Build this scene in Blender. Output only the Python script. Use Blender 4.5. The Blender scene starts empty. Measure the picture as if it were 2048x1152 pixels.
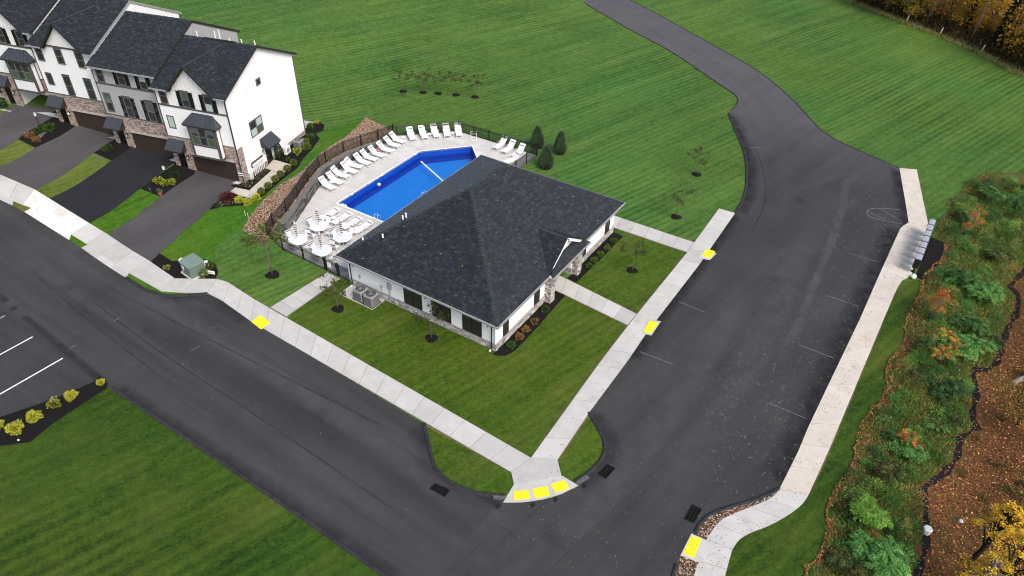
import bpy, bmesh, math, random
import numpy as np
from mathutils import Vector, Matrix
from mathutils.geometry import delaunay_2d_cdt
R = math.radians
rng = np.random.default_rng(7)
random.seed(7)
sc = bpy.context.scene
COL = sc.collection

# ------------------------------------------------------------------ camera
# world axes follow the clubhouse walls; the drone hovers 37 m above the lawn
CAM = np.array([0.0, 0.0, 37.0]); FPX = 1479.1
PITCH, ROLL, YAW = 0.669, 0.01825, -0.56537
def _cam_axes():
    c, s = math.cos(PITCH), math.sin(PITCH)
    fw = np.array([0, c, -s]); up = np.array([0, s, c]); rt = np.array([1.0, 0, 0])
    cr, sr = math.cos(ROLL), math.sin(ROLL)
    rt, up = cr*rt + sr*up, -sr*rt + cr*up
    ex = np.array([math.cos(YAW), math.sin(YAW), 0]); ey = np.array([-math.sin(YAW), math.cos(YAW), 0])
    tw = lambda v: np.array([v@ex, v@ey, v[2]])
    return tw(rt), tw(up), tw(fw)
RT, UP, FW = _cam_axes()
cam = bpy.data.cameras.new('camera'); co = bpy.data.objects.new('camera', cam); COL.objects.link(co)
M = Matrix(((RT[0], UP[0], -FW[0], CAM[0]), (RT[1], UP[1], -FW[1], CAM[1]), (RT[2], UP[2], -FW[2], CAM[2]), (0, 0, 0, 1)))
co.matrix_world = M
cam.sensor_width = 36.0; cam.lens = 36.0*FPX/2048.0; cam.clip_end = 2000.0; cam.clip_start = 0.5
sc.camera = co
# ------------------------------------------------------------------ light
SUN_EL, SUN_AZ = 48.0, -22.0      # soft high sun behind thin cloud
w = bpy.data.worlds.new('World'); sc.world = w; w.use_nodes = True
wn = w.node_tree.nodes; wl = w.node_tree.links
sky = wn.new('ShaderNodeTexSky'); sky.sky_type = 'NISHITA'; sky.sun_disc = False
sky.sun_elevation = R(SUN_EL); sky.sun_rotation = R(90 - SUN_AZ); sky.air_density = 1.0; sky.dust_density = 4.0; sky.ozone_density = 0.6
wl.new(sky.outputs[0], wn['Background'].inputs[0]); wn['Background'].inputs[1].default_value = 0.15
sl = bpy.data.lights.new('sun', 'SUN'); sl.energy = 1.35; sl.angle = R(24); sl.color = (1.0, 0.96, 0.90)
so = bpy.data.objects.new('sun', sl); COL.objects.link(so)
sd = Vector((math.cos(R(SUN_EL))*math.cos(R(SUN_AZ)), math.cos(R(SUN_EL))*math.sin(R(SUN_AZ)), math.sin(R(SUN_EL))))
so.rotation_euler = sd.to_track_quat('Z', 'Y').to_euler(); so.location = (20, 40, 60)
sc.view_settings.view_transform = 'Standard'; sc.view_settings.look = 'None'
sc.view_settings.exposure = 0.48; sc.view_settings.gamma = 1.0
sc.cycles.filter_width = 1.05; sc.cycles.max_bounces = 6; sc.cycles.transparent_max_bounces = 12

# ------------------------------------------------------------------ terrain height and pixel -> ground
def S(t):
    t = np.clip(t, 0, 1); return t*t*(3-2*t)
def hgt(x, y):
    x = np.asarray(x, float); y = np.asarray(y, float)
    r = np.clip(-54-x, 0, 28); ramp = 0.115*r*r/(r+3)*S((y+6)/14)
    T = 1.2*S((y-27)/9)*S((-43.5-x)/3.2)*(1-S((y-45)/12))
    dip = -0.9*np.exp(-((x-8.5)/3.0)**2)*S((66-y)/6)
    return ramp + T + dip
def GP(px, py, off=0.0):
    d = FW + RT*(px-1024)/FPX - UP*(py-576)/FPX
    z = 0.0
    for _ in range(40):
        t = (z-CAM[2])/d[2]; p = CAM + d*t
        z = 0.6*(float(hgt(p[0], p[1]))+off) + 0.4*z
    return (float(p[0]), float(p[1]))
def GZ(px, py, z):
    d = FW + RT*(px-1024)/FPX - UP*(py-576)/FPX
    t = (z-CAM[2])/d[2]; p = CAM + d*t
    return (float(p[0]), float(p[1]))
def GPS(*pts): return [GP(*p) for p in pts]

# ------------------------------------------------------------------ materials
MATS = {}
def mat(name, color, rough=0.7, spec=0.3, metal=0.0, noise=None, bump=None, alpha=None, vcol=False, coat=0):
    """noise=(scale, amount[, detail]) multiplies the colour; bump=(scale, strength, distance)"""
    if name in MATS: return MATS[name]
    m = bpy.data.materials.new(name); m.use_nodes = True; MATS[name] = m
    nt = m.node_tree; b = nt.nodes['Principled BSDF']
    b.inputs['Base Color'].default_value = (*color, 1); b.inputs['Roughness'].default_value = rough
    b.inputs['Specular IOR Level'].default_value = spec; b.inputs['Metallic'].default_value = metal
    N = nt.nodes.new; L = nt.links.new
    src = None
    if vcol:
        a = N('ShaderNodeAttribute'); a.attribute_name = 'Col'; src = a.outputs['Color']
    geo = N('ShaderNodeNewGeometry')
    if noise:
        n = N('ShaderNodeTexNoise'); n.inputs['Scale'].default_value = noise[0]; n.inputs['Detail'].default_value = noise[2] if len(noise) > 2 else 4
        L(geo.outputs['Position'], n.inputs['Vector'])
        mr = N('ShaderNodeMapRange'); mr.inputs['From Min'].default_value = 0.25; mr.inputs['From Max'].default_value = 0.75
        mr.inputs['To Min'].default_value = 1-noise[1]; mr.inputs['To Max'].default_value = 1+noise[1]
        L(n.outputs[0], mr.inputs[0])
        mx = N('ShaderNodeMix'); mx.data_type = 'RGBA'; mx.blend_type = 'MULTIPLY'; mx.inputs[0].default_value = 1
        if src: L(src, mx.inputs[6])
        else: mx.inputs[6].default_value = (*color, 1)
        L(mr.outputs[0], mx.inputs[7]); src = mx.outputs[2]
    if src: L(src, b.inputs['Base Color'])
    if bump:
        n2 = N('ShaderNodeTexNoise'); n2.inputs['Scale'].default_value = bump[0]; n2.inputs['Detail'].default_value = 5
        L(geo.outputs['Position'], n2.inputs['Vector'])
        bp = N('ShaderNodeBump'); bp.inputs['Strength'].default_value = bump[1]; bp.inputs['Distance'].default_value = bump[2]
        L(n2.outputs[0], bp.inputs['Height']); L(bp.outputs[0], b.inputs['Normal'])
    return m

class NG:
    """small node-graph helper"""
    def __init__(s, name, rough=0.8, spec=0.25):
        s.m = bpy.data.materials.new(name); s.m.use_nodes = True; MATS[name] = s.m
        s.nt = s.m.node_tree; s.b = s.nt.nodes['Principled BSDF']
        s.b.inputs['Roughness'].default_value = rough; s.b.inputs['Specular IOR Level'].default_value = spec
        s.geo = s.n('ShaderNodeNewGeometry')
    def n(s, t): return s.nt.nodes.new(t)
    def l(s, a, b): s.nt.links.new(a, b)
    def noise(s, scale, detail=4, vec=None, rough=0.55, scl=None, rotz=0):
        n = s.n('ShaderNodeTexNoise'); n.inputs['Scale'].default_value = scale; n.inputs['Detail'].default_value = detail; n.inputs['Roughness'].default_value = rough
        v = vec or s.geo.outputs['Position']
        if scl:                                   # stretched along the direction rotz, in metres
            cx = s.n('ShaderNodeCombineXYZ')
            s.l(s.dot((math.cos(rotz)*scl[0], math.sin(rotz)*scl[0], 0)), cx.inputs[0])
            s.l(s.dot((-math.sin(rotz)*scl[1], math.cos(rotz)*scl[1], 0)), cx.inputs[1]); v = cx.outputs[0]
        s.l(v, n.inputs['Vector']); return n.outputs[0]
    def math(s, op, a, b=None, c=None):
        n = s.n('ShaderNodeMath'); n.operation = op
        for i, v in enumerate((a, b, c)):
            if v is None: continue
            if isinstance(v, (int, float)): n.inputs[i].default_value = v
            else: s.l(v, n.inputs[i])
        return n.outputs[0]
    def rng(s, v, a, b, c=0.0, d=1.0, smooth=False):
        n = s.n('ShaderNodeMapRange'); s.l(v, n.inputs[0])
        if smooth: n.interpolation_type = 'SMOOTHSTEP'
        for i, q in zip((1, 2, 3, 4), (a, b, c, d)): n.inputs[i].default_value = q
        return n.outputs[0]
    def mix(s, f, a, b, blend='MIX'):
        n = s.n('ShaderNodeMix'); n.data_type = 'RGBA'; n.blend_type = blend
        if isinstance(f, (int, float)): n.inputs[0].default_value = f
        else: s.l(f, n.inputs[0])
        for i, v in ((6, a), (7, b)):
            if isinstance(v, tuple): n.inputs[i].default_value = (*v, 1)
            else: s.l(v, n.inputs[i])
        return n.outputs[2]
    def dot(s, d):
        n = s.n('ShaderNodeVectorMath'); n.operation = 'DOT_PRODUCT'; s.l(s.geo.outputs['Position'], n.inputs[0]); n.inputs[1].default_value = d
        return n.outputs['Value']
    def bump(s, hh, strength, dist):
        bp = s.n('ShaderNodeBump'); bp.inputs['Strength'].default_value = strength; bp.inputs['Distance'].default_value = dist
        s.l(hh, bp.inputs['Height']); s.l(bp.outputs[0], s.b.inputs['Normal'])
    def out(s, c): s.l(c, s.b.inputs['Base Color']); return s.m

def grass(name, dark, light, tan, ang=72, period=0.72, stripe=0.55, tanamt=0.25, seed=0.0, wob=1.0, big=0.06):
    g = NG(name, 0.85, 0.15)
    nx, ny = -math.sin(R(ang)), math.cos(R(ang))
    d = g.dot((nx, ny, 0))
    # mower lines: long, thin, gently bending
    w1 = g.math('MULTIPLY', g.noise(0.02, 2), wob*16)
    ph = g.math('ADD', g.math('ADD', g.math('MULTIPLY', d, 2*math.pi/period), w1), seed)
    st = g.math('SINE', ph)
    st2 = g.math('SINE', g.math('ADD', g.math('MULTIPLY', d, 2*math.pi/(period*3.3)), g.math('MULTIPLY', w1, 0.6)))
    streak = g.noise(1.0, 2, scl=(0.018, 0.33, 1.0), rotz=R(ang))
    streak2 = g.noise(1.0, 3, scl=(0.10, 1.5, 1.0), rotz=R(ang))
    fine = g.noise(4.2, 7, rough=0.92); mid = g.noise(1.1, 4); bign = g.noise(big, 3)
    am = g.rng(g.noise(0.07, 3), 0.38, 0.66, 0.0, 1.0)
    grain = g.noise(1.0, 5, scl=(2.2, 5.5, 1.0), rotz=R(ang-12), rough=0.85)
    f = g.math('MULTIPLY', g.math('MULTIPLY', st, am), stripe*0.19)
    f = g.math('ADD', f, g.math('MULTIPLY', g.math('MULTIPLY', st2, am), stripe*0.10))
    for q, k in ((streak, 0.32*stripe), (streak2, 0.5), (fine, 2.6), (grain, 1.7), (mid, 0.7), (bign, 0.7)):
        f = g.math('ADD', f, g.math('MULTIPLY', g.math('SUBTRACT', q, 0.5), k))
    f = g.math('ADD', f, 0.47)
    c = g.mix(g.rng(f, 0, 1), dark, light)
    # cooler and warmer swards
    hue = g.noise(0.045, 3)
    c = g.mix(g.rng(hue, 0.50, 0.66), c, g.mix(1.0, c, (0.76, 0.98, 1.05), 'MULTIPLY'))
    c = g.mix(g.rng(hue, 0.48, 0.34), c, g.mix(1.0, c, (1.16, 1.04, 0.88), 'MULTIPLY'))
    tn = g.rng(g.math('ADD', g.math('MULTIPLY', g.noise(0.16, 3), 0.6), g.math('MULTIPLY', streak, 0.55)), 0.56, 0.84, 0, tanamt)
    c = g.mix(tn, c, tan)
    c = g.mix(g.rng(g.noise(2.2, 5, rough=0.8), 0.58, 0.76, 0, 0.5*tanamt/0.3), c, tan)
    g.out(c)
    g.bump(g.math('ADD', g.noise(12, 5, rough=0.85), g.math('MULTIPLY', st, 0.25)), 0.8, 0.07)
    return g.m

def asphalt(name, col, dark, ang, seam=0.5, speck=0.75, far=None):
    """ang = driving direction in degrees; paver lanes and tyre bands run along it"""
    g = NG(name, 0.82, 0.3)
    lane = g.noise(1.0, 2, scl=(0.012, 0.42, 1), rotz=R(ang))
    lane2 = g.noise(1.0, 3, scl=(0.05, 1.7, 1), rotz=R(ang))
    blot = g.noise(0.18, 4); fine = g.noise(11, 6, rough=0.9); mid = g.noise(2.2, 5, rough=0.7)
    f = g.math('MULTIPLY', g.math('SUBTRACT', lane, 0.5), 1.5*seam)
    f = g.math('ADD', f, g.math('MULTIPLY', g.math('SUBTRACT', lane2, 0.5), 0.8*seam))
    f = g.math('ADD', f, g.math('MULTIPLY', g.math('SUBTRACT', blot, 0.5), 0.9))
    f = g.math('ADD', f, g.math('MULTIPLY', g.math('SUBTRACT', fine, 0.5), 0.9*speck))
    f = g.math('ADD', f, g.math('MULTIPLY', g.math('SUBTRACT', mid, 0.5), 0.5))
    f = g.math('ADD', f, 0.55)
    c = g.mix(g.rng(f, 0, 1), dark, col)
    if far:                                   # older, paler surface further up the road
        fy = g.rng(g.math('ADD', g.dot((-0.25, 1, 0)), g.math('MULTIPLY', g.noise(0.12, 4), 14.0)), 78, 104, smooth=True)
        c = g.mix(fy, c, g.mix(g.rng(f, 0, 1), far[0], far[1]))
    # a few narrow construction joints along the lane
    v = g.n('ShaderNodeTexNoise'); v.inputs['Scale'].default_value = 0.25; v.inputs['Detail'].default_value = 3
    g.l(g.geo.outputs['Position'], v.inputs['Vector'])
    off = g.math('ADD', g.dot((-math.sin(R(ang)), math.cos(R(ang)), 0)), g.math('MULTIPLY', v.outputs[0], 0.35))
    fr = g.math('ABSOLUTE', g.math('SUBTRACT', g.math('FRACT', g.math('DIVIDE', off, 3.1)), 0.5))
    jl = g.rng(fr, 0.0, 0.016, 0.45, 0.0)
    jl = g.math('MULTIPLY', jl, g.rng(g.noise(0.12, 2), 0.4, 0.6))
    c = g.mix(jl, c, tuple(x*0.45 for x in dark))
    g.out(c); g.bump(g.noise(60, 3, rough=0.8), 0.35, 0.02)
    rr = g.rng(blot, 0.3, 0.7, 0.72, 0.9); g.l(rr, g.b.inputs['Roughness'])
    return g.m

def concrete(name, col, var=0.12, stain=(0.30, 0.26, 0.20)):
    g = NG(name, 0.85, 0.2)
    ob = g.n('ShaderNodeObjectInfo')
    tint = g.rng(ob.outputs['Random'], 0, 1, 1-var, 1+var*0.7)
    base = g.mix(1.0, col, g.rng(g.noise(1.1, 5), 0.3, 0.7, 0.90, 1.06), 'MULTIPLY')
    base = g.mix(1.0, base, tint, 'MULTIPLY')
    sp = g.rng(g.noise(0.7, 4), 0.58, 0.75, 0, 0.30)
    base = g.mix(sp, base, stain)
    base = g.mix(g.rng(g.noise(30, 3, rough=0.8), 0.3, 0.7, 0, 0.14), base, tuple(c*0.6 for c in col))
    g.out(base); g.bump(g.noise(45, 3), 0.25, 0.01)
    return g.m

def stone(name, a, b, c, sx, sz, mortar=(0.32, 0.30, 0.28), mw=0.02, rough=0.85, world=True):
    """coursed masonry: 3-axis brick pattern from position, colours per brick"""
    g = NG(name, rough, 0.2)
    tc = g.n('ShaderNodeTexCoord'); sep = g.n('ShaderNodeSeparateXYZ'); g.l(tc.outputs['Object'], sep.inputs[0])
    comb = g.n('ShaderNodeCombineXYZ')
    g.l(g.math('ADD', sep.outputs[0], sep.outputs[1]), comb.inputs[0]); g.l(sep.outputs[2], comb.inputs[1])
    br = g.n('ShaderNodeTexBrick'); g.l(comb.outputs[0], br.inputs['Vector'])
    br.inputs['Scale'].default_value = 1.0; br.inputs['Brick Width'].default_value = sx; br.inputs['Row Height'].default_value = sz
    br.inputs['Mortar Size'].default_value = mw*sz; br.inputs['Color1'].default_value = (0, 0, 0, 1); br.inputs['Color2'].default_value = (1, 1, 1, 1)
    br.inputs['Mortar'].default_value = (0.5, 0.5, 0.5, 1); br.inputs['Bias'].default_value = 0.0
    ramp = g.n('ShaderNodeValToRGB'); g.l(br.outputs['Color'], ramp.inputs[0])
    ramp.color_ramp.interpolation = 'LINEAR'
    ramp.color_ramp.elements[0].color = (*a, 1); ramp.color_ramp.elements[1].color = (*c, 1)
    e = ramp.color_ramp.elements.new(0.5); e.color = (*b, 1)
    col = g.mix(br.outputs['Fac'], ramp.outputs[0], mortar)
    col = g.mix(1.0, col, g.rng(g.noise(7, 4), 0.3, 0.7, 0.75, 1.2), 'MULTIPLY')
    g.out(col)
    g.bump(g.math('ADD', g.math('MULTIPLY', br.outputs['Fac'], -1.0), g.math('MULTIPLY', g.noise(22, 3), 0.5)), 0.6, 0.02)
    return g.m

M_field = grass('field_grass', (0.019, 0.060, 0.008), (0.114, 0.212, 0.039), (0.18, 0.225, 0.050), stripe=1.2, tanamt=0.20)
M_lawn = grass('front_lawn_grass', (0.015, 0.044, 0.002), (0.086, 0.148, 0.012), (0.18, 0.155, 0.040), stripe=0.35, tanamt=0.40, big=0.13)
M_lawn_dark = grass('verge_lawn_grass', (0.010, 0.034, 0.002), (0.070, 0.120, 0.011), (0.14, 0.15, 0.03), stripe=1.1, tanamt=0.4, seed=2.0, big=0.1, period=0.9)
M_lawn_bright = grass('yard_grass', (0.018, 0.070, 0.003), (0.085, 0.20, 0.014), (0.14, 0.18, 0.025), stripe=0.35, tanamt=0.3, seed=1.0)
M_lawn_tan = grass('dry_yard_grass', (0.055, 0.085, 0.010), (0.16, 0.19, 0.035), (0.22, 0.19, 0.06), stripe=0.3, tanamt=0.5, seed=3.0)
M_asph_x = asphalt('street_asphalt', (0.060, 0.0592, 0.0600), (0.018, 0.0178, 0.0185), 0, seam=0.55)
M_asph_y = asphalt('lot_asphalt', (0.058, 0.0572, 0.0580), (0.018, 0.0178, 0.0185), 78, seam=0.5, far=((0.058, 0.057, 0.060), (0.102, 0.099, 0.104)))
M_asph_far = M_asph_y
M_asph_new = asphalt('sealed_asphalt', (0.022, 0.023, 0.028), (0.008, 0.009, 0.012), 75, seam=0.4)
M_asph_drive = asphalt('drive_asphalt', (0.090, 0.086, 0.090), (0.042, 0.040, 0.043), 75, seam=0.5)
M_asph_edge = mat('kerb_asphalt', (0.030, 0.030, 0.034), 0.85, 0.25, noise=(5, 0.5, 6), bump=(30, 0.8, 0.03))
M_conc = concrete('walk_concrete', (0.51, 0.50, 0.475))
M_conc_new = concrete('new_concrete', (0.72, 0.71, 0.68), 0.05)
M_conc_warm = concrete('garden_path_concrete', (0.52, 0.48, 0.41), 0.08)
M_conc_leafy = concrete('mailbox_walk_concrete', (0.60, 0.55, 0.475), 0.06, (0.36, 0.29, 0.20))
M_deck = concrete('pool_deck_concrete', (0.60, 0.585, 0.555), 0.05)
M_joint = mat('joint_filler', (0.16, 0.15, 0.13), 0.9, 0.1, noise=(9, 0.3))
M_mulch = mat('dark_mulch', (0.015, 0.0135, 0.0135), 0.95, 0.1, noise=(22, 0.7, 6), bump=(26, 1.0, 0.08))
M_yellow = mat('tactile_yellow', (0.90, 0.78, 0.02), 0.6, 0.3, noise=(4, 0.10))
M_white_paint = mat('white_paint_line', (0.80, 0.80, 0.80), 0.7, 0.2, noise=(6, 0.12))
M_faint_paint = mat('worn_paint_line', (0.135, 0.135, 0.138), 0.8, 0.2, noise=(9, 0.5, 6))
M_litter = None
M_black_metal = mat('black_metal', (0.008, 0.008, 0.009), 0.45, 0.5)
M_grate = mat('cast_iron', (0.006, 0.006, 0.006), 0.6, 0.4)
M_dark = mat('pit_shade_black', (0.004, 0.004, 0.004), 0.9, 0.1)
M_white = mat('white_plastic', (0.82, 0.82, 0.82), 0.45, 0.4)
M_white_frame = mat('white_powder_coat', (0.80, 0.80, 0.81), 0.4, 0.45)
M_sling = mat('white_sling_fabric', (0.80, 0.80, 0.80), 0.8, 0.2, bump=(60, 0.4, 0.004))
M_greyband = mat('grey_fabric', (0.19, 0.19, 0.21), 0.8, 0.2)
M_blackfab = mat('black_fabric', (0.02, 0.02, 0.022), 0.8, 0.2)
M_trim = mat('bronze_trim', (0.085, 0.080, 0.076), 0.55, 0.35)
M_trim_dark = mat('dark_trim', (0.030, 0.028, 0.027), 0.5, 0.35)
M_gutter = mat('grey_gutter', (0.30, 0.30, 0.31), 0.4, 0.4)
M_shutter = mat('black_shutter', (0.007, 0.008, 0.009), 0.55, 0.35)
M_winframe_grey = mat('pale_window_frame', (0.22, 0.22, 0.22), 0.5, 0.35)
M_stand = mat('standing_seam_metal', (0.060, 0.066, 0.078), 0.38, 0.5, metal=0.3, noise=(1.5, 0.12))
M_garage = mat('brown_garage_door', (0.040, 0.028, 0.023), 0.5, 0.3, noise=(3, 0.15))
M_door = mat('black_door', (0.006, 0.006, 0.007), 0.4, 0.4)
M_wdoor = mat('white_door', (0.75, 0.75, 0.75), 0.45, 0.4)
M_bark = mat('grey_bark', (0.16, 0.13, 0.105), 0.9, 0.15, noise=(9, 0.35), bump=(14, 0.8, 0.03))
M_bark_dark = mat('dark_bark', (0.030, 0.025, 0.022), 0.9, 0.15, noise=(5, 0.5), bump=(9, 0.8, 0.05))
M_bark_pale = mat('pale_bark', (0.23, 0.20, 0.17), 0.9, 0.15, noise=(5, 0.4), bump=(9, 0.8, 0.05))
M_leaf = mat('leaf', (0.1, 0.2, 0.05), 0.65, 0.25, vcol=True)
# thin leaves let light through
_nt = M_leaf.node_tree; _pb = _nt.nodes['Principled BSDF']; _at = [q for q in _nt.nodes if q.type == 'ATTRIBUTE'][0]
_tl = _nt.nodes.new('ShaderNodeBsdfTranslucent'); _nt.links.new(_at.outputs['Color'], _tl.inputs[0]); _ms = _nt.nodes.new('ShaderNodeMixShader'); _ms.inputs[0].default_value = 0.35
_nt.links.new(_pb.outputs[0], _ms.inputs[1]); _nt.links.new(_tl.outputs[0], _ms.inputs[2]); _nt.links.new(_ms.outputs[0], _nt.nodes['Material Output'].inputs[0])
M_deadleaf = mat('fallen_leaf', (0.2, 0.1, 0.03), 0.8, 0.15, vcol=True)
M_shingle = mat('asphalt_shingle', (0.02, 0.02, 0.025), 0.85, 0.35, vcol=True, noise=(45, 0.35, 3), bump=(70, 0.5, 0.01))
M_shingle.node_tree.nodes['Principled BSDF'].inputs['Sheen Weight'].default_value = 0.14; M_shingle.node_tree.nodes['Principled BSDF'].inputs['Sheen Roughness'].default_value = 0.35; M_shingle.node_tree.nodes['Principled BSDF'].inputs['Sheen Tint'].default_value = (0.75, 0.85, 1.0, 1)
M_underlay = mat('roof_deck', (0.014, 0.015, 0.018), 0.9, 0.3)
M_rock = mat('river_rock', (0.3, 0.2, 0.15), 0.85, 0.2, vcol=True, noise=(18, 0.25))
g = NG('retaining_block', 0.9, 0.2); _oi = g.n('ShaderNodeObjectInfo')
c = g.mix(g.rng(_oi.outputs['Random'], 0, 1), (0.040, 0.040, 0.041), (0.21, 0.203, 0.19)); c = g.mix(1.0, c, g.rng(g.noise(7, 6), 0.3, 0.7, 0.65, 1.3), 'MULTIPLY'); g.out(c); g.bump(g.noise(20, 5), 1.0, 0.03); M_block = g.m
M_blockcap = mat('retaining_cap', (0.155, 0.152, 0.145), 0.9, 0.2, noise=(5, 0.3, 6), bump=(20, 0.8, 0.02))
M_pool = mat('pool_plaster_blue', (0.018, 0.250, 0.76), 0.5, 0.3, noise=(1.2, 0.06))
M_pooldark = mat('pool_wall_shaded_blue', (0.002, 0.062, 0.42), 0.4, 0.4, noise=(1.0, 0.08))  # same plaster as the floor, shade of the upright sides painted in
M_hvac = mat('hvac_grey', (0.28, 0.28, 0.29), 0.5, 0.4, metal=0.2)
M_hvac_dark = mat('hvac_grille', (0.06, 0.06, 0.065), 0.6, 0.4)
M_meter = mat('meter_grey', (0.36, 0.37, 0.38), 0.5, 0.4)
M_green_box = mat('transformer_green', (0.115, 0.175, 0.145), 0.5, 0.4, noise=(2, 0.08))
M_mailtop = mat('mailbox_grey', (0.34, 0.35, 0.40), 0.45, 0.4)
M_soffit = mat('soffit_white', (0.78, 0.78, 0.78), 0.6, 0.3)
M_stone = stone('grey_stone_veneer', (0.20, 0.19, 0.19), (0.42, 0.41, 0.40), (0.58, 0.56, 0.54), 0.42, 0.15, mortar=(0.24, 0.23, 0.22), mw=0.10)
M_brick = stone('weathered_brick', (0.10, 0.060, 0.050), (0.34, 0.25, 0.215), (0.50, 0.41, 0.36), 0.30, 0.095, mortar=(0.42, 0.39, 0.36), mw=0.10)
M_siding_w = mat('white_lap_siding', (0.80, 0.81, 0.82), 0.5, 0.3, noise=(0.8, 0.03))
M_siding_g = mat('grey_lap_siding', (0.36, 0.36, 0.37), 0.5, 0.3, noise=(0.8, 0.04))
M_siding_c = mat('clubhouse_lap_siding', (0.82, 0.83, 0.84), 0.5, 0.3, noise=(0.8, 0.03))
M_batten_w = mat('white_board', (0.80, 0.80, 0.81), 0.55, 0.3, noise=(0.8, 0.04))
M_batten_g = mat('grey_board', (0.38, 0.38, 0.39), 0.55, 0.3, noise=(0.8, 0.04))
M_glass = mat('window_glass', (0.030, 0.036, 0.042), 0.06, 0.8)
M_glass_green = mat('window_glass_tinted', (0.07, 0.10, 0.065), 0.08, 0.8)
M_curtain = mat('pale_blind', (0.42, 0.52, 0.50), 0.7, 0.3)
M_screen = mat('window_screen', (0.030, 0.026, 0.023), 0.4, 0.4)
M_lampglow = None
M_red = mat('red_plastic', (0.45, 0.02, 0.03), 0.5, 0.4)
M_terracotta = mat('terracotta', (0.28, 0.10, 0.06), 0.8, 0.2)
M_stake = mat('pale_wood_stake', (0.72, 0.62, 0.38), 0.8, 0.2)

# water: clear, tinted, reflective by angle
_m = bpy.data.materials.new('pool_water'); _m.use_nodes = True; MATS['pool_water'] = _m; nt = _m.node_tree
nt.nodes.remove(nt.nodes['Principled BSDF'])
_tr = nt.nodes.new('ShaderNodeBsdfTransparent'); _tr.inputs[0].default_value = (0.86, 0.96, 0.99, 1)
_gl = nt.nodes.new('ShaderNodeBsdfGlossy'); _gl.inputs['Roughness'].default_value = 0.04
_fr = nt.nodes.new('ShaderNodeFresnel'); _fr.inputs[0].default_value = 1.33
_nn = nt.nodes.new('ShaderNodeTexNoise'); _nn.inputs['Scale'].default_value = 2.5
_bp = nt.nodes.new('ShaderNodeBump'); _bp.inputs['Strength'].default_value = 0.15; _bp.inputs['Distance'].default_value = 0.05
nt.links.new(_nn.outputs[0], _bp.inputs['Height']); nt.links.new(_bp.outputs[0], _fr.inputs['Normal']); nt.links.new(_bp.outputs[0], _gl.inputs['Normal'])
_mx = nt.nodes.new('ShaderNodeMixShader'); nt.links.new(_fr.outputs[0], _mx.inputs[0]); nt.links.new(_tr.outputs[0], _mx.inputs[1]); nt.links.new(_gl.outputs[0], _mx.inputs[2])
nt.links.new(_mx.outputs[0], nt.nodes['Material Output'].inputs[0]); M_water = _m
# glass table tops
_m = bpy.data.materials.new('frosted_table_glass'); _m.use_nodes = True; nt = _m.node_tree; _b = nt.nodes['Principled BSDF']
_b.inputs['Base Color'].default_value = (0.74, 0.76, 0.78, 1); _b.inputs['Roughness'].default_value = 0.12; _b.inputs['Specular IOR Level'].default_value = 0.6
M_tableglass = _m
_m = bpy.data.materials.new('lit_lamp'); _m.use_nodes = True; _b = _m.node_tree.nodes['Principled BSDF']
_b.inputs['Emission Color'].default_value = (1, 0.62, 0.25, 1); _b.inputs['Emission Strength'].default_value = 3.0; M_lampglow = _m
# leaf litter of the wood floor
g = NG('leaf_litter', 0.9, 0.1)
c = g.mix(g.rng(g.noise(6, 6, rough=0.8), 0.35, 0.68), (0.032, 0.015, 0.010), (0.30, 0.135, 0.048))
c = g.mix(g.rng(g.noise(13, 3), 0.58, 0.72, 0, 0.8), c, (0.36, 0.19, 0.085))
c = g.mix(g.rng(g.noise(0.35, 4), 0.48, 0.66, 0, 0.55), c, (0.055, 0.062, 0.014))
g.out(c); g.bump(g.noise(14, 5, rough=0.8), 1.0, 0.12); M_litter = g.m
g = NG('rough_meadow', 0.9, 0.1)
c = g.mix(g.rng(g.noise(3.5, 6, rough=0.75), 0.33, 0.68), (0.035, 0.048, 0.010), (0.14, 0.16, 0.036))
c = g.mix(g.rng(g.noise(0.5, 4), 0.5, 0.68, 0, 0.7), c, (0.15, 0.105, 0.045))
g.out(c); g.bump(g.noise(10, 5, rough=0.8), 1.0, 0.15); M_meadow = g.m
M_ditch = mat('black_ditch_water', (0.008, 0.008, 0.010), 0.8, 0.15, noise=(5, 0.4), bump=(6, 0.5, 0.05))
M_pebble = mat('kerb_pebble', (0.3, 0.25, 0.2), 0.9, 0.2, vcol=True)

# worn or sealed streaks on the asphalt: colour and coverage come from the strip itself
_m = bpy.data.materials.new('asphalt_streak'); _m.use_nodes = True; nt = _m.node_tree; _b = nt.nodes['Principled BSDF']; _b.inputs['Roughness'].default_value = 0.82; _b.inputs['Specular IOR Level'].default_value = 0.3
_a = nt.nodes.new('ShaderNodeAttribute'); _a.attribute_name = 'Col'; nt.links.new(_a.outputs['Color'], _b.inputs['Base Color'])
_t = nt.nodes.new('ShaderNodeBsdfTransparent'); _x = nt.nodes.new('ShaderNodeMixShader')
_g = nt.nodes.new('ShaderNodeNewGeometry'); _n = nt.nodes.new('ShaderNodeTexNoise'); _n.inputs['Scale'].default_value = 0.9; _n.inputs['Detail'].default_value = 6; nt.links.new(_g.outputs['Position'], _n.inputs['Vector'])
_r = nt.nodes.new('ShaderNodeMapRange'); _r.inputs[1].default_value = 0.3; _r.inputs[2].default_value = 0.65; _r.inputs[3].default_value = 0.25; _r.inputs[4].default_value = 1.0; nt.links.new(_n.outputs[0], _r.inputs[0])
_mm = nt.nodes.new('ShaderNodeMath'); _mm.operation = 'MULTIPLY'; nt.links.new(_a.outputs['Alpha'], _mm.inputs[0]); nt.links.new(_r.outputs[0], _mm.inputs[1])
nt.links.new(_mm.outputs[0], _x.inputs[0]); nt.links.new(_t.outputs[0], _x.inputs[1]); nt.links.new(_b.outputs[0], _x.inputs[2]); nt.links.new(_x.outputs[0], nt.nodes['Material Output'].inputs[0]); M_streak = _m

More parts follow.
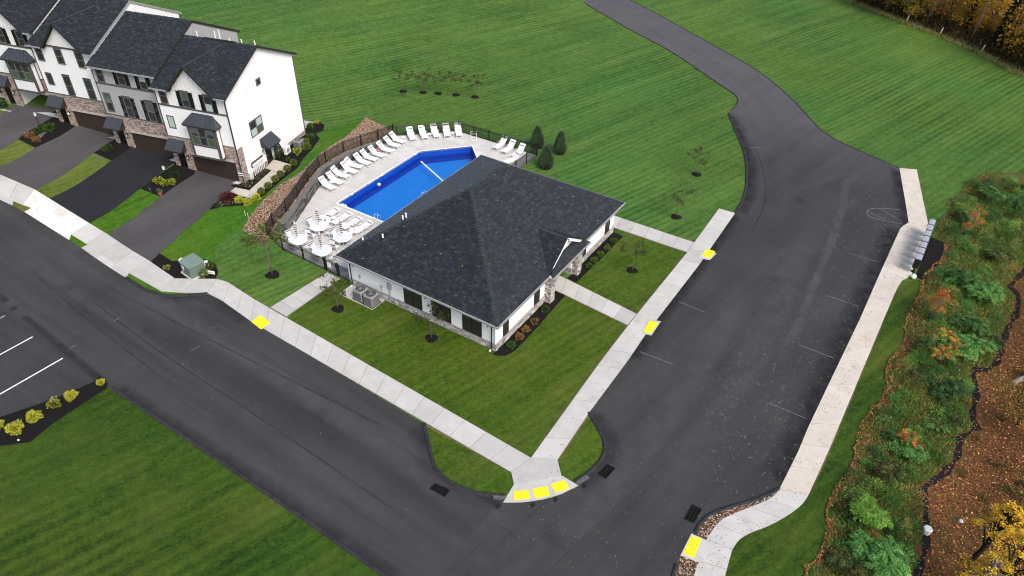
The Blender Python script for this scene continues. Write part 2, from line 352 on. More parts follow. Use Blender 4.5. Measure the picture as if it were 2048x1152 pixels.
# ------------------------------------------------------------------ builders
class B:
    def __init__(s): s.v = []; s.f = []; s.mi = []; s.k = 0
    def add(s, vs, fs):
        o = len(s.v); s.v += [tuple(map(float, p)) for p in vs]
        for f in fs: s.f.append(tuple(i+o for i in f)); s.mi.append(s.k)
        return s
    def hexa(s, p): # 8 points, bottom 0-3 ccw, top 4-7
        return s.add(p, [(3, 2, 1, 0), (4, 5, 6, 7), (0, 1, 5, 4), (1, 2, 6, 5), (2, 3, 7, 6), (3, 0, 4, 7)])
    def box(s, x0, x1, y0, y1, z0, z1):
        return s.hexa([(x0, y0, z0), (x1, y0, z0), (x1, y1, z0), (x0, y1, z0), (x0, y0, z1), (x1, y0, z1), (x1, y1, z1), (x0, y1, z1)])
    def bbox(s, x0, x1, y0, y1, z0, z1, c=0.01): # chamfered on the vertical edges and top
        o = [(x0+c, y0), (x1-c, y0), (x1, y0+c), (x1, y1-c), (x1-c, y1), (x0+c, y1), (x0, y1-c), (x0, y0+c)]
        i = [(x0+c, y0+c), (x1-c, y0+c), (x1-c, y0+c), (x1-c, y1-c), (x1-c, y1-c), (x0+c, y1-c), (x0+c, y1-c), (x0+c, y0+c)]
        vs = [(x, y, z0) for x, y in o] + [(x, y, z1-c) for x, y in o] + [(x0+c, y0+c, z1), (x1-c, y0+c, z1), (x1-c, y1-c, z1), (x0+c, y1-c, z1)]
        fs = [tuple(range(7, -1, -1))] + [(k, (k+1) % 8, 8+(k+1) % 8, 8+k) for k in range(8)]
        fs += [(16, 17, 18, 19), (8, 9, 17, 16), (9, 10, 17), (10, 11, 18, 17), (11, 12, 18), (12, 13, 19, 18), (13, 14, 19), (14, 15, 16, 19), (15, 8, 16)]
        return s.add(vs, fs)
    def prism(s, poly, z0, z1):
        n = len(poly)
        a = sum(poly[i][0]*poly[(i+1) % n][1]-poly[(i+1) % n][0]*poly[i][1] for i in range(n))
        if a < 0: poly = poly[::-1]
        g0 = z0 if callable(z0) else (lambda x, y: z0); g1 = z1 if callable(z1) else (lambda x, y: z1)
        vs = [(x, y, g0(x, y)) for x, y in poly] + [(x, y, g1(x, y)) for x, y in poly]
        return s.add(vs, [tuple(range(n-1, -1, -1)), tuple(range(n, 2*n))] + [(i, (i+1) % n, n+(i+1) % n, n+i) for i in range(n)])
    def slab(s, pts, t): # planar polygon in 3D thickened by t along -normal
        p = [Vector(q) for q in pts]; nn = (p[1]-p[0]).cross(p[2]-p[0]).normalized(); n = len(p)
        vs = [tuple(q) for q in p] + [tuple(q-nn*t) for q in p]
        return s.add(vs, [tuple(range(n)), tuple(range(2*n-1, n-1, -1))] + [(i, n+i, n+(i+1) % n, (i+1) % n) for i in range(n)])
    def tube(s, path, r, n=6, cap=True):
        P = [Vector(p) for p in path]; rr = r if isinstance(r, (list, tuple)) else [r]*len(P); o = len(s.v); vs = []; fs = []
        for i, p in enumerate(P):
            d = (P[min(i+1, len(P)-1)]-P[max(i-1, 0)]).normalized()
            a = Vector((0, 0, 1)) if abs(d.z) < 0.9 else Vector((1, 0, 0))
            u = d.cross(a).normalized(); v = d.cross(u)
            for k in range(n):
                t = 2*math.pi*k/n; vs.append(tuple(p+(u*math.cos(t)+v*math.sin(t))*rr[i]))
        for i in range(len(P)-1):
            for k in range(n): fs.append((i*n+k, i*n+(k+1) % n, (i+1)*n+(k+1) % n, (i+1)*n+k))
        if cap: fs += [tuple(range(n-1, -1, -1)), tuple((len(P)-1)*n+k for k in range(n))]
        return s.add(vs, fs)
    def lathe(s, prof, cx=0, cy=0, n=12, sx=1, sy=1):
        m = len(prof); vs = []
        for r, z in prof:
            for k in range(n):
                t = 2*math.pi*k/n; vs.append((cx+r*sx*math.cos(t), cy+r*sy*math.sin(t), z))
        fs = [(i*n+k, i*n+(k+1) % n, (i+1)*n+(k+1) % n, (i+1)*n+k) for i in range(m-1) for k in range(n)]
        fs += [tuple(range(n-1, -1, -1)), tuple((m-1)*n+k for k in range(n))]
        return s.add(vs, fs)
    def me(s, name, mats, smooth=False):
        m = bpy.data.meshes.new(name); m.from_pydata(s.v, [], s.f)
        for q in (mats if isinstance(mats, (list, tuple)) else [mats]): m.materials.append(q)
        if any(s.mi): m.polygons.foreach_set('material_index', s.mi)
        if smooth: m.polygons.foreach_set('use_smooth', [True]*len(m.polygons))
        m.update(); return m
    def o(s, name, mats, parent=None, smooth=False, loc=None, rz=0):
        ob = bpy.data.objects.new(name, s.me(name, mats, smooth)); COL.objects.link(ob)
        if parent is not None: ob.parent = parent
        if loc is not None: ob.location = loc
        if rz: ob.rotation_euler = (0, 0, rz)
        return ob
def tag(o, label=None, cat=None, group=None, kind=None):
    if label: o['label'] = label
    if cat: o['category'] = cat
    if group: o['group'] = group
    if kind: o['kind'] = kind
    return o
def thing(name, label, cat, loc=(0, 0, 0), rz=0, group=None):
    o = bpy.data.objects.new(name, None); COL.objects.link(o); o.location = loc; o.rotation_euler = (0, 0, rz); o.empty_display_size = 0.2
    return tag(o, label, cat, group)
def copy_tree(o, parent=None):
    c = o.copy(); COL.objects.link(c)
    if parent is not None: c.parent = parent
    for ch in list(o.children): copy_tree(ch, c)
    return c
def inst(name, mesh, loc, rz=0, parent=None, scale=None):
    o = bpy.data.objects.new(name, mesh); COL.objects.link(o); o.location = loc; o.rotation_euler = (0, 0, rz)
    if parent is not None: o.parent = parent
    if scale: o.scale = scale
    return o
def inpoly(x, y, poly):
    x = np.asarray(x, float); y = np.asarray(y, float); r = np.zeros(x.shape, bool); n = len(poly)
    for i in range(n):
        x0, y0 = poly[i]; x1, y1 = poly[(i+1) % n]
        if y0 == y1: continue
        c = ((y0 > y) != (y1 > y)) & (x < (x1-x0)*(y-y0)/(y1-y0)+x0); r ^= c
    return r
def arr_mesh(name, V, F, mats, col=None, smooth=False):
    """V (n,3), F (m,k) constant k, col (n,3)"""
    V = np.asarray(V, np.float32); F = np.asarray(F, np.int32); m = bpy.data.meshes.new(name)
    m.vertices.add(len(V)); m.vertices.foreach_set('co', V.ravel())
    k = F.shape[1]; m.loops.add(F.size); m.loops.foreach_set('vertex_index', F.ravel())
    m.polygons.add(len(F)); m.polygons.foreach_set('loop_start', np.arange(0, F.size, k, dtype=np.int32))
    m.update(calc_edges=True)
    for q in (mats if isinstance(mats, (list, tuple)) else [mats]): m.materials.append(q)
    if col is not None:
        a = m.color_attributes.new('Col', 'FLOAT_COLOR', 'POINT')
        col = np.asarray(col); c4 = np.ones((len(V), 4), np.float32); c4[:, :col.shape[1]] = col; a.data.foreach_set('color', c4.ravel())
    if smooth: m.polygons.foreach_set('use_smooth', np.ones(len(F), bool))
    return m
def arr_obj(name, V, F, mats, col=None, parent=None, smooth=False):
    o = bpy.data.objects.new(name, arr_mesh(name, V, F, mats, col, smooth)); COL.objects.link(o)
    if parent is not None: o.parent = parent
    return o
def sheet(name, poly, off, m, res=None, kind='structure', parent=None, label=None, cat=None, holes=()):
    """a ground-following sheet inside poly (world xy)"""
    n = len(poly); pts = []
    for i in range(n):                                    # densify the outline so that it follows the ground
        a = np.array(poly[i]); b = np.array(poly[(i+1) % n]); L = np.hypot(*(b-a)); k = max(1, int(L/(res or 1e9)))
        for j in range(k): pts.append(tuple(a+(b-a)*j/k))
    vs = [Vector(p) for p in pts]; fs = [list(range(len(pts)))]
    if res:
        xs = [p[0] for p in poly]; ys = [p[1] for p in poly]
        gx, gy = np.meshgrid(np.arange(min(xs)+res/2, max(xs), res), np.arange(min(ys)+res/2, max(ys), res))
        gx = gx.ravel(); gy = gy.ravel(); k = inpoly(gx, gy, poly)
        vs += [Vector((x, y)) for x, y in zip(gx[k], gy[k])]
    V, E, F, *_ = delaunay_2d_cdt(vs, [], fs, 1, 1e-4)
    P = np.array([(v.x, v.y) for v in V]); Z = hgt(P[:, 0], P[:, 1])+off
    F = [tuple(f) if (P[f[1]][0]-P[f[0]][0])*(P[f[2]][1]-P[f[0]][1])-(P[f[1]][1]-P[f[0]][1])*(P[f[2]][0]-P[f[0]][0]) > 0 else tuple(f[::-1]) for f in F]
    o = arr_obj(name, np.c_[P, Z], F, m, parent=parent)
    return tag(o, label, cat, kind=kind)
def resample(line, n):
    P = np.array(line, float); d = np.r_[0, np.cumsum(np.hypot(*np.diff(P, axis=0).T))]
    t = np.linspace(0, d[-1], n); return np.c_[np.interp(t, d, P[:, 0]), np.interp(t, d, P[:, 1])]
def length(line):
    P = np.array(line, float); return float(np.hypot(*np.diff(P, axis=0).T).sum())
def offset_line(line, d):
    P = np.array(line, float); out = []
    for i in range(len(P)):
        t = P[min(i+1, len(P)-1)]-P[max(i-1, 0)]; t /= np.hypot(*t); out.append(P[i]+np.array([-t[1], t[0]])*d)
    return np.array(out)
def smooth_line(pts, n=4):
    """Catmull-Rom through pts"""
    P = np.array(pts, float); out = []
    for i in range(len(P)-1):
        p0, p1, p2, p3 = P[max(i-1, 0)], P[i], P[i+1], P[min(i+2, len(P)-1)]
        for j in range(n):
            t = j/n; out.append(0.5*((2*p1)+(-p0+p2)*t+(2*p0-5*p1+4*p2-p3)*t*t+(-p0+3*p1-3*p2+p3)*t**3))
    out.append(P[-1]); return [tuple(q) for q in out]
# --- scattering of small pieces
def rotmats(n, tilt):
    """random z-spin, tilt from upright limited to `tilt` radians"""
    a = rng.uniform(0, 2*np.pi, n); t = rng.uniform(0, tilt, n) if np.isscalar(tilt) else tilt; b = rng.uniform(0, 2*np.pi, n)
    ca, sa, ct, st, cb, sb = np.cos(a), np.sin(a), np.cos(t), np.sin(t), np.cos(b), np.sin(b); Z = np.zeros(n); O = np.ones(n)
    Rz = np.stack([np.stack([ca, -sa, Z], -1), np.stack([sa, ca, Z], -1), np.stack([Z, Z, O], -1)], 1)
    Rx = np.stack([np.stack([O, Z, Z], -1), np.stack([Z, ct, -st], -1), np.stack([Z, st, ct], -1)], 1)
    Rb = np.stack([np.stack([cb, -sb, Z], -1), np.stack([sb, cb, Z], -1), np.stack([Z, Z, O], -1)], 1)
    return Rb@Rx@Rz
LEAF_V = np.array([(-0.5, 0, 0), (0, 0.26, 0.06), (0.5, 0, -0.04), (0, -0.26, 0.06)]); LEAF_F = np.array([(0, 3, 2, 1)])[:, ::-1]
def scatter(bv, bf, P, size, Rm, cols, jitter=0.0):
    n = len(P); size = np.broadcast_to(np.asarray(size, float), (n,)) if np.ndim(size) < 2 else size
    s = size[:, None, None] if size.ndim == 1 else size[:, None, :]
    V = np.einsum('nij,nvj->nvi', Rm, bv[None]*s) + P[:, None, :]
    if jitter: V += rng.normal(0, jitter, V.shape)*(size[:, None, None] if size.ndim == 1 else size.mean(1)[:, None, None])
    F = bf[None]+(np.arange(n)*len(bv))[:, None, None]
    C = np.repeat(cols, len(bv), 0)
    return V.reshape(-1, 3), F.reshape(-1, bf.shape[1]), C
def palette(n, cols, var=0.25, weights=None):
    cols = np.array(cols, float); k = rng.choice(len(cols), n, p=weights)
    return np.clip(cols[k]*(1+rng.normal(0, var, (n, 1)))*(1+rng.normal(0, var*0.25, (n, 3))), 0.002, 1)
def leaves(name, P, size, cols, parent=None, tilt=math.pi, m=None):
    V, F, C = scatter(LEAF_V, LEAF_F, P, size, rotmats(len(P), tilt), cols)
    return arr_obj(name, V, F, m or M_leaf, C, parent)
_r = 1.0
ROCK_V = np.array([(1, 0, 0), (-1, 0, 0), (0, 1, 0), (0, -1, 0), (0, 0, 1), (0, 0, -1)], float)*0.5
ROCK_F = np.array([(0, 2, 4), (2, 1, 4), (1, 3, 4), (3, 0, 4), (2, 0, 5), (1, 2, 5), (3, 1, 5), (0, 3, 5)])
# a rounder rock: subdivided octahedron
def _sub(V, F):
    V = [np.array(v) for v in V]; c = {}; out = []
    def mid(a, b):
        k = (min(a, b), max(a, b))
        if k not in c:
            q = V[a]+V[b]; V.append(q/np.linalg.norm(q)*0.5); c[k] = len(V)-1
        return c[k]
    for a, b, d in F:
        x, y, z = mid(a, b), mid(b, d), mid(d, a); out += [(a, x, z), (x, b, y), (z, y, d), (x, y, z)]
    return np.array(V), np.array(out)
ROCK2_V, ROCK2_F = _sub(ROCK_V, ROCK_F)
def rand_in(poly, n):
    P = np.array(poly); lo = P.min(0); hi = P.max(0); out = np.zeros((0, 2))
    while len(out) < n:
        q = rng.uniform(lo, hi, (max(n, 64)*2, 2)); out = np.r_[out, q[inpoly(q[:, 0], q[:, 1], poly)]]
    return out[:n]
def area(poly):
    P = np.array(poly); x, y = P.T; return abs(float(np.dot(x, np.roll(y, -1))-np.dot(y, np.roll(x, -1)))/2)
def rocks(name, poly, per_m2, size, cols, off, parent=None, m=None, label=None, cat=None, kind='stuff', flat=0.65):
    n = int(area(poly)*per_m2); Q = rand_in(poly, n); s = rng.uniform(size[0], size[1], (n, 1))*np.array([[1, 1, flat]])*rng.uniform(0.75, 1.25, (n, 3))
    P = np.c_[Q, hgt(Q[:, 0], Q[:, 1])+off+s[:, 2]*0.2]
    V, F, C = scatter(ROCK2_V, ROCK2_F, P, s, rotmats(n, 0.4), palette(n, cols, 0.22), 0.05)
    o = arr_obj(name, V, F, m or M_rock, C, parent); return tag(o, label, cat, kind=kind)
def fallen(name, poly, per_m2, size, cols, off, label, weights=None, clump=0.0):
    n = max(3, int(area(poly)*per_m2)); Q = rand_in(poly, n)
    if clump:
        k = rng.random(n) < np.clip(0.5+clump*np.sin(Q[:, 0]*1.9+np.cos(Q[:, 1]*1.3)*2)*np.sin(Q[:, 1]*0.9+Q[:, 0]*0.4), 0, 1); Q = Q[k]; n = len(Q)
    s = rng.uniform(size[0], size[1], n)
    P = np.c_[Q, hgt(Q[:, 0], Q[:, 1])+off]
    V, F, C = scatter(LEAF_V, LEAF_F, P, s, rotmats(n, 0.25), palette(n, cols, 0.3, weights))
    o = arr_obj(name, V, F, M_deadleaf, C); return tag(o, label, 'leaves', kind='stuff')
ORD = ['first', 'second', 'third', 'fourth', 'fifth', 'sixth', 'seventh', 'eighth', 'ninth', 'tenth', 'eleventh', 'twelfth']

def streak(name, line, prof, col, off, ends=2):
    """soft strip on the asphalt: prof = [(offset m, coverage 0..1)], fading at both ends"""
    L = np.array(line, float); N = len(L); nrm = offset_line(L, 1.0)-L; V = []; C = []; F = []; k = len(prof)
    for i in range(N):
        e = min(1.0, (i+0.0)/ends, (N-1-i)/ends) if ends else 1.0
        for o, a in prof:
            x, y = L[i]+nrm[i]*o; V.append((x, y, float(hgt(x, y))+off)); C.append((*col, a*e))
    for i in range(N-1):
        for j in range(k-1): F.append((i*k+j, (i+1)*k+j, (i+1)*k+j+1, i*k+j+1))
    V = np.array(V); F = np.array(F)
    f = F[0]; a = np.cross(V[f[1]]-V[f[0]], V[f[2]]-V[f[0]])
    if a[2] < 0: F = F[:, ::-1]
    return tag(arr_obj(name, V, F, M_streak, np.array(C)), kind='structure')
def laps(parent, m, frame, spans, z0, z1, pitch=0.18, out=0.034, name='siding_boards'):
    """lap siding as real boards; frame(u, o, z) -> local xyz; spans(z) -> list of (u0, u1)"""
    b = B(); z = z0
    while z < z1-0.02:
        zt = min(z+pitch, z1)
        for (a0, a1), (c0, c1) in zip(spans(z), spans(zt)):
            if a1-a0 < 0.03: continue
            b.add([frame(a0, out, z), frame(a1, out, z), frame(c1, 0.002, zt), frame(c0, 0.002, zt), frame(a0, 0.0, z), frame(a1, 0.0, z)], [(0, 1, 2, 3), (4, 5, 1, 0)])
        z += pitch
    return tag(b.o(name, m, parent), kind='stuff')

# ================================================================== GROUND
# fence line on top of the retaining wall, and the pool terrace outline in front of it
WALLF = GPS((536, 472), (547, 453), (573.6, 424), (596.6, 391), (617, 361), (639, 335), (652.5, 326), (688, 305), (723, 292), (757, 281), (787, 270))
WALLF = [tuple(p) for p in WALLF]
wl_mid = offset_line(WALLF, -0.40)            # wall centre line, towards the pool
CLX0, CLX1, CLY0, CLY1 = -36.05, -22.05, 32.7, 51.3      # clubhouse walls
BACKF = [tuple(WALLF[-1])] + GPS((794, 270.5), (918, 264), (1074, 311.5)) + [(-35.1, CLY1+0.15)]
BACKF[-1] = (BACKF[-2][0], CLY1+0.15)
FRONTF = [tuple(WALLF[0]), (-44.1, 32.88), (-36.3, 32.88)]
DECK = [(CLX0+0.1, 32.95), (-44.1, 32.95)] + [tuple(p) for p in wl_mid] + BACKF[1:] + [(CLX0+0.1, CLY1+0.15)]
POOL = [(-45.55, 41.07), (-45.6, 53.35), (-41.8, 57.4), (-39.85, 55.55), (-39.85, 41.07)]

# --- base terrain with the pool terrace cut out
outer = [(-420, -120), (300, -120), (300, 620), (-420, 620)]
pts = [Vector(p) for p in outer+DECK]
def grid(x0, x1, y0, y1, r):
    gx, gy = np.meshgrid(np.arange(x0, x1, r), np.arange(y0, y1, r)); gx = gx.ravel(); gy = gy.ravel(); k = ~inpoly(gx, gy, DECK); return [Vector((x, y)) for x, y in zip(gx[k], gy[k])]
pts += grid(-84, -40, 24, 60, 0.7)+grid(-130, -84, -12, 75, 2.1)+grid(-84, -66, -12, 23.5, 1.8)+grid(-84, -66, 60.5, 76, 2.0)+grid(-65, -36, -12, 23.5, 1.8)+grid(-66,-40,60.5,76,2.0)+grid(-2, 20, 5, 80, 1.0)+grid(-135, -3, 76, 140, 9.0)
n0 = len(outer); nd = len(DECK)
edges = [(i, (i+1) % n0) for i in range(n0)]+[(n0+i, n0+(i+1) % nd) for i in range(nd)]
V, E_, F, *_ = delaunay_2d_cdt(pts, edges, [], 0, 1e-4)
P = np.array([(v.x, v.y) for v in V]); C3 = np.array([P[list(f)].mean(0) for f in F]); keep = ~inpoly(C3[:, 0], C3[:, 1], DECK)
F = [tuple(f) if np.cross(P[f[1]]-P[f[0]], P[f[2]]-P[f[0]]) > 0 else tuple(f[::-1]) for f, k in zip(F, keep) if k]
tag(arr_obj('ground', np.c_[P, hgt(P[:, 0], P[:, 1])], F, M_field, smooth=True), kind='structure')

# --- asphalt: street along X on the left, road along Y on the right, upper road curving away
st_up = GPS((0, 398), (25, 411), (50, 424), (140, 480), (163, 495), (252, 556), (290, 580), (330, 593), (372, 592), (415, 588), (443, 601), (503, 642))   # kerb side of the row
isl_l = GPS((847, 848), (861, 904), (869, 935), (891, 959), (922, 977), (961, 989), (1011, 993))
apron = GPS((1006, 1006), (1035, 1006), (1062, 1004), (1110, 995), (1157, 972))
isl_r = GPS((1150, 964), (1175, 948), (1201, 922), (1211, 891), (1196, 857), (1178, 826))
walk_r_road = GPS((1178, 826), (1257, 720), (1292, 668), (1396, 533), (1470, 427))
loop_in = GPS((1470, 427), (1483, 405), (1490, 385), (1493, 360), (1491, 316), (1482, 287.5), (1466, 250), (1457, 226.5), (1463, 219), (1472.5, 211), (1475.6, 200), (1469, 189), (1435, 166), (1388, 134), (1332, 97), (1279, 70), (1216, 34), (1160, 0))
d0 = np.array(loop_in[-1])-np.array(loop_in[-2]); loop_in.append(tuple(np.array(loop_in[-1])+d0/np.hypot(*d0)*60))
road_out = GPS((1260, 0), (1325.6, 34), (1404, 78), (1482, 122), (1535, 156), (1591, 206), (1640, 259), (1690, 289), (1740, 311), (1798.6, 337))
d1 = np.array(road_out[0])-np.array(road_out[1]); road_out = [tuple(np.array(road_out[0])+d1/np.hypot(*d1)*60)]+road_out
rw_left = GPS((1798.6, 337), (1810, 403), (1817, 446), (1801, 456), (1754, 560), (1719, 640), (1640, 805), (1614, 860), (1596, 904), (1558.6, 979))
gravel_in = GPS((1557, 978), (1541, 988), (1504.5, 1002.4), (1453, 1017), (1417, 1031.7), (1398.6, 1050), (1389.5, 1072))
pad3 = GPS((1382, 1068), (1360, 1112))
south = GPS((1353, 1130), (1347, 1152), (1318, 1240))
lowlawn = GPS((800, 1172), (770, 1152), (580, 1018), (400, 895), (225, 776), (213, 776))
road_all = st_up+isl_l+apron+isl_r+walk_r_road[1:]+loop_in[1:]+road_out+rw_left[1:]+gravel_in+pad3+south
road_all += [(-7.0, 5.0), (-9.0, 2.0), (-14.5, 8.0)]+lowlawn[:1]+lowlawn[1:]
road_all += GPS((160, 812), (110, 845), (60, 885), (0, 893), (-100, 915))+[(-75, 2.0), (-120, 2.0), (-120, st_up[0][1]-8.0), (-75, st_up[0][1]-0.6)]
road_poly = road_all
# split: X street west of the corner, Y road east of it, upper road beyond the lot
def clip(poly, a, b, c):      # keep a*x+b*y+c >= 0
    out = []
    for i in range(len(poly)):
        p = poly[i]; q = poly[(i+1) % len(poly)]; fp = a*p[0]+b*p[1]+c; fq = a*q[0]+b*q[1]+c
        if fp >= 0: out.append(p)
        if (fp >= 0) != (fq >= 0):
            t = fp/(fp-fq); out.append((p[0]+(q[0]-p[0])*t, p[1]+(q[1]-p[1])*t))
    return out
XS = -14.6
west = clip(road_poly, -1, 0, XS)
west = [p for p in west if p[1] < 40]
east = clip(road_poly, 1, 0, -XS)
sheet('street', [p for p in west], 0.03, M_asph_x, 1.6)
# Y road up to the throat of the upper road
ys_top = max(p[1] for p in west if abs(p[0]-XS) < 0.01)
ys_bot = min(p[1] for p in west if abs(p[0]-XS) < 0.01)
east_poly = [(XS, ys_bot), (XS, ys_top)]+[p for p in isl_l+apron if p[0] > XS]+isl_r+walk_r_road[1:]+loop_in[1:9]+road_out[8:]+rw_left[1:]+gravel_in+pad3+south+[(-7.0, 5.0), (-9.0, 2.0)]
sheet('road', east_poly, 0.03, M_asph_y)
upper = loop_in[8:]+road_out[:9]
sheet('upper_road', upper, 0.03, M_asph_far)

def ribbon(name, line, wid, h, m, off=0.03, parent=None, kind='structure', res=0.8, prof=None):
    """rounded raised strip along a line (asphalt kerb)"""
    L = resample(line, max(2, int(length(line)/res)+1)); prof = prof or [(-0.5, 0), (-0.38, 0.75), (-0.1, 1), (0.1, 1), (0.38, 0.75), (0.5, 0)]
    V = []; F = []; k = len(prof)
    for i, (p, q) in enumerate(zip(L, offset_line(L, 1.0))):
        nrm = q-p
        for a, b in prof:
            x, y = p+nrm*a*wid*(1+0.05*math.sin(i*1.7)); V.append((x, y, float(hgt(x, y))+off+b*h*(1+0.08*math.sin(i*2.3))))
    for i in range(len(L)-1):
        for j in range(k-1): F.append((i*k+j, i*k+j+1, (i+1)*k+j+1, (i+1)*k+j)[::-1])
    o = arr_obj(name, V, F, m, smooth=True, parent=parent); return tag(o, kind=kind)
ribbon('kerb', st_up[5:10], 0.30, 0.10, M_asph_edge)
ribbon('kerb', smooth_line(isl_l, 3), 0.28, 0.11, M_asph_edge)
ribbon('kerb', smooth_line(isl_r, 3), 0.28, 0.11, M_asph_edge)
ribbon('kerb', smooth_line(loop_in[:8], 3), 0.26, 0.07, M_asph_edge)
ribbon('kerb', smooth_line(loop_in[8:], 2), 0.16, 0.04, M_asph_edge)
ribbon('kerb', smooth_line(road_out, 2), 0.16, 0.04, M_asph_edge)
ribbon('kerb', smooth_line(gravel_in, 3), 0.26, 0.10, M_asph_edge)
ribbon('kerb', south, 0.26, 0.10, M_asph_edge)
ribbon('kerb', lowlawn[:-1], 0.28, 0.08, M_asph_edge)
# darker freshly sealed band along the mailbox walk and the street seams
def band(name, line, d0, d1, m, off, res=None):
    a = [tuple(p) for p in offset_line(line, d0)]; b = [tuple(p) for p in offset_line(line, d1)]
    return sheet(name, a+b[::-1], off, m, res)
DKS = (0.014, 0.014, 0.016); LTS = (0.118, 0.117, 0.119); MDS = (0.030, 0.030, 0.033)
rl = resample(rw_left[3:], 60)
streak('road_edge_seal', rl, [(-0.02, 0.95), (-0.35, 0.85), (-0.8, 0.5), (-1.6, 0.0)], DKS, 0.0335)
streak('road_edge_seal', resample(rw_left[:4], 24), [(-0.02, 0.9), (-0.35, 0.75), (-1.1, 0.0)], DKS, 0.0335)
streak('road_edge_seal', resample(walk_r_road[1:], 60), [(-0.02, 0.85), (-0.3, 0.6), (-0.9, 0.0)], DKS, 0.0335)
streak('road_edge_seal', resample(smooth_line(loop_in[:8], 3), 50), [(-0.1, 0.8), (-0.5, 0.55), (-1.2, 0.0)], DKS, 0.0335)
streak('road_edge_seal', resample(smooth_line(isl_l, 3), 40), [(-0.1, 0.8), (-0.55, 0.5), (-1.1, 0.0)], MDS, 0.0335)
streak('road_edge_seal', resample(smooth_line(isl_r, 3), 40), [(-0.1, 0.8), (-0.55, 0.5), (-1.1, 0.0)], MDS, 0.0335)
streak('road_edge_seal', resample(lowlawn[:-1], 60), [(-0.1, 0.8), (-0.4, 0.5), (-0.9, 0.0)], MDS, 0.0335)
streak('road_edge_seal', resample(st_up[4:], 50), [(-0.1, 0.8), (-0.4, 0.5), (-1.0, 0.0)], MDS, 0.0335)
seam = resample(GPS((-40, 556), (0, 592), (110, 683), (213, 770)), 40); streak('street_joint', seam, [(-0.35, 0.0), (-0.12, 0.6), (0.12, 0.6), (0.35, 0.0)], MDS, 0.0335)
# paler polished wheel paths and lane joints
for q, w_, a in [([(1790, 338), (1745, 345), (1712, 352), (1690, 375), (1686, 410), (1668, 470), (1632, 560), (1600, 640), (1540, 760)], 0.5, 0.45), ([(1780, 335), (1740, 345), (1690, 347), (1640, 365), (1560, 392)], 0.35, 0.35), ([(1500, 560), (1420, 700), (1340, 830), (1240, 960), (1150, 1060), (1040, 1150)], 1.2, 0.36), ([(1640, 420), (1560, 600), (1480, 760), (1380, 920), (1290, 1060), (1230, 1150)], 1.4, 0.30),
                 ([(60, 420), (250, 560), (500, 720), (800, 920), (1000, 1080), (1080, 1150)], 0.9, 0.38), ([(0, 470), (200, 620), (450, 800), (700, 980), (900, 1140)], 0.7, 0.34), ([(330, 610), (500, 690), (700, 800), (860, 920), (980, 1030), (1200, 1110)], 0.6, 0.30), ([(1330, 60), (1430, 130), (1520, 200), (1560, 280), (1570, 380), (1540, 480)], 0.9, 0.22), ([(1250, 30), (1380, 110), (1470, 180), (1510, 260), (1525, 360), (1490, 480)], 0.5, 0.2)]:
    streak('wheel_path', resample(smooth_line(GPS(*q), 5), 50), [(-w_, 0.0), (-w_*0.4, a), (w_*0.4, a), (w_, 0.0)], LTS, 0.0345, 8)
for q in [[(170, 590), (300, 690), (480, 810), (700, 960), (830, 1050)], [(60, 540), (200, 660), (330, 760)], [(190, 560), (400, 670), (600, 770), (820, 880)], [(1480, 240), (1520, 320), (1530, 400), (1500, 470)]]:
    streak('lane_joint', resample(smooth_line(GPS(*q), 5), 60), [(-0.10, 0.0), (-0.03, 0.26), (0.03, 0.26), (0.10, 0.0)], DKS, 0.0350, 6)
for q in [(960, 1120), (1100, 1075), (1420, 760), (1530, 770), (300, 660), (640, 830), (1550, 560), (1600, 400), (1240, 840), (420, 660)]:
    c = np.array(GP(*q)); a = rng.uniform(0, 3); d = np.array([math.cos(a), math.sin(a)]); streak('road_stain', np.array([c+d*t for t in np.linspace(-0.9, 0.9, 9)]), [(-0.7, 0.0), (-0.2, 0.22), (0.2, 0.22), (0.7, 0.0)], DKS if rng.random() < 0.6 else LTS, 0.0355, 4)
def band(name, line, d0, d1, m, off, res=None):
    a = [tuple(p) for p in offset_line(line, d0)]; b = [tuple(p) for p in offset_line(line, d1)]
    return sheet(name, a+b[::-1], off, m, res)

# painted lines
def line_mark(name, a, b, wd, m, off=0.036):
    a = np.array(GP(*a)); b = np.array(GP(*b)); d = (b-a)/np.hypot(*(b-a)); n = np.array([-d[1], d[0]])*wd/2
    return sheet(name, [tuple(a+n), tuple(a-n), tuple(b-n), tuple(b+n)], off, m)
pl = [line_mark('parking_line', (-40, 660), (11, 632), 0.11, M_white_paint), line_mark('parking_line', (-40, 732), (66, 674), 0.11, M_white_paint), line_mark('parking_line', (-40, 812), (126, 717), 0.12, M_white_paint)]
for a, b in [((1655, 592), (1716, 613)), ((1597, 690), (1668, 717)), ((1540, 807), (1612, 838)), ((1280, 704), (1345, 729)), ((1357, 604), (1410, 625)), ((1497, 295), (1541, 297)), ((1697, 507), (1757, 525)),
             ((227, 643), (240, 636)), ((137, 700), (150, 691)), ((381, 703), (400, 692)), ((1780, 330), (1800, 342))]:
    line_mark('faded_line', a, b, 0.07, M_faint_paint)
loopm = smooth_line(GPS((1800, 420), (1760, 417), (1738, 420), (1734, 428), (1745, 436), (1775, 443), (1806, 449)), 6)
band('faded_arrow', loopm, -0.05, 0.05, M_faint_paint, 0.036)
line_mark('faded_arrow', (1737, 423), (1770, 440), 0.07, M_faint_paint); line_mark('faded_arrow', (1760, 418), (1806, 445), 0.07, M_faint_paint)

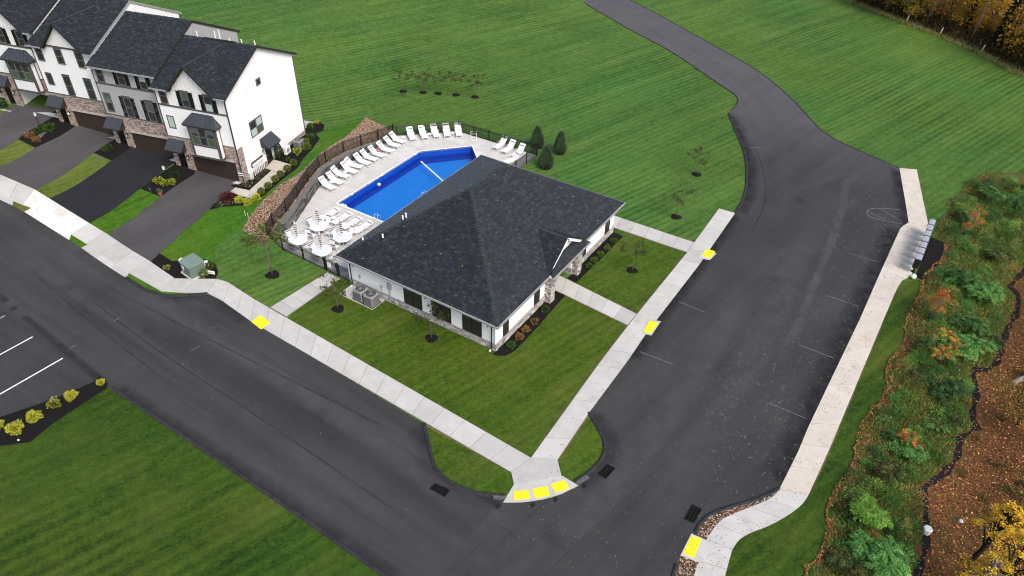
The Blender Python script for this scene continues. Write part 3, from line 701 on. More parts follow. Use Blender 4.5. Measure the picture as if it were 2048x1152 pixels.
# --- lawns (grass of another kind than the field)
L_front = GPS((573, 638), (1060, 917), (1253, 652), (1131, 590), (1100, 580))+[(CLX1, 39.0), (CLX1, CLY0), (-35.9, CLY0)]+GPS((677, 559))
sheet('front_lawn', L_front, 0.012, M_lawn)
sheet('front_lawn', GPS((1151, 568), (1273, 628), (1374, 506), (1226, 456))+[(CLX1, 44.0)], 0.012, M_lawn)
sheet('corner_lawn', isl_l+GPS((1025, 972), (1020, 942)), 0.035, M_lawn)
sheet('corner_lawn', GPS((1115, 925), (1123, 952))+isl_r+GPS((1130, 895)), 0.035, M_lawn)
sheet('lower_lawn', lowlawn[:1]+lowlawn[1:]+GPS((110, 845), (60, 885), (0, 893), (-100, 915), (-100, 1300)), 0.014, M_lawn_dark, 1.5)
sheet('roadside_lawn', GPS((1844, 560), (1805, 562), (1794, 577), (1766, 640), (1751, 675), (1658, 900), (1614, 995), (1603, 1010), (1574, 1032), (1537, 1052), (1504, 1065), (1479, 1079), (1464, 1101), (1450, 1152), (1430, 1220), (1600, 1220), (1632, 1152), (1648, 1110), (1685, 1017), (1712, 933), (1745, 860), (1772, 805), (1796, 749), (1815, 690), (1843, 625), (1856, 590)), 0.010, M_lawn_dark, 0.8)
yard = GPS((300, 527), (319, 507), (361, 468), (419, 420), (441, 412), (470, 413), (505, 403), (520, 395), (540, 383), (575, 355), (600, 335), (620, 310), (640, 292), (632, 275), (640, 262), (680, 255), (735, 232), (686, 278), (650, 300), (626, 322), (599, 346), (560, 371), (528, 400), (498, 436), (488, 455), (455, 470), (430, 500), (436, 545), (431, 559), (350, 558))
sheet('yard_lawn', yard, 0.012, M_lawn_bright, 0.6)
sheet('yard_lawn', GPS((280, 378), (320, 394), (216, 467), (181, 446)), 0.022, M_lawn_bright, 0.6)
sheet('yard_lawn', GPS((187, 306), (223, 322), (99, 398), (71, 380)), 0.022, M_lawn_tan, 0.6)
sheet('yard_lawn', GPS((36, 279), (70, 297), (0, 335), (-60, 368), (-60, 330)), 0.022, M_lawn_tan, 0.6)
sheet('yard_lawn', GPS((28, 402), (64, 417), (49, 425), (25, 412)), 0.045, M_lawn_tan, 0.6)
sheet('yard_lawn', GPS((143, 469), (176, 490), (163, 497), (139, 481)), 0.045, M_lawn_bright, 0.6)
sheet('yard_lawn', GPS((258, 547), (300, 572), (325, 585), (372, 588), (372, 593), (330, 594), (290, 581), (254, 557)), 0.045, M_lawn_bright, 0.6)
# --- driveways
dr = [('driveway', [(-60, 260), (0, 229), (40, 204), (108, 219), (110, 233), (44, 272), (36, 279), (-60, 330)], M_asph_drive),
      ('driveway', [(149, 248), (226, 266), (231, 279), (195, 303), (187, 306), (71, 380), (0, 350), (-25, 340), (0, 335), (71, 296), (122, 272)], M_asph_drive),
      ('driveway', [(263, 292), (345, 310), (352, 324), (287, 375), (280, 378), (181, 446), (99, 398), (223, 322)], M_asph_new),
      ('driveway', [(389, 338), (482, 359), (478, 367), (461, 384), (441, 401), (426, 410), (419, 420), (361, 468), (319, 507), (300, 526), (217, 468), (320, 394), (322, 393), (370, 360)], M_asph_drive)]
for nm, px, m in dr: sheet(nm, GPS(*px), 0.035, m, 0.6)

# --- concrete walks, slab by slab
def walk(label_off, left, right, step, m, top=0.07, gap=0.026, name='sidewalk', n=None):
    L = length(left); n = n or max(1, round(0.5*(L+length(right))/step))
    A = resample(left, n+1); Bq = resample(right, n+1)
    a = resample(left, n*4+1); b = resample(right, n*4+1)
    bed = sheet(name, [tuple(p) for p in offset_line(a, 0)]+[tuple(p) for p in b[::-1]], top-0.028, M_joint, 0.6)
    for i in range(n):
        q = [a[i*4+k] for k in range(5)]; r = [b[i*4+k] for k in range(5)]
        d = (q[-1]-q[0]); g0 = gap/2/max(0.1, np.hypot(*d)); e = r[-1]-r[0]; g1 = gap/2/max(0.1, np.hypot(*e))
        q[0] = q[0]+d*g0; q[-1] = q[-1]-d*g0; r[0] = r[0]+e*g1; r[-1] = r[-1]-e*g1
        poly = [tuple(p) for p in q]+[tuple(p) for p in r[::-1]]
        jz = top+random.uniform(-0.004, 0.004)
        c = np.mean(poly, 0); zc = float(hgt(*c))
        bb = B().prism([(x-c[0], y-c[1]) for x, y in poly], lambda x, y: float(hgt(x+c[0], y+c[1]))-zc-0.12, lambda x, y: float(hgt(x+c[0], y+c[1]))-zc+jz)
        bb.o('slab', m, bed, loc=(c[0], c[1], zc))
    return bed
mid = GPS((28, 403), (63, 417), (143, 470), (175, 490), (258, 547), (300, 572), (325, 584), (373, 587), (415, 586))
up_edge = GPS((0, 350), (69, 379.5), (99, 398), (178, 447), (214, 468.5), (297, 521.5), (350, 558), (434, 559))
walk('row', GPS((-60, 326), (0, 350), (69, 379.5)), GPS((-60, 368), (0, 392), (46, 411)), 1.9, M_conc, n=4)
walk('row', GPS((69, 379.5), (99, 398), (178, 447)), GPS((46, 411), (63, 417), (143, 470)), 2.1, M_conc_new, n=4)
walk('row', GPS((178, 447), (214, 468.5), (297, 521.5), (350, 558)), GPS((143, 470), (175, 490), (258, 547), (322, 583)), 2.1, M_conc, n=6)
walk('row', GPS((350, 558), (392, 558.5), (434, 559)), GPS((322, 583), (365, 586), (415, 587)), 2.1, M_conc, n=2)
walk('apron', GPS((63, 417), (143, 470)), GPS((49, 424.5), (139, 481)), 2.0, M_conc_new, n=3, top=0.062)
walk('apron', GPS((175, 490), (258, 547)), GPS((163, 496.5), (253, 557)), 2.0, M_conc, n=3, top=0.062)
walk('apron', GPS((-60, 368), (0, 392), (28, 403)), GPS((-60, 376), (0, 400), (25, 412)), 2.0, M_conc, n=2, top=0.062)
walk('bend', GPS((434, 559), (455, 565), (509, 600)), GPS((415, 587), (443, 601), (503, 644)), 1.6, M_conc, n=3)
walk('left walk', GPS((509, 600), (1062, 917)), GPS((503, 644), (1022, 945)), 1.55, M_conc, n=15)
walk('corner', GPS((1062, 917), (1075, 918), (1115, 920)), GPS((1022, 945), (1027, 971), (1123, 952)), 3, M_conc, n=1)
walk('corner', GPS((1027, 971), (1123, 952)), GPS((1006, 1006), (1035, 1006), (1062, 1004), (1110, 995), (1157, 972)), 6, M_conc, n=1)
walk('right walk', GPS((1115, 920), (1178, 826), (1257, 720), (1292, 668), (1396, 533), (1470, 427)), GPS((1062, 917), (1204, 720), (1273.5, 630), (1374, 506), (1438, 418)), 1.7, M_conc, n=18)
walk('gate walk', GPS((541, 616), (655, 546)), GPS((572, 634), (680, 558)), 1.6, M_conc, n=6)
walk('entry walk', GPS((1273.5, 629), (1151, 568), (1106, 546)), GPS((1255, 651), (1131, 591), (1098, 576)), 1.7, M_conc, n=6)
walk('side walk', GPS((1388, 486), (1230, 433), (1215, 428)), GPS((1374, 505), (1226, 455), (1205, 448)), 1.7, M_conc, n=6)
walk('mail walk', GPS((1798.6, 337), (1810, 403), (1817, 446)), GPS((1833, 340), (1846, 403), (1855.5, 446)), 1.9, M_conc_leafy, n=5)
walk('mail bay', GPS((1817, 446), (1801, 456), (1754, 560)), GPS((1855.5, 446), (1850, 470), (1822, 553)), 1.9, M_conc_leafy, n=5)
walk('mail walk', GPS((1754, 560), (1719, 640), (1640, 805), (1614, 860), (1596, 904), (1558.6, 979)), GPS((1822, 553), (1805, 560), (1794.5, 576), (1766.7, 640), (1658, 900), (1616, 992)), 1.8, M_conc_leafy, n=12)
walk('bend walk', smooth_line(GPS((1558.6, 979), (1545, 995), (1519, 1008), (1486, 1021), (1446, 1039), (1430, 1054), (1413, 1079)), 3), smooth_line(GPS((1616, 992), (1603, 1010), (1574, 1032), (1537, 1052), (1504.5, 1064.5), (1479, 1079), (1464, 1101)), 3), 1.6, M_conc, n=5)
walk('south walk', GPS((1413, 1079), (1400, 1112), (1388, 1152), (1368, 1220)), GPS((1464, 1101), (1457, 1125), (1450, 1152), (1432, 1225)), 1.6, M_conc, n=3)
walk('ramp', GPS((1382, 1068), (1415, 1083)), GPS((1360, 1112), (1397, 1126)), 3, M_conc, n=1, top=0.075)
for q in [((1408, 500), (1433, 508), (1420, 521), (1396, 517)), ((1297, 640), (1322, 644), (1303, 672), (1284, 668))]:
    walk('ramp', GPS(q[0], q[1]), GPS(q[3], q[2]), 3, M_conc, n=1, top=0.078)
# tactile pads with rows of domes
def tactile(name, px, label):
    q = GPS(*px); c = np.mean(q, 0); t = thing(name, label, 'tactile paving', (c[0], c[1], float(hgt(*c))), group='yellow warning pads at the kerb ramps')
    B().prism([(x-c[0], y-c[1]) for x, y in q], 0.05, 0.088).o('plate', M_yellow, t)
    d = B(); q = np.array(q)-c
    for i in range(14):
        for j in range(9):
            u = (i+0.5)/14; v = (j+0.5)/9; p = (q[0]*(1-u)+q[1]*u)*(1-v)+(q[3]*(1-u)+q[2]*u)*v
            d.lathe([(0.017, 0.087), (0.012, 0.094)], p[0], p[1], 5)
    d.o('domes', M_yellow, t)['kind'] = 'stuff'
tactile('tactile_pad', [(503, 645), (521, 632), (541, 647), (522, 660)], 'yellow warning pad on the left sidewalk opposite the gate path')
tactile('tactile_pad', [(1027, 984), (1057, 982), (1059, 999), (1028, 1001)], 'yellow warning pad on the corner apron, leftmost of the three')
tactile('tactile_pad', [(1064, 979), (1094, 974), (1099, 993), (1070, 998)], 'yellow warning pad in the middle of the three on the corner apron')
tactile('tactile_pad', [(1101, 970), (1128, 961.5), (1138, 978), (1111, 987)], 'yellow warning pad on the corner apron, rightmost of the three')
tactile('tactile_pad', [(1286, 665), (1299, 643), (1316, 647), (1301, 669)], 'yellow warning pad where the entrance path meets the right walk')
tactile('tactile_pad', [(1404, 513), (1412, 499), (1430, 504), (1420, 518)], 'yellow warning pad where the side path meets the right walk')
tactile('tactile_pad', [(1366, 1108), (1382, 1073.7), (1402, 1079), (1388, 1117.5)], 'leaf strewn yellow warning pad beside the gravel near the bottom edge')

# --- garden beds
beds = [[(319, 507), (344, 523), (375, 521), (410, 518), (431, 529), (437, 546), (431, 559), (350, 558), (300, 527)],
        [(0, 893), (60, 885), (110, 845), (160, 812), (213, 778), (216, 768), (200, 752), (190, 763), (130, 790), (60, 815), (0, 835), (-60, 860), (-60, 905)],
        [(392, 336), (389, 349), (370, 361), (322, 394), (281, 378), (288, 374), (349, 330), (346, 312), (362, 318)],
        [(229, 264), (250, 275), (262, 297), (224, 322), (187, 306), (195, 302), (230, 279)], [(110, 218), (134, 235), (150, 254), (122, 272), (71, 296), (37, 279), (44, 271), (108, 234)]]
for i, q in enumerate(beds):
    sheet('mulch_bed', GPS(*q), 0.045, M_mulch, 0.5)
for q in [[(419, 421), (426, 410), (441, 401), (460, 385), (489, 395), (504, 399), (520, 393), (505, 406), (490, 411), (470, 413), (440, 415)],
          [(504, 399), (565, 350), (584, 331), (596, 336), (575, 352), (552, 371), (530, 390), (512, 402)],
          [(584, 331), (548, 320), (536, 326), (560, 305), (612, 257), (636, 244), (650, 250), (646, 262), (632, 268), (640, 278), (624, 300), (606, 318), (596, 336)],
          [(460, 372), (490, 366), (520, 339), (530, 338), (543, 342), (500, 381), (471, 376)]]:
    sheet('mulch_bed', GPS(*q), 0.048, M_mulch, 0.5)
sheet('mulch_bed', [(CLX1+0.05, 32.2)]+GPS((996, 712), (1012, 712), (1030, 702), (1075, 655), (1112, 612), (1131, 591), (1106, 580))+[(CLX1+0.05, 39.4)], 0.03, M_mulch)
sheet('mulch_bed', [(CLX1+0.05, 43.0)]+GPS((1130, 555), (1152, 566), (1200, 520), (1246, 473), (1226, 464))+[(CLX1+0.05, 51.2)], 0.03, M_mulch)
sheet('mulch_bed', GPS((1862, 474), (1889, 487), (1886, 505), (1872, 542), (1858, 560), (1842, 559), (1831, 553)), 0.05, M_mulch, 0.8)
walk('garden path', GPS((471, 376), (499, 382)), GPS((460, 385), (504, 399)), 1.5, M_conc_warm, n=1, top=0.075, name='path')
walk('garden path', GPS((499, 382), (543, 342)), GPS((504, 399), (565, 350)), 2.0, M_conc_warm, n=2, top=0.075, name='path')
walk('garden path', GPS((531, 337), (548, 320)), GPS((565, 350), (584, 331)), 2.0, M_conc_warm, n=1, top=0.075, name='path')
walk('patio', GPS((605, 241), (606, 258)), GPS((627, 245), (612, 257)), 2.0, M_conc, n=1, top=0.06, name='path')

# --- gravel strip by the lower right kerb
grav = GPS((1557, 978), (1545, 995), (1519, 1008), (1486, 1021), (1446, 1039), (1430, 1054), (1413, 1079), (1384, 1068), (1398.6, 1050), (1417, 1031.7), (1453, 1017), (1504.5, 1002.4), (1541, 988))
sheet('gravel_bed', grav, 0.035, M_litter); PEB = [(0.30, 0.22, 0.17), (0.42, 0.36, 0.30), (0.20, 0.13, 0.10), (0.50, 0.45, 0.40)]
tag(rocks('gravel', grav, 130, (0.05, 0.10), PEB, 0.05, kind='stuff'), 'brown gravel between asphalt kerb and curved sidewalk', 'gravel')
grav2 = GPS((1360, 1112), (1397, 1126), (1388, 1152), (1370, 1220), (1330, 1220), (1347, 1152), (1354, 1130))
sheet('gravel_bed', grav2, 0.035, M_litter); tag(rocks('gravel', grav2, 130, (0.05, 0.10), PEB, 0.05), 'brown gravel beside the sidewalk at the bottom edge', 'gravel')

# --- wood floor on the right, ditch, and the wood beyond the field
thk = GPS((1620, 1160), (1632, 1116), (1669, 1017), (1698, 933), (1731, 860), (1758, 805), (1782, 749), (1801, 690), (1829, 625), (1844, 562), (1872, 542), (1890, 490), (1867, 470), (1878, 442), (1894, 425), (1894, 400), (1919, 389), (1928, 367), (1972, 345), (2048, 345), (2200, 345))
thk_all = thk+[(60, 75), (60, 5), (thk[0][0]-2, 5)]
sheet('meadow', thk_all, 0.02, M_meadow, 0.9)
ditch = smooth_line(GPS((2018, 575), (2035.6, 592), (2032.7, 625), (2015, 660), (2003, 690), (1994, 725), (1970.6, 741), (1946, 742), (1953, 784), (1944, 832), (1953, 860), (1921, 876), (1913.6, 915), (1884, 951), (1848, 977), (1851, 1010), (1851.5, 1043), (1851.5, 1094), (1833, 1152), (1825, 1200)), 4)
ditch = [(10.2, 70)]+[(9.8, 66.5)]+list(ditch)
dl = resample(ditch, 120)
fl = [tuple(p+np.array([-0.25+0.25*math.sin(i*0.9), 0.1])) for i, p in enumerate(dl)]
sheet('forest_floor', [(dl[0][0], 72)]+fl+[(dl[-1][0], 5), (60, 5), (60, 72)], 0.035, M_litter, 0.9)
wd = [0.11+0.13*abs(math.sin(i*0.37))+0.06*math.sin(i*1.3) for i in range(120)]
of = offset_line(dl, 1.0)-dl
sheet('ditch', [tuple(p+o*q) for p, o, q in zip(dl, of, wd)]+[tuple(p-o*q) for p, o, q in zip(dl, of, wd)][::-1], 0.05, M_ditch, 0.7)
edge = GPS((1640, -30), (1690, 0), (1740, 20), (1811, 47), (1880, 74), (1961, 108), (2010, 135), (2048, 153), (2120, 190))
sheet('woodland_floor', edge+[(60, 95), (90, 300), (-60, 300)], 0.03, M_litter)

# --- stone slope above the retaining wall
rip = GPS((485, 459), (498, 436), (528.6, 400), (560, 370.7), (599, 346), (626, 322), (650, 300), (686.6, 278), (731.5, 234.6), (762, 250), (787, 262))+[tuple(p) for p in offset_line(WALLF, -0.25)][::-1]+GPS((525, 487), (504, 475))
sheet('stone_slope', rip, 0.03, M_litter, 0.5)
RC = [(0.33, 0.22, 0.15), (0.38, 0.29, 0.21), (0.26, 0.17, 0.12), (0.42, 0.35, 0.28), (0.19, 0.135, 0.10)]
tag(rocks('river_stones', rip, 150, (0.055, 0.115), RC, 0.03), 'brown river stones covering the slope above the pool wall', 'stones')

# thin worn soil line where turf meets the walks
SOIL = (0.24, 0.18, 0.10)
for q in [[(573, 637), (800, 769), (1062, 917)], [(847, 848), (940, 898), (1020, 942)], [(1062, 917), (1130, 822), (1204, 720), (1273, 630)], [(1273, 630), (1374, 506)], [(1151, 568), (1273, 629)], [(1131, 591), (1255, 651)], [(1226, 456), (1374, 506)], [(1230, 433), (1388, 486)], [(1388, 486), (1438, 418)], [(541, 616), (655, 546)], [(455, 565), (509, 600), (541, 616)], [(1115, 922), (1178, 827)], [(1766, 640), (1658, 900), (1616, 992)], [(585, 626), (680, 559)]]:
    streak('worn_edge', resample(GPS(*q), 30), [(-0.14, 0.0), (-0.03, 0.7), (0.03, 0.7), (0.14, 0.0)], SOIL, 0.036, 2)

# ================================================================== POOL TERRACE
# deck slabs around the pool (concrete bays with open joints)
def clip_box(poly, x0, x1, y0, y1):
    for a, b, c in ((1, 0, -x0), (-1, 0, x1), (0, 1, -y0), (0, -1, y1)):
        poly = clip(poly, a, b, c)
        if len(poly) < 3: return []
    return poly
deckbase = sheet('pool_deck', DECK, 0.0, M_joint)
# overwrite terrain heights: the terrace is flat
me = deckbase.data
# (the pool opening is cut by rebuilding the sheet without the pool)
def flat_cut(name, outer, hole, z, m, kind=None, parent=None):
    pts = [Vector(p) for p in outer+hole]; n = len(outer); k = len(hole)
    ed = [(i, (i+1) % n) for i in range(n)]+[(n+i, n+(i+1) % k) for i in range(k)]
    V, E2, F, *_ = delaunay_2d_cdt(pts, ed, [], 0, 1e-4)
    P = np.array([(v.x, v.y) for v in V]); keep = []
    for f in F:
        c = P[list(f)].mean(0)
        if inpoly(c[0], c[1], outer) and not inpoly(c[0], c[1], hole):
            keep.append(tuple(f) if np.cross(P[f[1]]-P[f[0]], P[f[2]]-P[f[0]]) > 0 else tuple(f[::-1]))
    return tag(arr_obj(name, np.c_[P, np.full(len(P), z)], keep, m, parent=parent), kind=kind)
bpy.data.objects.remove(deckbase)
poolout = [(-45.69, 40.93), (-45.74, 53.41), (-41.8, 57.6), (-39.71, 55.61), (-39.71, 40.93)]
deckbase = flat_cut('pool_deck', DECK, poolout, 0.0, M_joint, 'structure')
xs = [-53.0, -48.7, -45.88, -42.6, -39.53, -35.0]; ys = [32.9, 36.8, 40.75, 44.0, 47.2, 50.4, 53.6, 57.0, 62.0]
for i in range(len(xs)-1):
    for j in range(len(ys)-1):
        q = clip_box(DECK, xs[i], xs[i+1], ys[j], ys[j+1])
        if len(q) < 3 or area(q) < 0.3: continue
        cx, cy = np.mean(q, 0)
        if inpoly(cx, cy, poolout) and area(clip_box(poolout, xs[i], xs[i+1], ys[j], ys[j+1]) or [(0, 0)]*3) > 0.97*area(q): continue
        # shrink for the joint, cut the pool out
        q = [(x+(cx-x)*0.004, y+(cy-y)*0.004) for x, y in q]
        o = flat_cut('slab', q, poolout, 0.05, M_deck, parent=deckbase)
        if not o.data.polygons: bpy.data.objects.remove(o)
# coping, basin, water
cop = B(); n = len(POOL)
poolc = thing('swimming_pool', 'blue swimming pool with white coping and one angled end', 'pool', (-42.7, 48, 0))
def wp(p, z): return (p[0]+42.7, p[1]-48, z)
for i in range(n):
    a, b = POOL[i], POOL[(i+1) % n]; ao, bo = poolout[i], poolout[(i+1) % n]
    cop.hexa([wp(ao, -0.1), wp(a, -0.1), wp(b, -0.1), wp(bo, -0.1), wp(ao, 0.075), wp(a, 0.075), wp(b, 0.075), wp(bo, 0.075)])
cop.o('coping', M_white, poolc)
bas = B()
z0, z1, z2 = 0.06, -0.62, -1.40
inn = [(x+(-42.7-x)*0.03, y+(48.5-y)*0.012) for x, y in POOL]
for i in range(n):
    a, b = POOL[i], POOL[(i+1) % n]
    bas.add([wp(a, z0), wp(b, z0), wp(b, z1), wp(a, z1)], [(0, 1, 2, 3)])
bas.o('pool_wall', M_pooldark, poolc)
st = B()
for i in range(n):
    a, b = POOL[i], POOL[(i+1) % n]; c, d = inn[i], inn[(i+1) % n]
    st.add([wp(a, z1), wp(b, z1), wp(d, z1-0.02), wp(c, z1-0.02)], [(0, 1, 2, 3)])
    st.add([wp(c, z1-0.02), wp(d, z1-0.02), wp(d, z2), wp(c, z2)], [(0, 1, 2, 3)])
st.o('pool_ledge', mat('pool_ledge_shaded_blue', (0.007, 0.052, 0.40), 0.5, 0.3, noise=(1.0, 0.08)), poolc)  # darker blue carries the shade of the lower pool sides
B().add([wp(p, z2) for p in inn], [tuple(range(n))[::-1]]).o('pool_floor', M_pool, poolc)
B().add([wp(p, -0.58) for p in POOL], [tuple(range(n))[::-1]]).o('water', M_water, poolc)
a = GZ(842, 322, -0.5); b = (-40.0, a[1]-2.15)
B().tube([(a[0], a[1], -0.56), ((a[0]+b[0])/2, (a[1]+b[1])/2, -0.57), (b[0], b[1], -0.56)], 0.075, 8).o('float_line', M_white)
tag(bpy.data.objects['float_line'], 'white float line stretched across the pool', 'float line')
for x, y in ((-45.52, 42.9), (-45.56, 47.3), (-45.6, 52.6), (-43.7, 55.33), (-45.0, 41.1)):
    B().box(x+42.7-0.13, x+42.7+0.13, y-48-0.13, y-48+0.13, 0.076, 0.09).o('skimmer_lid', M_white, poolc)
for (px, py), lab in {(690, 411): 'white dome handle at the near left corner of the pool', (758, 368): 'white dome handle on the long left side of the pool'}.items():
    x, y = GZ(px, py, 0.0); t = thing('pool_float', lab, 'float', (x, y, -0.1)); B().lathe([(0.02, -0.1), (0.16, -0.03), (0.19, 0.07), (0.13, 0.17), (0.03, 0.22)], n=10).o('ball', M_white, t, True); B().lathe([(0.05, 0.215), (0.05, 0.26)], n=8).o('cap', M_greyband, t)
# ladders and rails
def rail(label, x, y, rz):
    t = thing('pool_ladder', label, 'ladder', (x, y, 0.05), rz); t.scale = (0.72, 0.72, 0.66)
    for s in (-0.24, 0.24):
        B().tube([(s, 0.5, 0), (s, 0.45, 0.55), (s, 0.25, 0.75), (s, 0.0, 0.72), (s, -0.12, 0.45), (s, -0.12, -0.7)], 0.022, 6).o('rail', M_white_frame, t, True)
    for z in (-0.25, -0.5): B().box(-0.24, 0.24, -0.16, -0.08, z-0.02, z+0.02).o('step', M_white_frame, t)
rail('white ladder at the near corner of the pool by the roof edge', -40.7, 41.0, 0)
rail('white ladder on the long right side of the pool', -39.75, 46.6, R(-90))

# --- retaining wall of stacked blocks, stepping with the slope
wallL = resample(wl_mid, 400); cum = np.r_[0, np.cumsum(np.hypot(*np.diff(wallL, axis=0).T))]; WL = cum[-1]
rw = thing('retaining_wall', 'grey block retaining wall curving behind the pool deck', 'wall', (float(wallL[0][0]), float(wallL[0][1]), 0))
bl = 0.62; bh = 0.2
bm = B().bbox(-bl/2+0.006, bl/2-0.006, -0.16, 0.16, 0.004, bh-0.004, 0.022).me('block', M_block)
cm = B().bbox(-bl/2+0.004, bl/2-0.004, -0.19, 0.19, 0.0, 0.11, 0.012).me('cap', M_blockcap)
def at_arc(d):
    x = np.interp(d, cum, wallL[:, 0]); y = np.interp(d, cum, wallL[:, 1]); e = min(d+0.3, WL); s = max(d-0.3, 0)
    return x, y, math.atan2(np.interp(e, cum, wallL[:, 1])-np.interp(s, cum, wallL[:, 1]), np.interp(e, cum, wallL[:, 0])-np.interp(s, cum, wallL[:, 0]))
x00, y00 = wallL[0]
for c in range(8):
    d = bl*(0.5 if c % 2 == 0 else 1.0)
    while d < WL-0.2:
        x, y, a = at_arc(d); top = float(hgt(*(np.array([x, y])+np.array([-math.sin(a), math.cos(a)])*0.4)))+0.12
        if (c+1)*bh <= max(top, 0.2):
            jx = random.uniform(-0.012, 0.012)
            inst('block', bm, (x-x00-math.sin(a)*jx, y-y00+math.cos(a)*jx, c*bh), a, rw)
            if (c+2)*bh > max(top, 0.2): inst('cap', cm, (x-x00, y-y00, (c+1)*bh), a, rw)
        d += bl
# --- fences
PK = B().box(-0.014, 0.014, -0.014, 0.014, 0.06, 1.18).me('picket', M_black_metal)
def fence(name, label, line, H=1.22, posts=2.1, zf=None, group=None, skip=()):
    zf = zf or (lambda x, y: 0.0)
    x0, y0 = line[0]; t = thing(name, label, 'fence', (x0, y0, 0), group=group)
    for i in range(len(line)-1):
        if i in skip: continue
        a = np.array(line[i], float); b = np.array(line[i+1], float); L = np.hypot(*(b-a)); ns = max(1, round(L/posts)); ang = math.atan2(b[1]-a[1], b[0]-a[0])
        for k in range(ns):
            p = a+(b-a)*k/ns; q = a+(b-a)*(k+1)/ns; zp = zf(*p); zq = zf(*q); zz = max(zp, zq) if abs(zp-zq) < 0.05 else None
            post = B().box(-0.042, 0.042, -0.042, 0.042, -0.25, H+0.06).box(-0.05, 0.05, -0.05, 0.05, H+0.06, H+0.085)
            post.o('post', M_black_metal, t, loc=(p[0]-x0, p[1]-y0, zp), rz=ang)
            if i == len(line)-2 and k == ns-1: post.o('post', M_black_metal, t, loc=(q[0]-x0, q[1]-y0, zq), rz=ang)
            for zr in (0.12, H-0.20, H-0.02):
                B().tube([(p[0]-x0, p[1]-y0, zp+zr), (q[0]-x0, q[1]-y0, zq+zr)], 0.030, 4).o('rail', M_black_metal, t)
            m = max(2, int(np.hypot(*(q-p))/0.11))
            for j in range(1, m):
                u = j/m; r = p+(q-p)*u; inst('picket', PK, (r[0]-x0, r[1]-y0, zp+(zq-zp)*u), ang, t)
    return t
hz = lambda x, y: float(hgt(x, y))
fence('wall_fence', 'black metal picket fence on top of the retaining wall', WALLF, zf=hz, posts=2.4)
fence('back_fence', 'black metal picket fence behind the far end of the pool', BACKF[:-1], posts=2.2)
fence('side_fence', 'short black metal fence between pool corner and clubhouse', BACKF[-2:], posts=2.2)
fence('front_fence', 'black metal picket fence between lawn and patio tables', [FRONTF[0], FRONTF[1], (-39.15, 32.88)], zf=hz, posts=2.2)
gt = fence('pool_gate', 'black metal gate at the end of the concrete gate path', [(-39.0, 32.88), (-37.75, 32.88)], posts=1.3)
B().box(1.12, 1.2, -0.05, 0.03, 0.75, 1.0).o('latch', M_black_metal, gt)
fence('end_fence', 'narrow black fence panel between gate and clubhouse corner', [(-37.6, 32.88), (-36.3, 32.88)], posts=1.4)
sg = B().box(-0.18, 0.18, -0.012, 0.012, 0, 0.5).o('gate_sign', M_white, loc=(-38.55, 32.83, 0.55)); tag(sg, 'white sign hanging on the gate bars', 'sign')

# ================================================================== ROOF AND WINDOW BUILDERS
def shingle_face(poly, udir, expo=0.20, tab=(0.13, 0.34), cols=None, lift=0.03):
    """courses of separate shingle tabs over a planar convex 3-D polygon; udir runs along the eave"""
    P = np.array(poly, float); u = np.array(udir, float); u /= np.linalg.norm(u)
    nrm = np.cross(P[1]-P[0], P[2]-P[0]); nrm /= np.linalg.norm(nrm)
    if nrm[2] < 0: nrm = -nrm
    v = np.cross(nrm, u)
    if v[2] < 0: v = -v; u = -u
    o = P[0]; Q = np.c_[(P-o)@u, (P-o)@v]; v0, v1 = Q[:, 1].min(), Q[:, 1].max()
    def span(t):
        t = min(max(t, v0+1e-6), v1-1e-6); xs = []
        for i in range(len(Q)):
            a, b = Q[i], Q[(i+1) % len(Q)]
            if (a[1]-t)*(b[1]-t) <= 0 and a[1] != b[1]: xs.append(a[0]+(b[0]-a[0])*(t-a[1])/(b[1]-a[1]))
        return (min(xs), max(xs)) if len(xs) > 1 else (0, 0)
    V = []; F = []; C = []; cols = cols or [(0.0125, 0.0162, 0.0216), (0.017, 0.0217, 0.0280), (0.022, 0.0275, 0.0350), (0.033, 0.0403, 0.0500)]
    r = 0; t = v0
    while t < v1-0.02:
        tb = t; tt = min(t+expo, v1); a0, a1 = span(tb); b0, b1 = span(tt)
        lo, hi = min(a0, b0), max(a1, b1); x = lo-random.uniform(0, 0.3)
        rowc = random.uniform(0.9, 1.1)
        while x < hi:
            wdt = random.uniform(*tab); x2 = x+wdt
            c = random.choices(cols, (3, 4, 3, 1.2))[0]; rj = rowc*random.uniform(0.88, 1.12); c = [q*rj for q in c]
            l0 = lift*random.uniform(0.6, 1.5); l1 = 0.004
            pa, pb = min(max(x, a0), a1), min(max(x2, a0), a1); qa, qb = min(max(x, b0), b1), min(max(x2, b0), b1)
            if pb-pa > 0.005 or qb-qa > 0.005:
                k = len(V)
                for uu, vv, ll in ((pa, tb, l0), (pb, tb, l0), (qb, tt, l1), (qa, tt, l1), (pa, tb, 0), (pb, tb, 0)): V.append(o+u*uu+v*vv+nrm*ll)
                F += [(k, k+1, k+2, k+3), (k+4, k+5, k+1, k)]
                C += [c]*6
            x = x2
        t += expo; r += 1
    return np.array(V), np.array(F), np.array(C)
def ridge_cap(a, b, wd=0.17, step=0.2, drop=0.09, col=(0.030, 0.035, 0.042)):
    a = np.array(a, float); b = np.array(b, float); L = np.linalg.norm(b-a); n = max(1, int(L/step)); d = (b-a)/L
    s = np.cross(d, (0, 0, 1)); s /= np.linalg.norm(s); V = []; F = []; C = []
    for i in range(n):
        p = a+(b-a)*i/n; q = a+(b-a)*(i+1)/n; k = len(V); z = np.array([0, 0, 1.0])
        for base, l in ((p, 0.045), (q, 0.025)):
            V += [base-s*wd+z*(l-drop), base+z*l, base+s*wd+z*(l-drop)]
        F += [(k, k+1, k+4, k+3), (k+1, k+2, k+5, k+4)]; C += [[c*random.uniform(0.7, 1.3) for c in col]]*6
    return np.array(V), np.array(F), np.array(C)
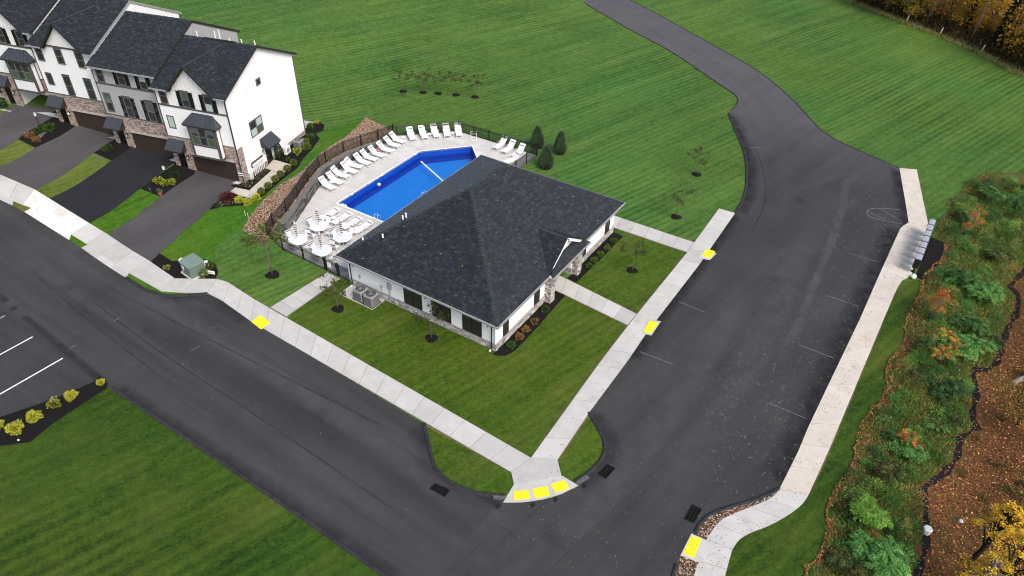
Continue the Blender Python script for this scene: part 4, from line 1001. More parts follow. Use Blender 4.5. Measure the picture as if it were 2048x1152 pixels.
def merge_arr(name, parts, m, parent, off=(0, 0, 0), kind=None):
    V = []; F = []; C = []; n = 0
    for v, f, c in parts:
        if len(v) == 0: continue
        V.append(v); F.append(f+n); C.append(c); n += len(v)
    V = np.concatenate(V)-np.array(off); o = arr_obj(name, V, np.concatenate(F), m, np.concatenate(C), parent)
    return tag(o, kind=kind)
WCACHE = {}
def window(parent, x, y, z, rz, W, H, n=1, frame=None, glass=None, trim=0.07, shutters=0, sash=True, head=0.0, sashm=None, shm=None):
    """front faces local -y; x is the centre, z the sill"""
    frame = frame or M_trim; glass = glass or [M_glass]*(2*n); sashm = sashm or M_winframe_grey
    b = B()
    b.box(-W/2-trim, W/2+trim, -0.05, 0.0, -trim, 0).box(-W/2-trim, W/2+trim, -0.05, 0, H, H+trim+head)
    b.box(-W/2-trim, -W/2, -0.05, 0, 0, H).box(W/2, W/2+trim, -0.05, 0, 0, H)
    for k in range(1, n): xx = -W/2+W*k/n; b.box(xx-trim*0.6, xx+trim*0.6, -0.045, 0, 0, H)
    if head: b.box(-W/2-trim-0.03, W/2+trim+0.03, -0.06, 0.0, H+trim+head, H+trim+head+0.03)
    f = b.o('window', frame, parent, loc=(x, y, z), rz=rz)
    sb = B(); pw = W/n
    for k in range(n):
        x0 = -W/2+pw*k+(trim*0.6 if k else 0); x1 = -W/2+pw*(k+1)-(trim*0.6 if k < n-1 else 0)
        r = 0.028
        sb.box(x0, x1, -0.042, -0.02, 0, r).box(x0, x1, -0.042, -0.02, H-r, H).box(x0, x0+r, -0.042, -0.02, r, H-r).box(x1-r, x1, -0.042, -0.02, r, H-r)
        if sash: sb.box(x0+r, x1-r, -0.044, -0.02, H/2-r*0.7, H/2+r*0.7)
        if sash:
            B().add([(x0+r, -0.032, r), (x1-r, -0.032, r), (x1-r, -0.032, H/2-r*0.7), (x0+r, -0.032, H/2-r*0.7)], [(0, 1, 2, 3)]).o('pane', glass[(2*k) % len(glass)], f)
            B().add([(x0+r, -0.034, H/2+r*0.7), (x1-r, -0.034, H/2+r*0.7), (x1-r, -0.034, H-r), (x0+r, -0.034, H-r)], [(0, 1, 2, 3)]).o('pane', glass[(2*k+1) % len(glass)], f)
        else:
            B().add([(x0+r, -0.032, r), (x1-r, -0.032, r), (x1-r, -0.032, H-r), (x0+r, -0.032, H-r)], [(0, 1, 2, 3)]).o('pane', glass[k % len(glass)], f)
    sb.o('sash', sashm, f)
    if shutters:
        for s in (-1, 1):
            c = s*(W/2+trim+shutters/2+0.01); sh = B(); sh.box(c-shutters/2, c+shutters/2, -0.02, 0, -trim, H+trim)
            sh.box(c-shutters/2, c-shutters/2+0.05, -0.045, -0.02, -trim, H+trim).box(c+shutters/2-0.05, c+shutters/2, -0.045, -0.02, -trim, H+trim)
            for zz in np.linspace(-trim+0.06, H+trim-0.06, 14): sh.box(c-shutters/2+0.05, c+shutters/2-0.05, -0.035, -0.02, zz-0.018, zz+0.018)
            sh.o('shutter', shm or M_shutter, parent, loc=(x, y, z), rz=rz)
    return f
def lantern(parent, x, y, z, rz, lit=False):
    """wall lantern: back plate, arm, cage"""
    l = B().box(-0.06, 0.06, -0.03, 0, -0.05, 0.22).tube([(0, -0.02, 0.16), (0, -0.12, 0.24), (0, -0.16, 0.2)], 0.014, 5)
    l.lathe([(0.02, 0.24), (0.09, 0.17), (0.10, 0.15)], 0, -0.16, 6).lathe([(0.06, -0.14), (0.06, -0.11)], 0, -0.16, 6)
    for k in range(4):
        t = math.pi/4+k*math.pi/2; l.tube([(0.085*math.cos(t), -0.16+0.085*math.sin(t), 0.15), (0.055*math.cos(t), -0.16+0.055*math.sin(t), -0.12)], 0.008, 4)
    o = l.o('wall_lamp', M_black_metal, parent, loc=(x, y, z), rz=rz)
    B().lathe([(0.04, -0.10), (0.055, 0.05), (0.05, 0.14)], 0, -0.16, 8).o('lamp_glass', M_lampglow if lit else M_tableglass, o)
    return o

# ================================================================== CLUBHOUSE
CX, CY = -29.05, 42.0
CLB = thing('clubhouse', 'single storey white clubhouse with dark shingle hip roof beside the pool', 'building', (CX, CY, 0))
OF = (-CX, -CY, 0)
def cb(b, name, m, parent=CLB, **k): return b.o(name, m, parent, loc=OF if parent is CLB else None, **k)
ST = 0.62
RX = -24.4                                       # back of the entrance recess
w = B().box(CLX0, RX, CLY0, CLY1, ST, 2.95).box(RX, CLX1, CLY0, 39.75, ST, 2.95).box(RX, CLX1, 43.75, CLY1, ST, 2.95)
cb(w, 'wall', M_siding_c)
e = 0.07
w = B().box(CLX0-e, RX-0.01, CLY0-e, CLY1+e, 0, ST-0.02).box(RX, CLX1+e, CLY0-e, 39.75+e, 0, ST-0.02).box(RX, CLX1+e, 43.75-e, CLY1+e, 0, ST-0.02)
cb(w, 'stone_base', M_stone)
e2 = 0.11
M_sill = mat('stone_sill', (0.30, 0.30, 0.30), 0.8, 0.2, noise=(4, 0.15))
w = B().box(CLX0-e2, RX-0.012, CLY0-e2, CLY1+e2, ST-0.02, ST+0.045).box(RX-0.01, CLX1+e2, CLY0-e2, 39.75+e2, ST-0.02, ST+0.045).box(RX-0.01, CLX1+e2, 43.75-e2, CLY1+e2, ST-0.02, ST+0.045)
cb(w, 'sill_course', M_sill)
laps(CLB, M_siding_c, lambda u, o, z: (u-CX, CLY0-o-CY, z), lambda z: [(CLX0+0.09, CLX1-0.02)], ST+0.05, 2.93, 0.115, 0.018)
laps(CLB, M_siding_c, lambda u, o, z: (CLX1+o-CX, u-CY, z), lambda z: [(CLY0+0.03, 39.74), (43.76, CLY1-0.03)], ST+0.05, 2.93, 0.115, 0.018)
# individual veneer stones standing proud on the two street faces (larger pieces only)
for (ax, q0, q1, fx) in (('x', CLX0, CLX1, CLY0-e), ('y', CLY0, 39.6, CLX1+e), ('y', 44.0, CLY1, CLX1+e)):
    V = []; bs = B(); zz = 0.01; r = 0
    while zz < ST-0.06:
        hgt_r = random.choice((0.11, 0.15, 0.19)); hgt_r = min(hgt_r, ST-0.03-zz); p = q0-random.uniform(0, 0.3)
        while p < q1:
            L = random.uniform(0.2, 0.62); a, b2 = max(p, q0-0.05)+0.008, min(p+L, q1+0.05)-0.008
            if b2-a > 0.06:
                pr = random.uniform(0.006, 0.035)
                if ax == 'x': bs.box(a, b2, fx-pr, fx+0.01, zz+0.006, zz+hgt_r-0.006)
                else: bs.box(fx-0.01, fx+pr, a, b2, zz+0.006, zz+hgt_r-0.006)
            p += L
        zz += hgt_r; r += 1
    nfc = len(bs.f)//6
    o = cb(bs, 'veneer_stones', M_rock); o['kind'] = 'stuff'
    a = o.data.color_attributes.new('Col', 'FLOAT_COLOR', 'POINT'); cc = np.ones((len(bs.v), 4), np.float32)
    cc[:, :3] = np.repeat(palette(nfc, [(0.34, 0.33, 0.32), (0.46, 0.45, 0.43), (0.55, 0.53, 0.51), (0.24, 0.23, 0.225), (0.40, 0.36, 0.32)], 0.12), 8, 0); a.data.foreach_set('color', cc.ravel())
# corner boards
for x, y in ((CLX0, CLY0), (CLX1, CLY0), (CLX1, CLY1), (CLX0, CLY1)):
    cb(B().box(x-0.09, x+0.02 if x == CLX0 else x+0.09, y-0.09, y+0.09, ST+0.046, 2.93) if x == CLX0 else B().box(x-0.02, x+0.03, y-0.11 if y == CLY0 else y-0.02, y+0.02 if y == CLY0 else y+0.03, ST+0.046, 2.93), 'corner_board', M_white)
# windows
BR = mat('bronze_window', (0.012, 0.011, 0.010), 0.45, 0.4)
SASHB = mat('bronze_sash', (0.030, 0.027, 0.025), 0.45, 0.4)
for a, b in ((-30.48, -28.75), (-27.8, -26.02), (-24.97, -23.26)):
    window(CLB, (a+b)/2-CX, CLY0-CY-0.012, ST+0.10, 0, b-a-0.14, 2.0, 2, BR, [M_screen, M_glass], sashm=SASHB)
for a, b in ((33.6, 34.32), (37.9, 38.68), (45.37, 46.18), (49.64, 50.46)):
    window(CLB, CLX1+0.012-CX, (a+b)/2-CY, ST+0.10, R(90), b-a-0.14, 2.0, 1, BR, [M_screen, M_glass], sashm=SASHB)
dd = B().box(RX-0.0, RX+0.05, 40.9, 41.85, 0.08, 2.1).box(RX, RX+0.05, 41.88, 42.83, 0.08, 2.1); cb(dd, 'door', M_door)
cb(B().box(RX+0.05, RX+0.1, 41.72, 41.78, 0.9, 1.2).box(RX+0.05, RX+0.1, 41.95, 42.01, 0.9, 1.2), 'door_handle', M_gutter)
# roof body: eave ring, soffit, underlay
EX0, EX1, EY0, EY1, EZ, RZ = -36.66, -21.5, 32.1, 51.85, 3.0, 7.92
run = (EX1-EX0)/2; RXm = (EX0+EX1)/2; RY0, RY1 = EY0+run, EY1-run
A_, B_, C_, D_ = (EX0, EY0, EZ), (EX1, EY0, EZ), (EX1, EY1, EZ), (EX0, EY1, EZ); R1, R2 = (RXm, RY0, RZ), (RXm, RY1, RZ)
rb = B(); dn = 0.012
rb.add([(x, y, z-dn) for x, y, z in (A_, B_, C_, D_, R1, R2)]+[(x, y, EZ-0.06) for x, y, _ in (A_, B_, C_, D_)], [(0, 1, 4), (1, 2, 5, 4), (2, 3, 5), (3, 0, 4, 5), (9, 8, 7, 6), (0, 6, 7, 1), (1, 7, 8, 2), (2, 8, 9, 3), (3, 9, 6, 0)])
roof = cb(rb, 'roof', M_underlay)
cb(B().box(EX0+0.06, EX1-0.06, EY0+0.06, EY1-0.06, 2.955, EZ-0.062), 'soffit', M_soffit)
gt_ = B(); gw = 0.11
gt_.box(EX0-gw, EX1+gw, EY0-gw, EY0-0.004, EZ-0.15, EZ-0.01).box(EX0-gw, EX1+gw, EY1+0.004, EY1+gw, EZ-0.15, EZ-0.01)
gt_.box(EX0-gw, EX0-0.004, EY0, EY1, EZ-0.15, EZ-0.012).box(EX1+0.004, EX1+gw, EY0, 39.0, EZ-0.15, EZ-0.012).box(EX1+0.004, EX1+gw, 44.9, EY1, EZ-0.15, EZ-0.012)
cb(gt_, 'gutter', M_gutter)
parts = [shingle_face([A_, B_, R1], (1, 0, 0)), shingle_face([B_, C_, R2, R1], (0, 1, 0)), shingle_face([C_, D_, R2], (-1, 0, 0)), shingle_face([D_, A_, R1, R2], (0, -1, 0))]
parts += [ridge_cap(A_, R1), ridge_cap(B_, R1), ridge_cap(C_, R2), ridge_cap(D_, R2), ridge_cap(R1, R2)]
# porch gable
GY, GZr, GX = 41.95, 4.87, -21.58
PK_, RG_ = (GX, GY, GZr), (-24.42, GY, GZr)
gl_, gr_ = (GX, 39.05, 3.01), (GX, 44.85, 3.01)
gb = B().slab([gl_, PK_, RG_, (-21.5, 39.03, 2.99)], 0.05).slab([PK_, gr_, (-21.5, 44.87, 2.99), RG_], 0.05); g_roof = cb(gb, 'porch_roof', M_underlay)
parts += [shingle_face([gl_, PK_, RG_], (1, 0, 0)), shingle_face([gr_, RG_, PK_], (1, 0, 0)), ridge_cap(RG_, PK_)]
pt = [(-21.1, 39.0, 3.0), (-21.1, 44.9, 3.0), (-21.95, 44.05, 3.55), (-21.95, 39.85, 3.55)]
cb(B().slab([(x, y, z-0.012) for x, y, z in pt], 0.04), 'pent_roof', M_underlay); parts.append(shingle_face(pt, (0, 1, 0)))
merge_arr('shingles', parts, M_shingle, CLB, (CX, CY, 0), 'stuff')
cb(B().add([(-21.96, 39.6, 3.3), (-21.96, 44.3, 3.3), (-21.96, GY, 4.8), (-22.02, 39.6, 3.3), (-22.02, 44.3, 3.3), (-22.02, GY, 4.8)], [(0, 1, 2), (5, 4, 3), (0, 3, 4, 1), (1, 4, 5, 2), (2, 5, 3, 0)]), 'gable_face', M_batten_w)
rk = B()
for s, yb in ((-1, 39.12), (1, 44.78)):
    d = np.array([0, GY-yb, GZr-3.03]); d /= np.linalg.norm(d); nn = np.array([0, -d[2], d[1]])*(1 if d[1] > 0 else -1)
    p0 = np.array([GX, yb, 3.03]); p1 = np.array([GX, GY, GZr]); q = [p0-nn*0.20, p1-nn*0.20-(0, 0, 0.02), p1, p0]
    rk.add([tuple(k+(0.03, 0, 0)) for k in q]+[tuple(k-(0.03, 0, 0)) for k in q], [(0, 1, 2, 3), (7, 6, 5, 4), (0, 4, 5, 1), (1, 5, 6, 2), (2, 6, 7, 3), (3, 7, 4, 0)])
cb(rk, 'rake_board', M_white)
cb(B().box(-22.4, -21.14, 39.1, 44.8, 2.80, 2.935), 'porch_beam', M_white)
cb(B().box(-21.14, -21.02, 38.95, 44.95, EZ-0.15, EZ-0.012), 'gutter', M_gutter)
for y0, y1 in ((39.5, 40.18), (43.86, 44.54)):
    c = cb(B().box(-22.12, -21.5, y0, y1, 0, 2.78), 'stone_column', M_stone)
    bs = B()
    for fx in range(4):
        zz = 0.02
        while zz < 2.68:
            hh = random.choice((0.12, 0.16, 0.2)); p = 0
            while p < 0.6:
                L = random.uniform(0.18, 0.45); q = min(p+L, 0.6); pr = random.uniform(0.008, 0.035)
                if q-p > 0.07:
                    if fx == 0: bs.box(-22.1+p, -22.1+q-0.012, y0-pr, y0+0.005, zz, min(zz+hh-0.012, 2.76))
                    elif fx == 1: bs.box(-21.505, -21.5+pr, y0+p+0.03, y0+q+0.018, zz, min(zz+hh-0.012, 2.76))
                    elif fx == 2: bs.box(-22.1+p, -22.1+q-0.012, y1-0.005, y1+pr, zz, min(zz+hh-0.012, 2.76))
                p = q
            zz += hh
    o = cb(bs, 'veneer_stones', M_rock); o['kind'] = 'stuff'; nfc = len(bs.f)//6
    a = o.data.color_attributes.new('Col', 'FLOAT_COLOR', 'POINT'); cc = np.ones((len(bs.v), 4), np.float32)
    cc[:, :3] = np.repeat(palette(nfc, [(0.30, 0.28, 0.27), (0.42, 0.40, 0.38), (0.22, 0.20, 0.19), (0.50, 0.48, 0.46)], 0.15), 8, 0); a.data.foreach_set('color', cc.ravel())
for x, y, rz in ((-35.5, CLY0, 0), (-28.28, CLY0, 0), (-22.65, CLY0, 0), (CLX1, 33.1, 90), (CLX1, 51.0, 90), (-21.5, 39.85, 90), (-21.5, 44.2, 90)):
    lantern(CLB, x-CX, y-CY, 2.25, R(rz))
# downspouts
for x, y in ((-35.85, CLY0-0.14), (-22.33, CLY0-0.14)):
    cb(B().tube([(x, EY0-0.05, 2.9), (x, EY0+0.02, 2.75), (x, y, 2.6), (x, y, 0.25), (x, y-0.12, 0.12)], 0.045, 6), 'downspout', M_black_metal)
    cb(B().tube([(x, y-0.10, 0.14), (x, y-0.25, 0.04)], 0.07, 6), 'splash_elbow', M_white)
def roofz(x, y): return EZ+0.649*max(0, min(x-EX0, EX1-x, y-EY0, EY1-y))
def RP(px, py):
    z = 4.0
    for _ in range(60): p = GZ(px, py, z); z = 0.5*z+0.5*roofz(*p)
    return p[0], p[1], z
for px, py, h in ((806, 441, 0.45), (812.5, 437, 0.5), (766, 477, 0.40), (726, 482, 0.35)):
    x, y, z = RP(px, py); v = cb(B().tube([(x, y, z-0.1), (x, y, z+h)], 0.07, 8), 'vent_pipe', M_white); B().lathe([(0.16, z-0.05), (0.13, z+0.06), (0.08, z+0.10)], x, y, 8).o('flashing', M_underlay, v)
# leaves lying on the roof
lf = []
for k in range(95):
    x = random.uniform(EX0+0.5, EX1-0.3); y = random.uniform(EY0+0.4, EY1-1); lf.append((x, y, roofz(x, y)+0.05))
lf = np.array(lf); V, F, C = scatter(LEAF_V, LEAF_F, lf, rng.uniform(0.07, 0.15, len(lf)), rotmats(len(lf), 0.6), palette(len(lf), [(0.55, 0.52, 0.46), (0.42, 0.25, 0.10), (0.60, 0.36, 0.12), (0.35, 0.33, 0.30)], 0.2))
tag(arr_obj('roof_leaves', V, F, M_deadleaf, C), 'scattered pale and orange fallen leaves on the clubhouse roof', 'leaves', kind='stuff')

# ================================================================== TOWNHOUSES
TO = np.array(GZ(488.5, 367.5, 1.2)); TH = R(14.5); UW = 7.4
def tloc(x, y, z=0): return (TO[0]+x*math.cos(TH)-y*math.sin(TH), TO[1]+x*math.sin(TH)+y*math.cos(TH), z)
def seam_roof(parent, name, poly, n, along, m=None):
    """standing seam metal panel with raised ribs"""
    o = B().slab(poly, 0.03).o(name, m or M_stand, parent)
    P = [np.array(p, float) for p in poly]
    rb = B()
    for k in range(n+1):
        t = k/n; a = P[0]+(P[1]-P[0])*t; b = P[3]+(P[2]-P[3])*t
        rb.tube([tuple(a+(0, 0, 0.02)), tuple(b+(0, 0, 0.02))], 0.017, 4)
    rb.o('seam_rib', M_trim_dark, o); return o
def awning(parent, x0, x1, z0, z1, dep, yb=0.0):
    """small hipped canopy of seamed metal over a door; front faces -y"""
    body = B().box(x0+0.03, x1-0.03, yb-dep+0.04, yb, z0-0.16, z0-0.02).o('canopy', M_trim_dark, parent)
    i = 0.0
    pl = [(x0, yb-dep, z0), (x1, yb-dep, z0), (x1-i, yb, z1), (x0+i, yb, z1)]
    B().slab(pl, 0.035).o('canopy_roof', M_stand, body)
    B().add([(x0+0.02, yb-dep, z0-0.02), (x0+0.02, yb, z1-0.03), (x0+0.02, yb, z0-0.02)], [(0, 1, 2)]).o('canopy_cheek', M_trim_dark, body)
    B().add([(x1-0.02, yb-dep, z0-0.02), (x1-0.02, yb, z0-0.02), (x1-0.02, yb, z1-0.03)], [(0, 1, 2)]).o('canopy_cheek', M_trim_dark, body)
    rb = B()
    for k in range(5):
        t = k/4; rb.tube([(x0+(x1-x0)*t, yb-dep, z0+0.02), (x0+(x1-x0)*t, yb, z1+0.02)], 0.018, 4)
    rb.o('seam_rib', M_trim_dark, body)
def garage(parent, x0, x1, z1, y=0.12):
    d = B().box(x0, x1, y, y+0.05, 0.0, z1).o('garage_door', M_garage, parent)
    for r in range(4):
        for k in range(8):
            w8 = (x1-x0)/8; B().bbox(x0+w8*k+0.06, x0+w8*(k+1)-0.06, y-0.018, y+0.002, z1/4*r+0.07, z1/4*(r+1)-0.07, 0.01).o('panel', M_garage, d)
def corbel(parent, x0, x1, z):
    n = int((x1-x0)/0.75)
    for k in range(n): B().box(x0+(x1-x0)*k/n+0.03, x0+(x1-x0)*(k+1)/n-0.03, -0.07, 0.0, z, z+0.17).o('lintel_stone', mat('lintel_grey', (0.42, 0.40, 0.39), 0.8, 0.2, noise=(5, 0.2)), parent)
def battens(parent, x0, x1, z0, ztop, m, step=0.41, y=-0.03):
    n = int((x1-x0)/step)
    for k in range(n+1):
        x = x0+(x1-x0)*k/n; zt = ztop(x) if callable(ztop) else ztop
        if zt-z0 < 0.15: continue
        B().box(x-0.022, x+0.022, y-0.018, y, z0, zt).o('batten', m, parent)
def townhouse(k, label, body_m, top_m, gable, bay, shutters, depth, dz, openbay=False):
    d = 0.75*k; t = thing('townhouse', label, 'house', tloc(-UW*k, d, 1.2+dz), TH, 'row of three storey townhouses')
    x0, x1 = -UW, 0.0
    ev, rz_ = 8.72, 8.72+depth/2*0.48
    base = -1.6
    # masonry ground floor with openings for garage and door
    gx0, gx1, gz = -5.25, -0.45, 2.12
    m = B(); T = 0.30
    m.box(gx1, x1, 0, T, base, 3.78).box(gx0, gx1, 0, T, gz, 3.78).box(-6.05, gx0, 0, T, base, 3.78).box(-7.0, -6.05, 0, T, 2.2, 3.78).box(x0, -7.0, 0, T, base, 3.78)
    m.o('brick_wall', M_brick, t)
    m = B().box(x0+0.002, x1-0.002, T+0.002, depth, base, 3.78)
    if openbay: m = B().box(x0+0.002, x1-0.002, 5.5, depth, base, 3.78).box(x0+0.002, gx0, T+0.002, 5.5, base, 3.78).box(gx1, x1-0.002, T+0.002, 5.5, base, 3.78)
    m.o('ground_floor_wall', M_siding_w if body_m is not M_siding_g else M_siding_g, t)
    # upper storeys
    up = B(); zb = 6.86 if top_m is not body_m else 3.78
    up.box(x0, x1, 0.03, depth, 3.78, ev); side_m = body_m
    up.add([(x0, 0.03, ev), (x0, depth, ev), (x0, depth/2, rz_-0.1), (x1, 0.03, ev), (x1, depth, ev), (x1, depth/2, rz_-0.1)], [(0, 2, 1), (3, 4, 5), (0, 3, 5, 2), (1, 2, 5, 4)])
    up.o('wall', side_m, t)
    if top_m is not body_m:
        B().box(x0, x1, 0.0, 0.029, 6.95, ev).o('upper_panel', top_m, t)
    if k != 2: B().box(x0-0.01, x1+0.01, -0.045, 0.029, 6.80, 6.95).o('band_trim', M_trim, t)
    B().box(x0-0.01, x1+0.01, -0.04, 0.029, 3.72, 3.80).o('band_trim', M_trim if k else M_winframe_grey, t)
    for xx in (x0, x1):
        B().box(xx-0.08 if xx == x1 else xx, xx if xx == x1 else xx+0.08, -0.04, 0.03, 3.8, ev-0.1).o('corner_trim', M_trim, t)
    laps(t, body_m, lambda u, o, z: (u, 0.03-o, z), lambda z: [(x0+0.08, x1-0.08)], 3.8, 6.80 if k != 2 else ev-0.12, 0.18)
    hw_ = depth/2
    laps(t, body_m, lambda u, o, z: (x1+o, u, z), lambda z: [(0.05, depth)] if z <= ev else [(0.05+(z-ev)/0.48, depth-(z-ev)/0.48)], 3.8 if k else -0.3, rz_-0.12, 0.18)
    # roof
    oh = 0.42; ez = ev-oh*0.48+0.05; xr = x1+(0.32 if k == 0 else 0.08); xl = x0-0.08 if k < 3 else x0-0.1
    f = [(xl, -oh, ez), (xr, -oh, ez), (xr, depth/2, rz_), (xl, depth/2, rz_)]; bk = [(xr, depth+oh, ez), (xl, depth+oh, ez), (xl, depth/2, rz_), (xr, depth/2, rz_)]
    fz = lambda y: ez+(y+oh)*(rz_-ez)/(depth/2+oh)
    fr = [f]
    if gable:
        q0, q1, ym = -5.37, -0.98, 0.06
        fr = [[(xl, -oh, ez), (q0, -oh, ez), (q0, depth/2, rz_), (xl, depth/2, rz_)], [(q1, -oh, ez), (xr, -oh, ez), (xr, depth/2, rz_), (q1, depth/2, rz_)], [(q0, ym, fz(ym)), (q1, ym, fz(ym)), (q1, depth/2, rz_), (q0, depth/2, rz_)]]
    rb_ = B()
    for ff in fr: rb_.slab([(x, y, z-0.012) for x, y, z in ff], 0.14)
    rf = rb_.slab([(x, y, z-0.012) for x, y, z in bk], 0.14).o('roof', M_underlay, t)
    B().slab([(xr+0.004, -oh, ez+0.02), (xr+0.004, -oh, ez-0.2), (xr+0.004, depth/2, rz_-0.2), (xr+0.004, depth/2, rz_+0.02)][::-1], 0.03).slab([(xr+0.004, depth+oh, ez+0.02), (xr+0.004, depth/2, rz_+0.02), (xr+0.004, depth/2, rz_-0.2), (xr+0.004, depth+oh, ez-0.2)][::-1], 0.03).o('rake_board', M_trim_dark if k != 2 else M_gutter, rf)
    parts = [shingle_face(ff, (1, 0, 0), 0.21) for ff in fr]+[shingle_face(bk, (1, 0, 0), 0.21), ridge_cap((xl, depth/2, rz_), (xr, depth/2, rz_))]
    gut = B()
    if gable:
        ga, gb2, gc = -5.35, -1.0, -3.2; pk = 11.0; hw = (gb2-ga)/2; sl = (pk-8.75)/hw
        yr = -oh-0.05
        # cross gable: ridge runs back until it meets the main roof
        ymeet = (pk+0.1-ez)/0.48-oh
        L = [(ga-0.28, yr, 8.75-0.28*sl+0.1), (gc, yr, pk+0.1), (gc, min(ymeet, depth/2), pk+0.1)]; Rr = [(gb2+0.28, yr, 8.75-0.28*sl+0.1), (gc, min(ymeet, depth/2), pk+0.1), (gc, yr, pk+0.1)]
        zl = L[0][2]; yl = max(yr, (zl-ez)/0.48-oh)
        L4 = [(ga-0.28, yr, zl), (gc, yr, pk+0.1), (gc, min(ymeet, depth/2), pk+0.1), (ga-0.28, yl+0.02, zl)]; R4 = [(gb2+0.28, yr, zl), (gb2+0.28, yl+0.02, zl), (gc, min(ymeet, depth/2), pk+0.1), (gc, yr, pk+0.1)]
        gr = B().slab([(a, b, c-0.012) for a, b, c in L4], 0.1).slab([(a, b, c-0.012) for a, b, c in R4], 0.1).o('gable_roof', M_underlay, t)
        parts += [shingle_face(L4, (0, 1, 0), 0.21), shingle_face(R4, (0, 1, 0), 0.21), ridge_cap((gc, yr, pk+0.1), (gc, min(ymeet, depth/2), pk+0.1))]
        B().add([(ga, -0.03, ev-0.12), (gb2, -0.03, ev-0.12), (gb2, -0.03, 8.75), (gc, -0.03, pk), (ga, -0.03, 8.75), (ga, 0.6, ev-0.12), (gb2, 0.6, ev-0.12), (gb2, 0.6, 8.75), (gc, 0.6, pk), (ga, 0.6, 8.75)], [(0, 1, 2, 3, 4), (9, 8, 7, 6, 5), (0, 5, 6, 1), (1, 6, 7, 2), (2, 7, 8, 3), (3, 8, 9, 4), (4, 9, 5, 0)]).o('gable_wall', top_m if top_m is not body_m else M_batten_w, t)
        rk = B()
        for xa in (ga-0.28, gb2+0.28):
            rk.slab([(xa, yr-0.015, zl), (gc, yr-0.015, pk+0.12), (gc, yr-0.015, pk-0.1), (xa, yr-0.015, zl-0.22)] if xa < gc else [(xa, yr-0.015, zl), (xa, yr-0.015, zl-0.22), (gc, yr-0.015, pk-0.1), (gc, yr-0.015, pk+0.12)], 0.03)
        rk.o('rake_board', M_trim_dark, gr)
        if k != 2: battens(t, ga+0.1, gb2-0.1, 7.0, lambda x: 8.75+sl*(hw-abs(x-gc))-0.08, top_m if isinstance(top_m, bpy.types.Material) else M_batten_w, y=-0.031)
        else: B().box(ga, gb2, -0.07, -0.03, 8.58, 8.74).o('band_trim', M_trim, t)
        gut.box(xl, ga-0.25, -oh-0.1, -oh, ez-0.12, ez+0.0).box(gb2+0.25, xr, -oh-0.1, -oh, ez-0.12, ez+0.0)
        if k != 2: battens(t, x0+0.1, ga-0.1, 6.96, 8.5, top_m, y=0.0); battens(t, gb2+0.15, x1-0.1, 6.96, 8.5, top_m, y=0.0)
    else:
        gut.box(xl, xr, -oh-0.1, -oh, ez-0.12, ez+0.0); battens(t, x0+0.1, x1-0.1, 6.96, 8.5, top_m, y=0.0)
    gut.o('gutter', M_gutter, t)
    merge_arr('shingles', parts, M_shingle, t, kind='stuff')
    # windows
    yw = -0.031 if gable else -0.001
    sh = 0.40 if shutters else 0
    G1 = [M_screen, M_glass]
    window(t, -6.56, -0.002, 7.06, 0, 0.66, 1.38, 1, M_trim, G1)
    window(t, -4.15, yw, 7.08, 0, 0.72, 1.36, 1, M_trim, [M_glass, M_glass_green] if k == 0 else G1, shutters=sh, head=0.08)
    window(t, -1.75, yw, 7.02, 0, 0.72, 1.40, 1, M_trim, [M_curtain, M_glass] if k == 0 else ([M_screen, M_curtain] if k == 1 else G1), shutters=sh, head=0.08)
    if k == 1: window(t, -6.6, 0.018, 4.1, 0, 0.7, 1.75, 1, M_trim, [M_screen, M_glass_green])
    else: window(t, -6.48, 0.018, 4.66, 0, 0.62, 1.12, 1, M_trim, [M_glass if k else M_curtain], sash=False)
    if bay:
        bx0, bx1, bd, bz0, bz1 = -4.25, -1.3, 0.62, 2.62, 5.72
        by = B().box(bx0, bx1, -bd, 0.03, bz0, bz1).o('bay_window', M_batten_w, t)
        tr = B()
        for xx in (bx0-0.02, bx1-0.2): tr.box(xx, xx+0.22, -bd-0.03, -bd, bz0-0.02, bz1)
        tr.box(bx0-0.02, bx1+0.02, -bd-0.035, -bd, bz1-0.22, bz1+0.01).box(bx0-0.03, bx1+0.03, -bd-0.04, 0.02, bz0-0.18, bz0).box(bx0+0.2, bx1-0.2, -bd-0.034, -bd, 3.62, 3.74)
        tr.box(bx1, bx1+0.02, -bd, -bd+0.12, bz0, bz1).box(bx1, bx1+0.02, -0.12, -0.02, bz0, bz1)
        tr.o('bay_trim', M_trim, by)
        window(by, (bx0+bx1)/2, -bd-0.002, 3.78, 0, 2.45, 1.65, 3, M_trim, [M_glass_green, M_glass, M_glass, M_screen, M_glass_green, M_glass])
        e0, e1, ed, zt = bx0-0.32, bx1+0.32, bd+0.28, 6.58
        seam_roof(by, 'bay_roof', [(e0, -ed, bz1), (e1, -ed, bz1), (e1-0.75, 0.0, zt), (e0+0.75, 0.0, zt)], 7, 0)
        B().slab([(e1, -ed, bz1), (e1, 0.0, bz1), (e1-0.75, 0.0, zt)], 0.03).o('bay_roof_side', M_stand, by)
        B().slab([(e0, 0.0, bz1), (e0, -ed, bz1), (e0+0.75, 0.0, zt)], 0.03).o('bay_roof_side', M_stand, by)
        B().box(e0+0.04, e1-0.04, -ed+0.04, 0.0, bz1-0.16, bz1-0.035).o('bay_fascia', M_trim_dark, by)
    else:
        window(t, -4.35, 0.018, 3.84, 0, 0.74, 1.92, 1, M_trim, [M_glass, M_screen], shutters=sh, head=0.08)
        window(t, -1.85, 0.018, 3.82, 0, 0.78, 1.92, 1, M_trim, [M_glass, M_glass], shutters=sh, head=0.08)
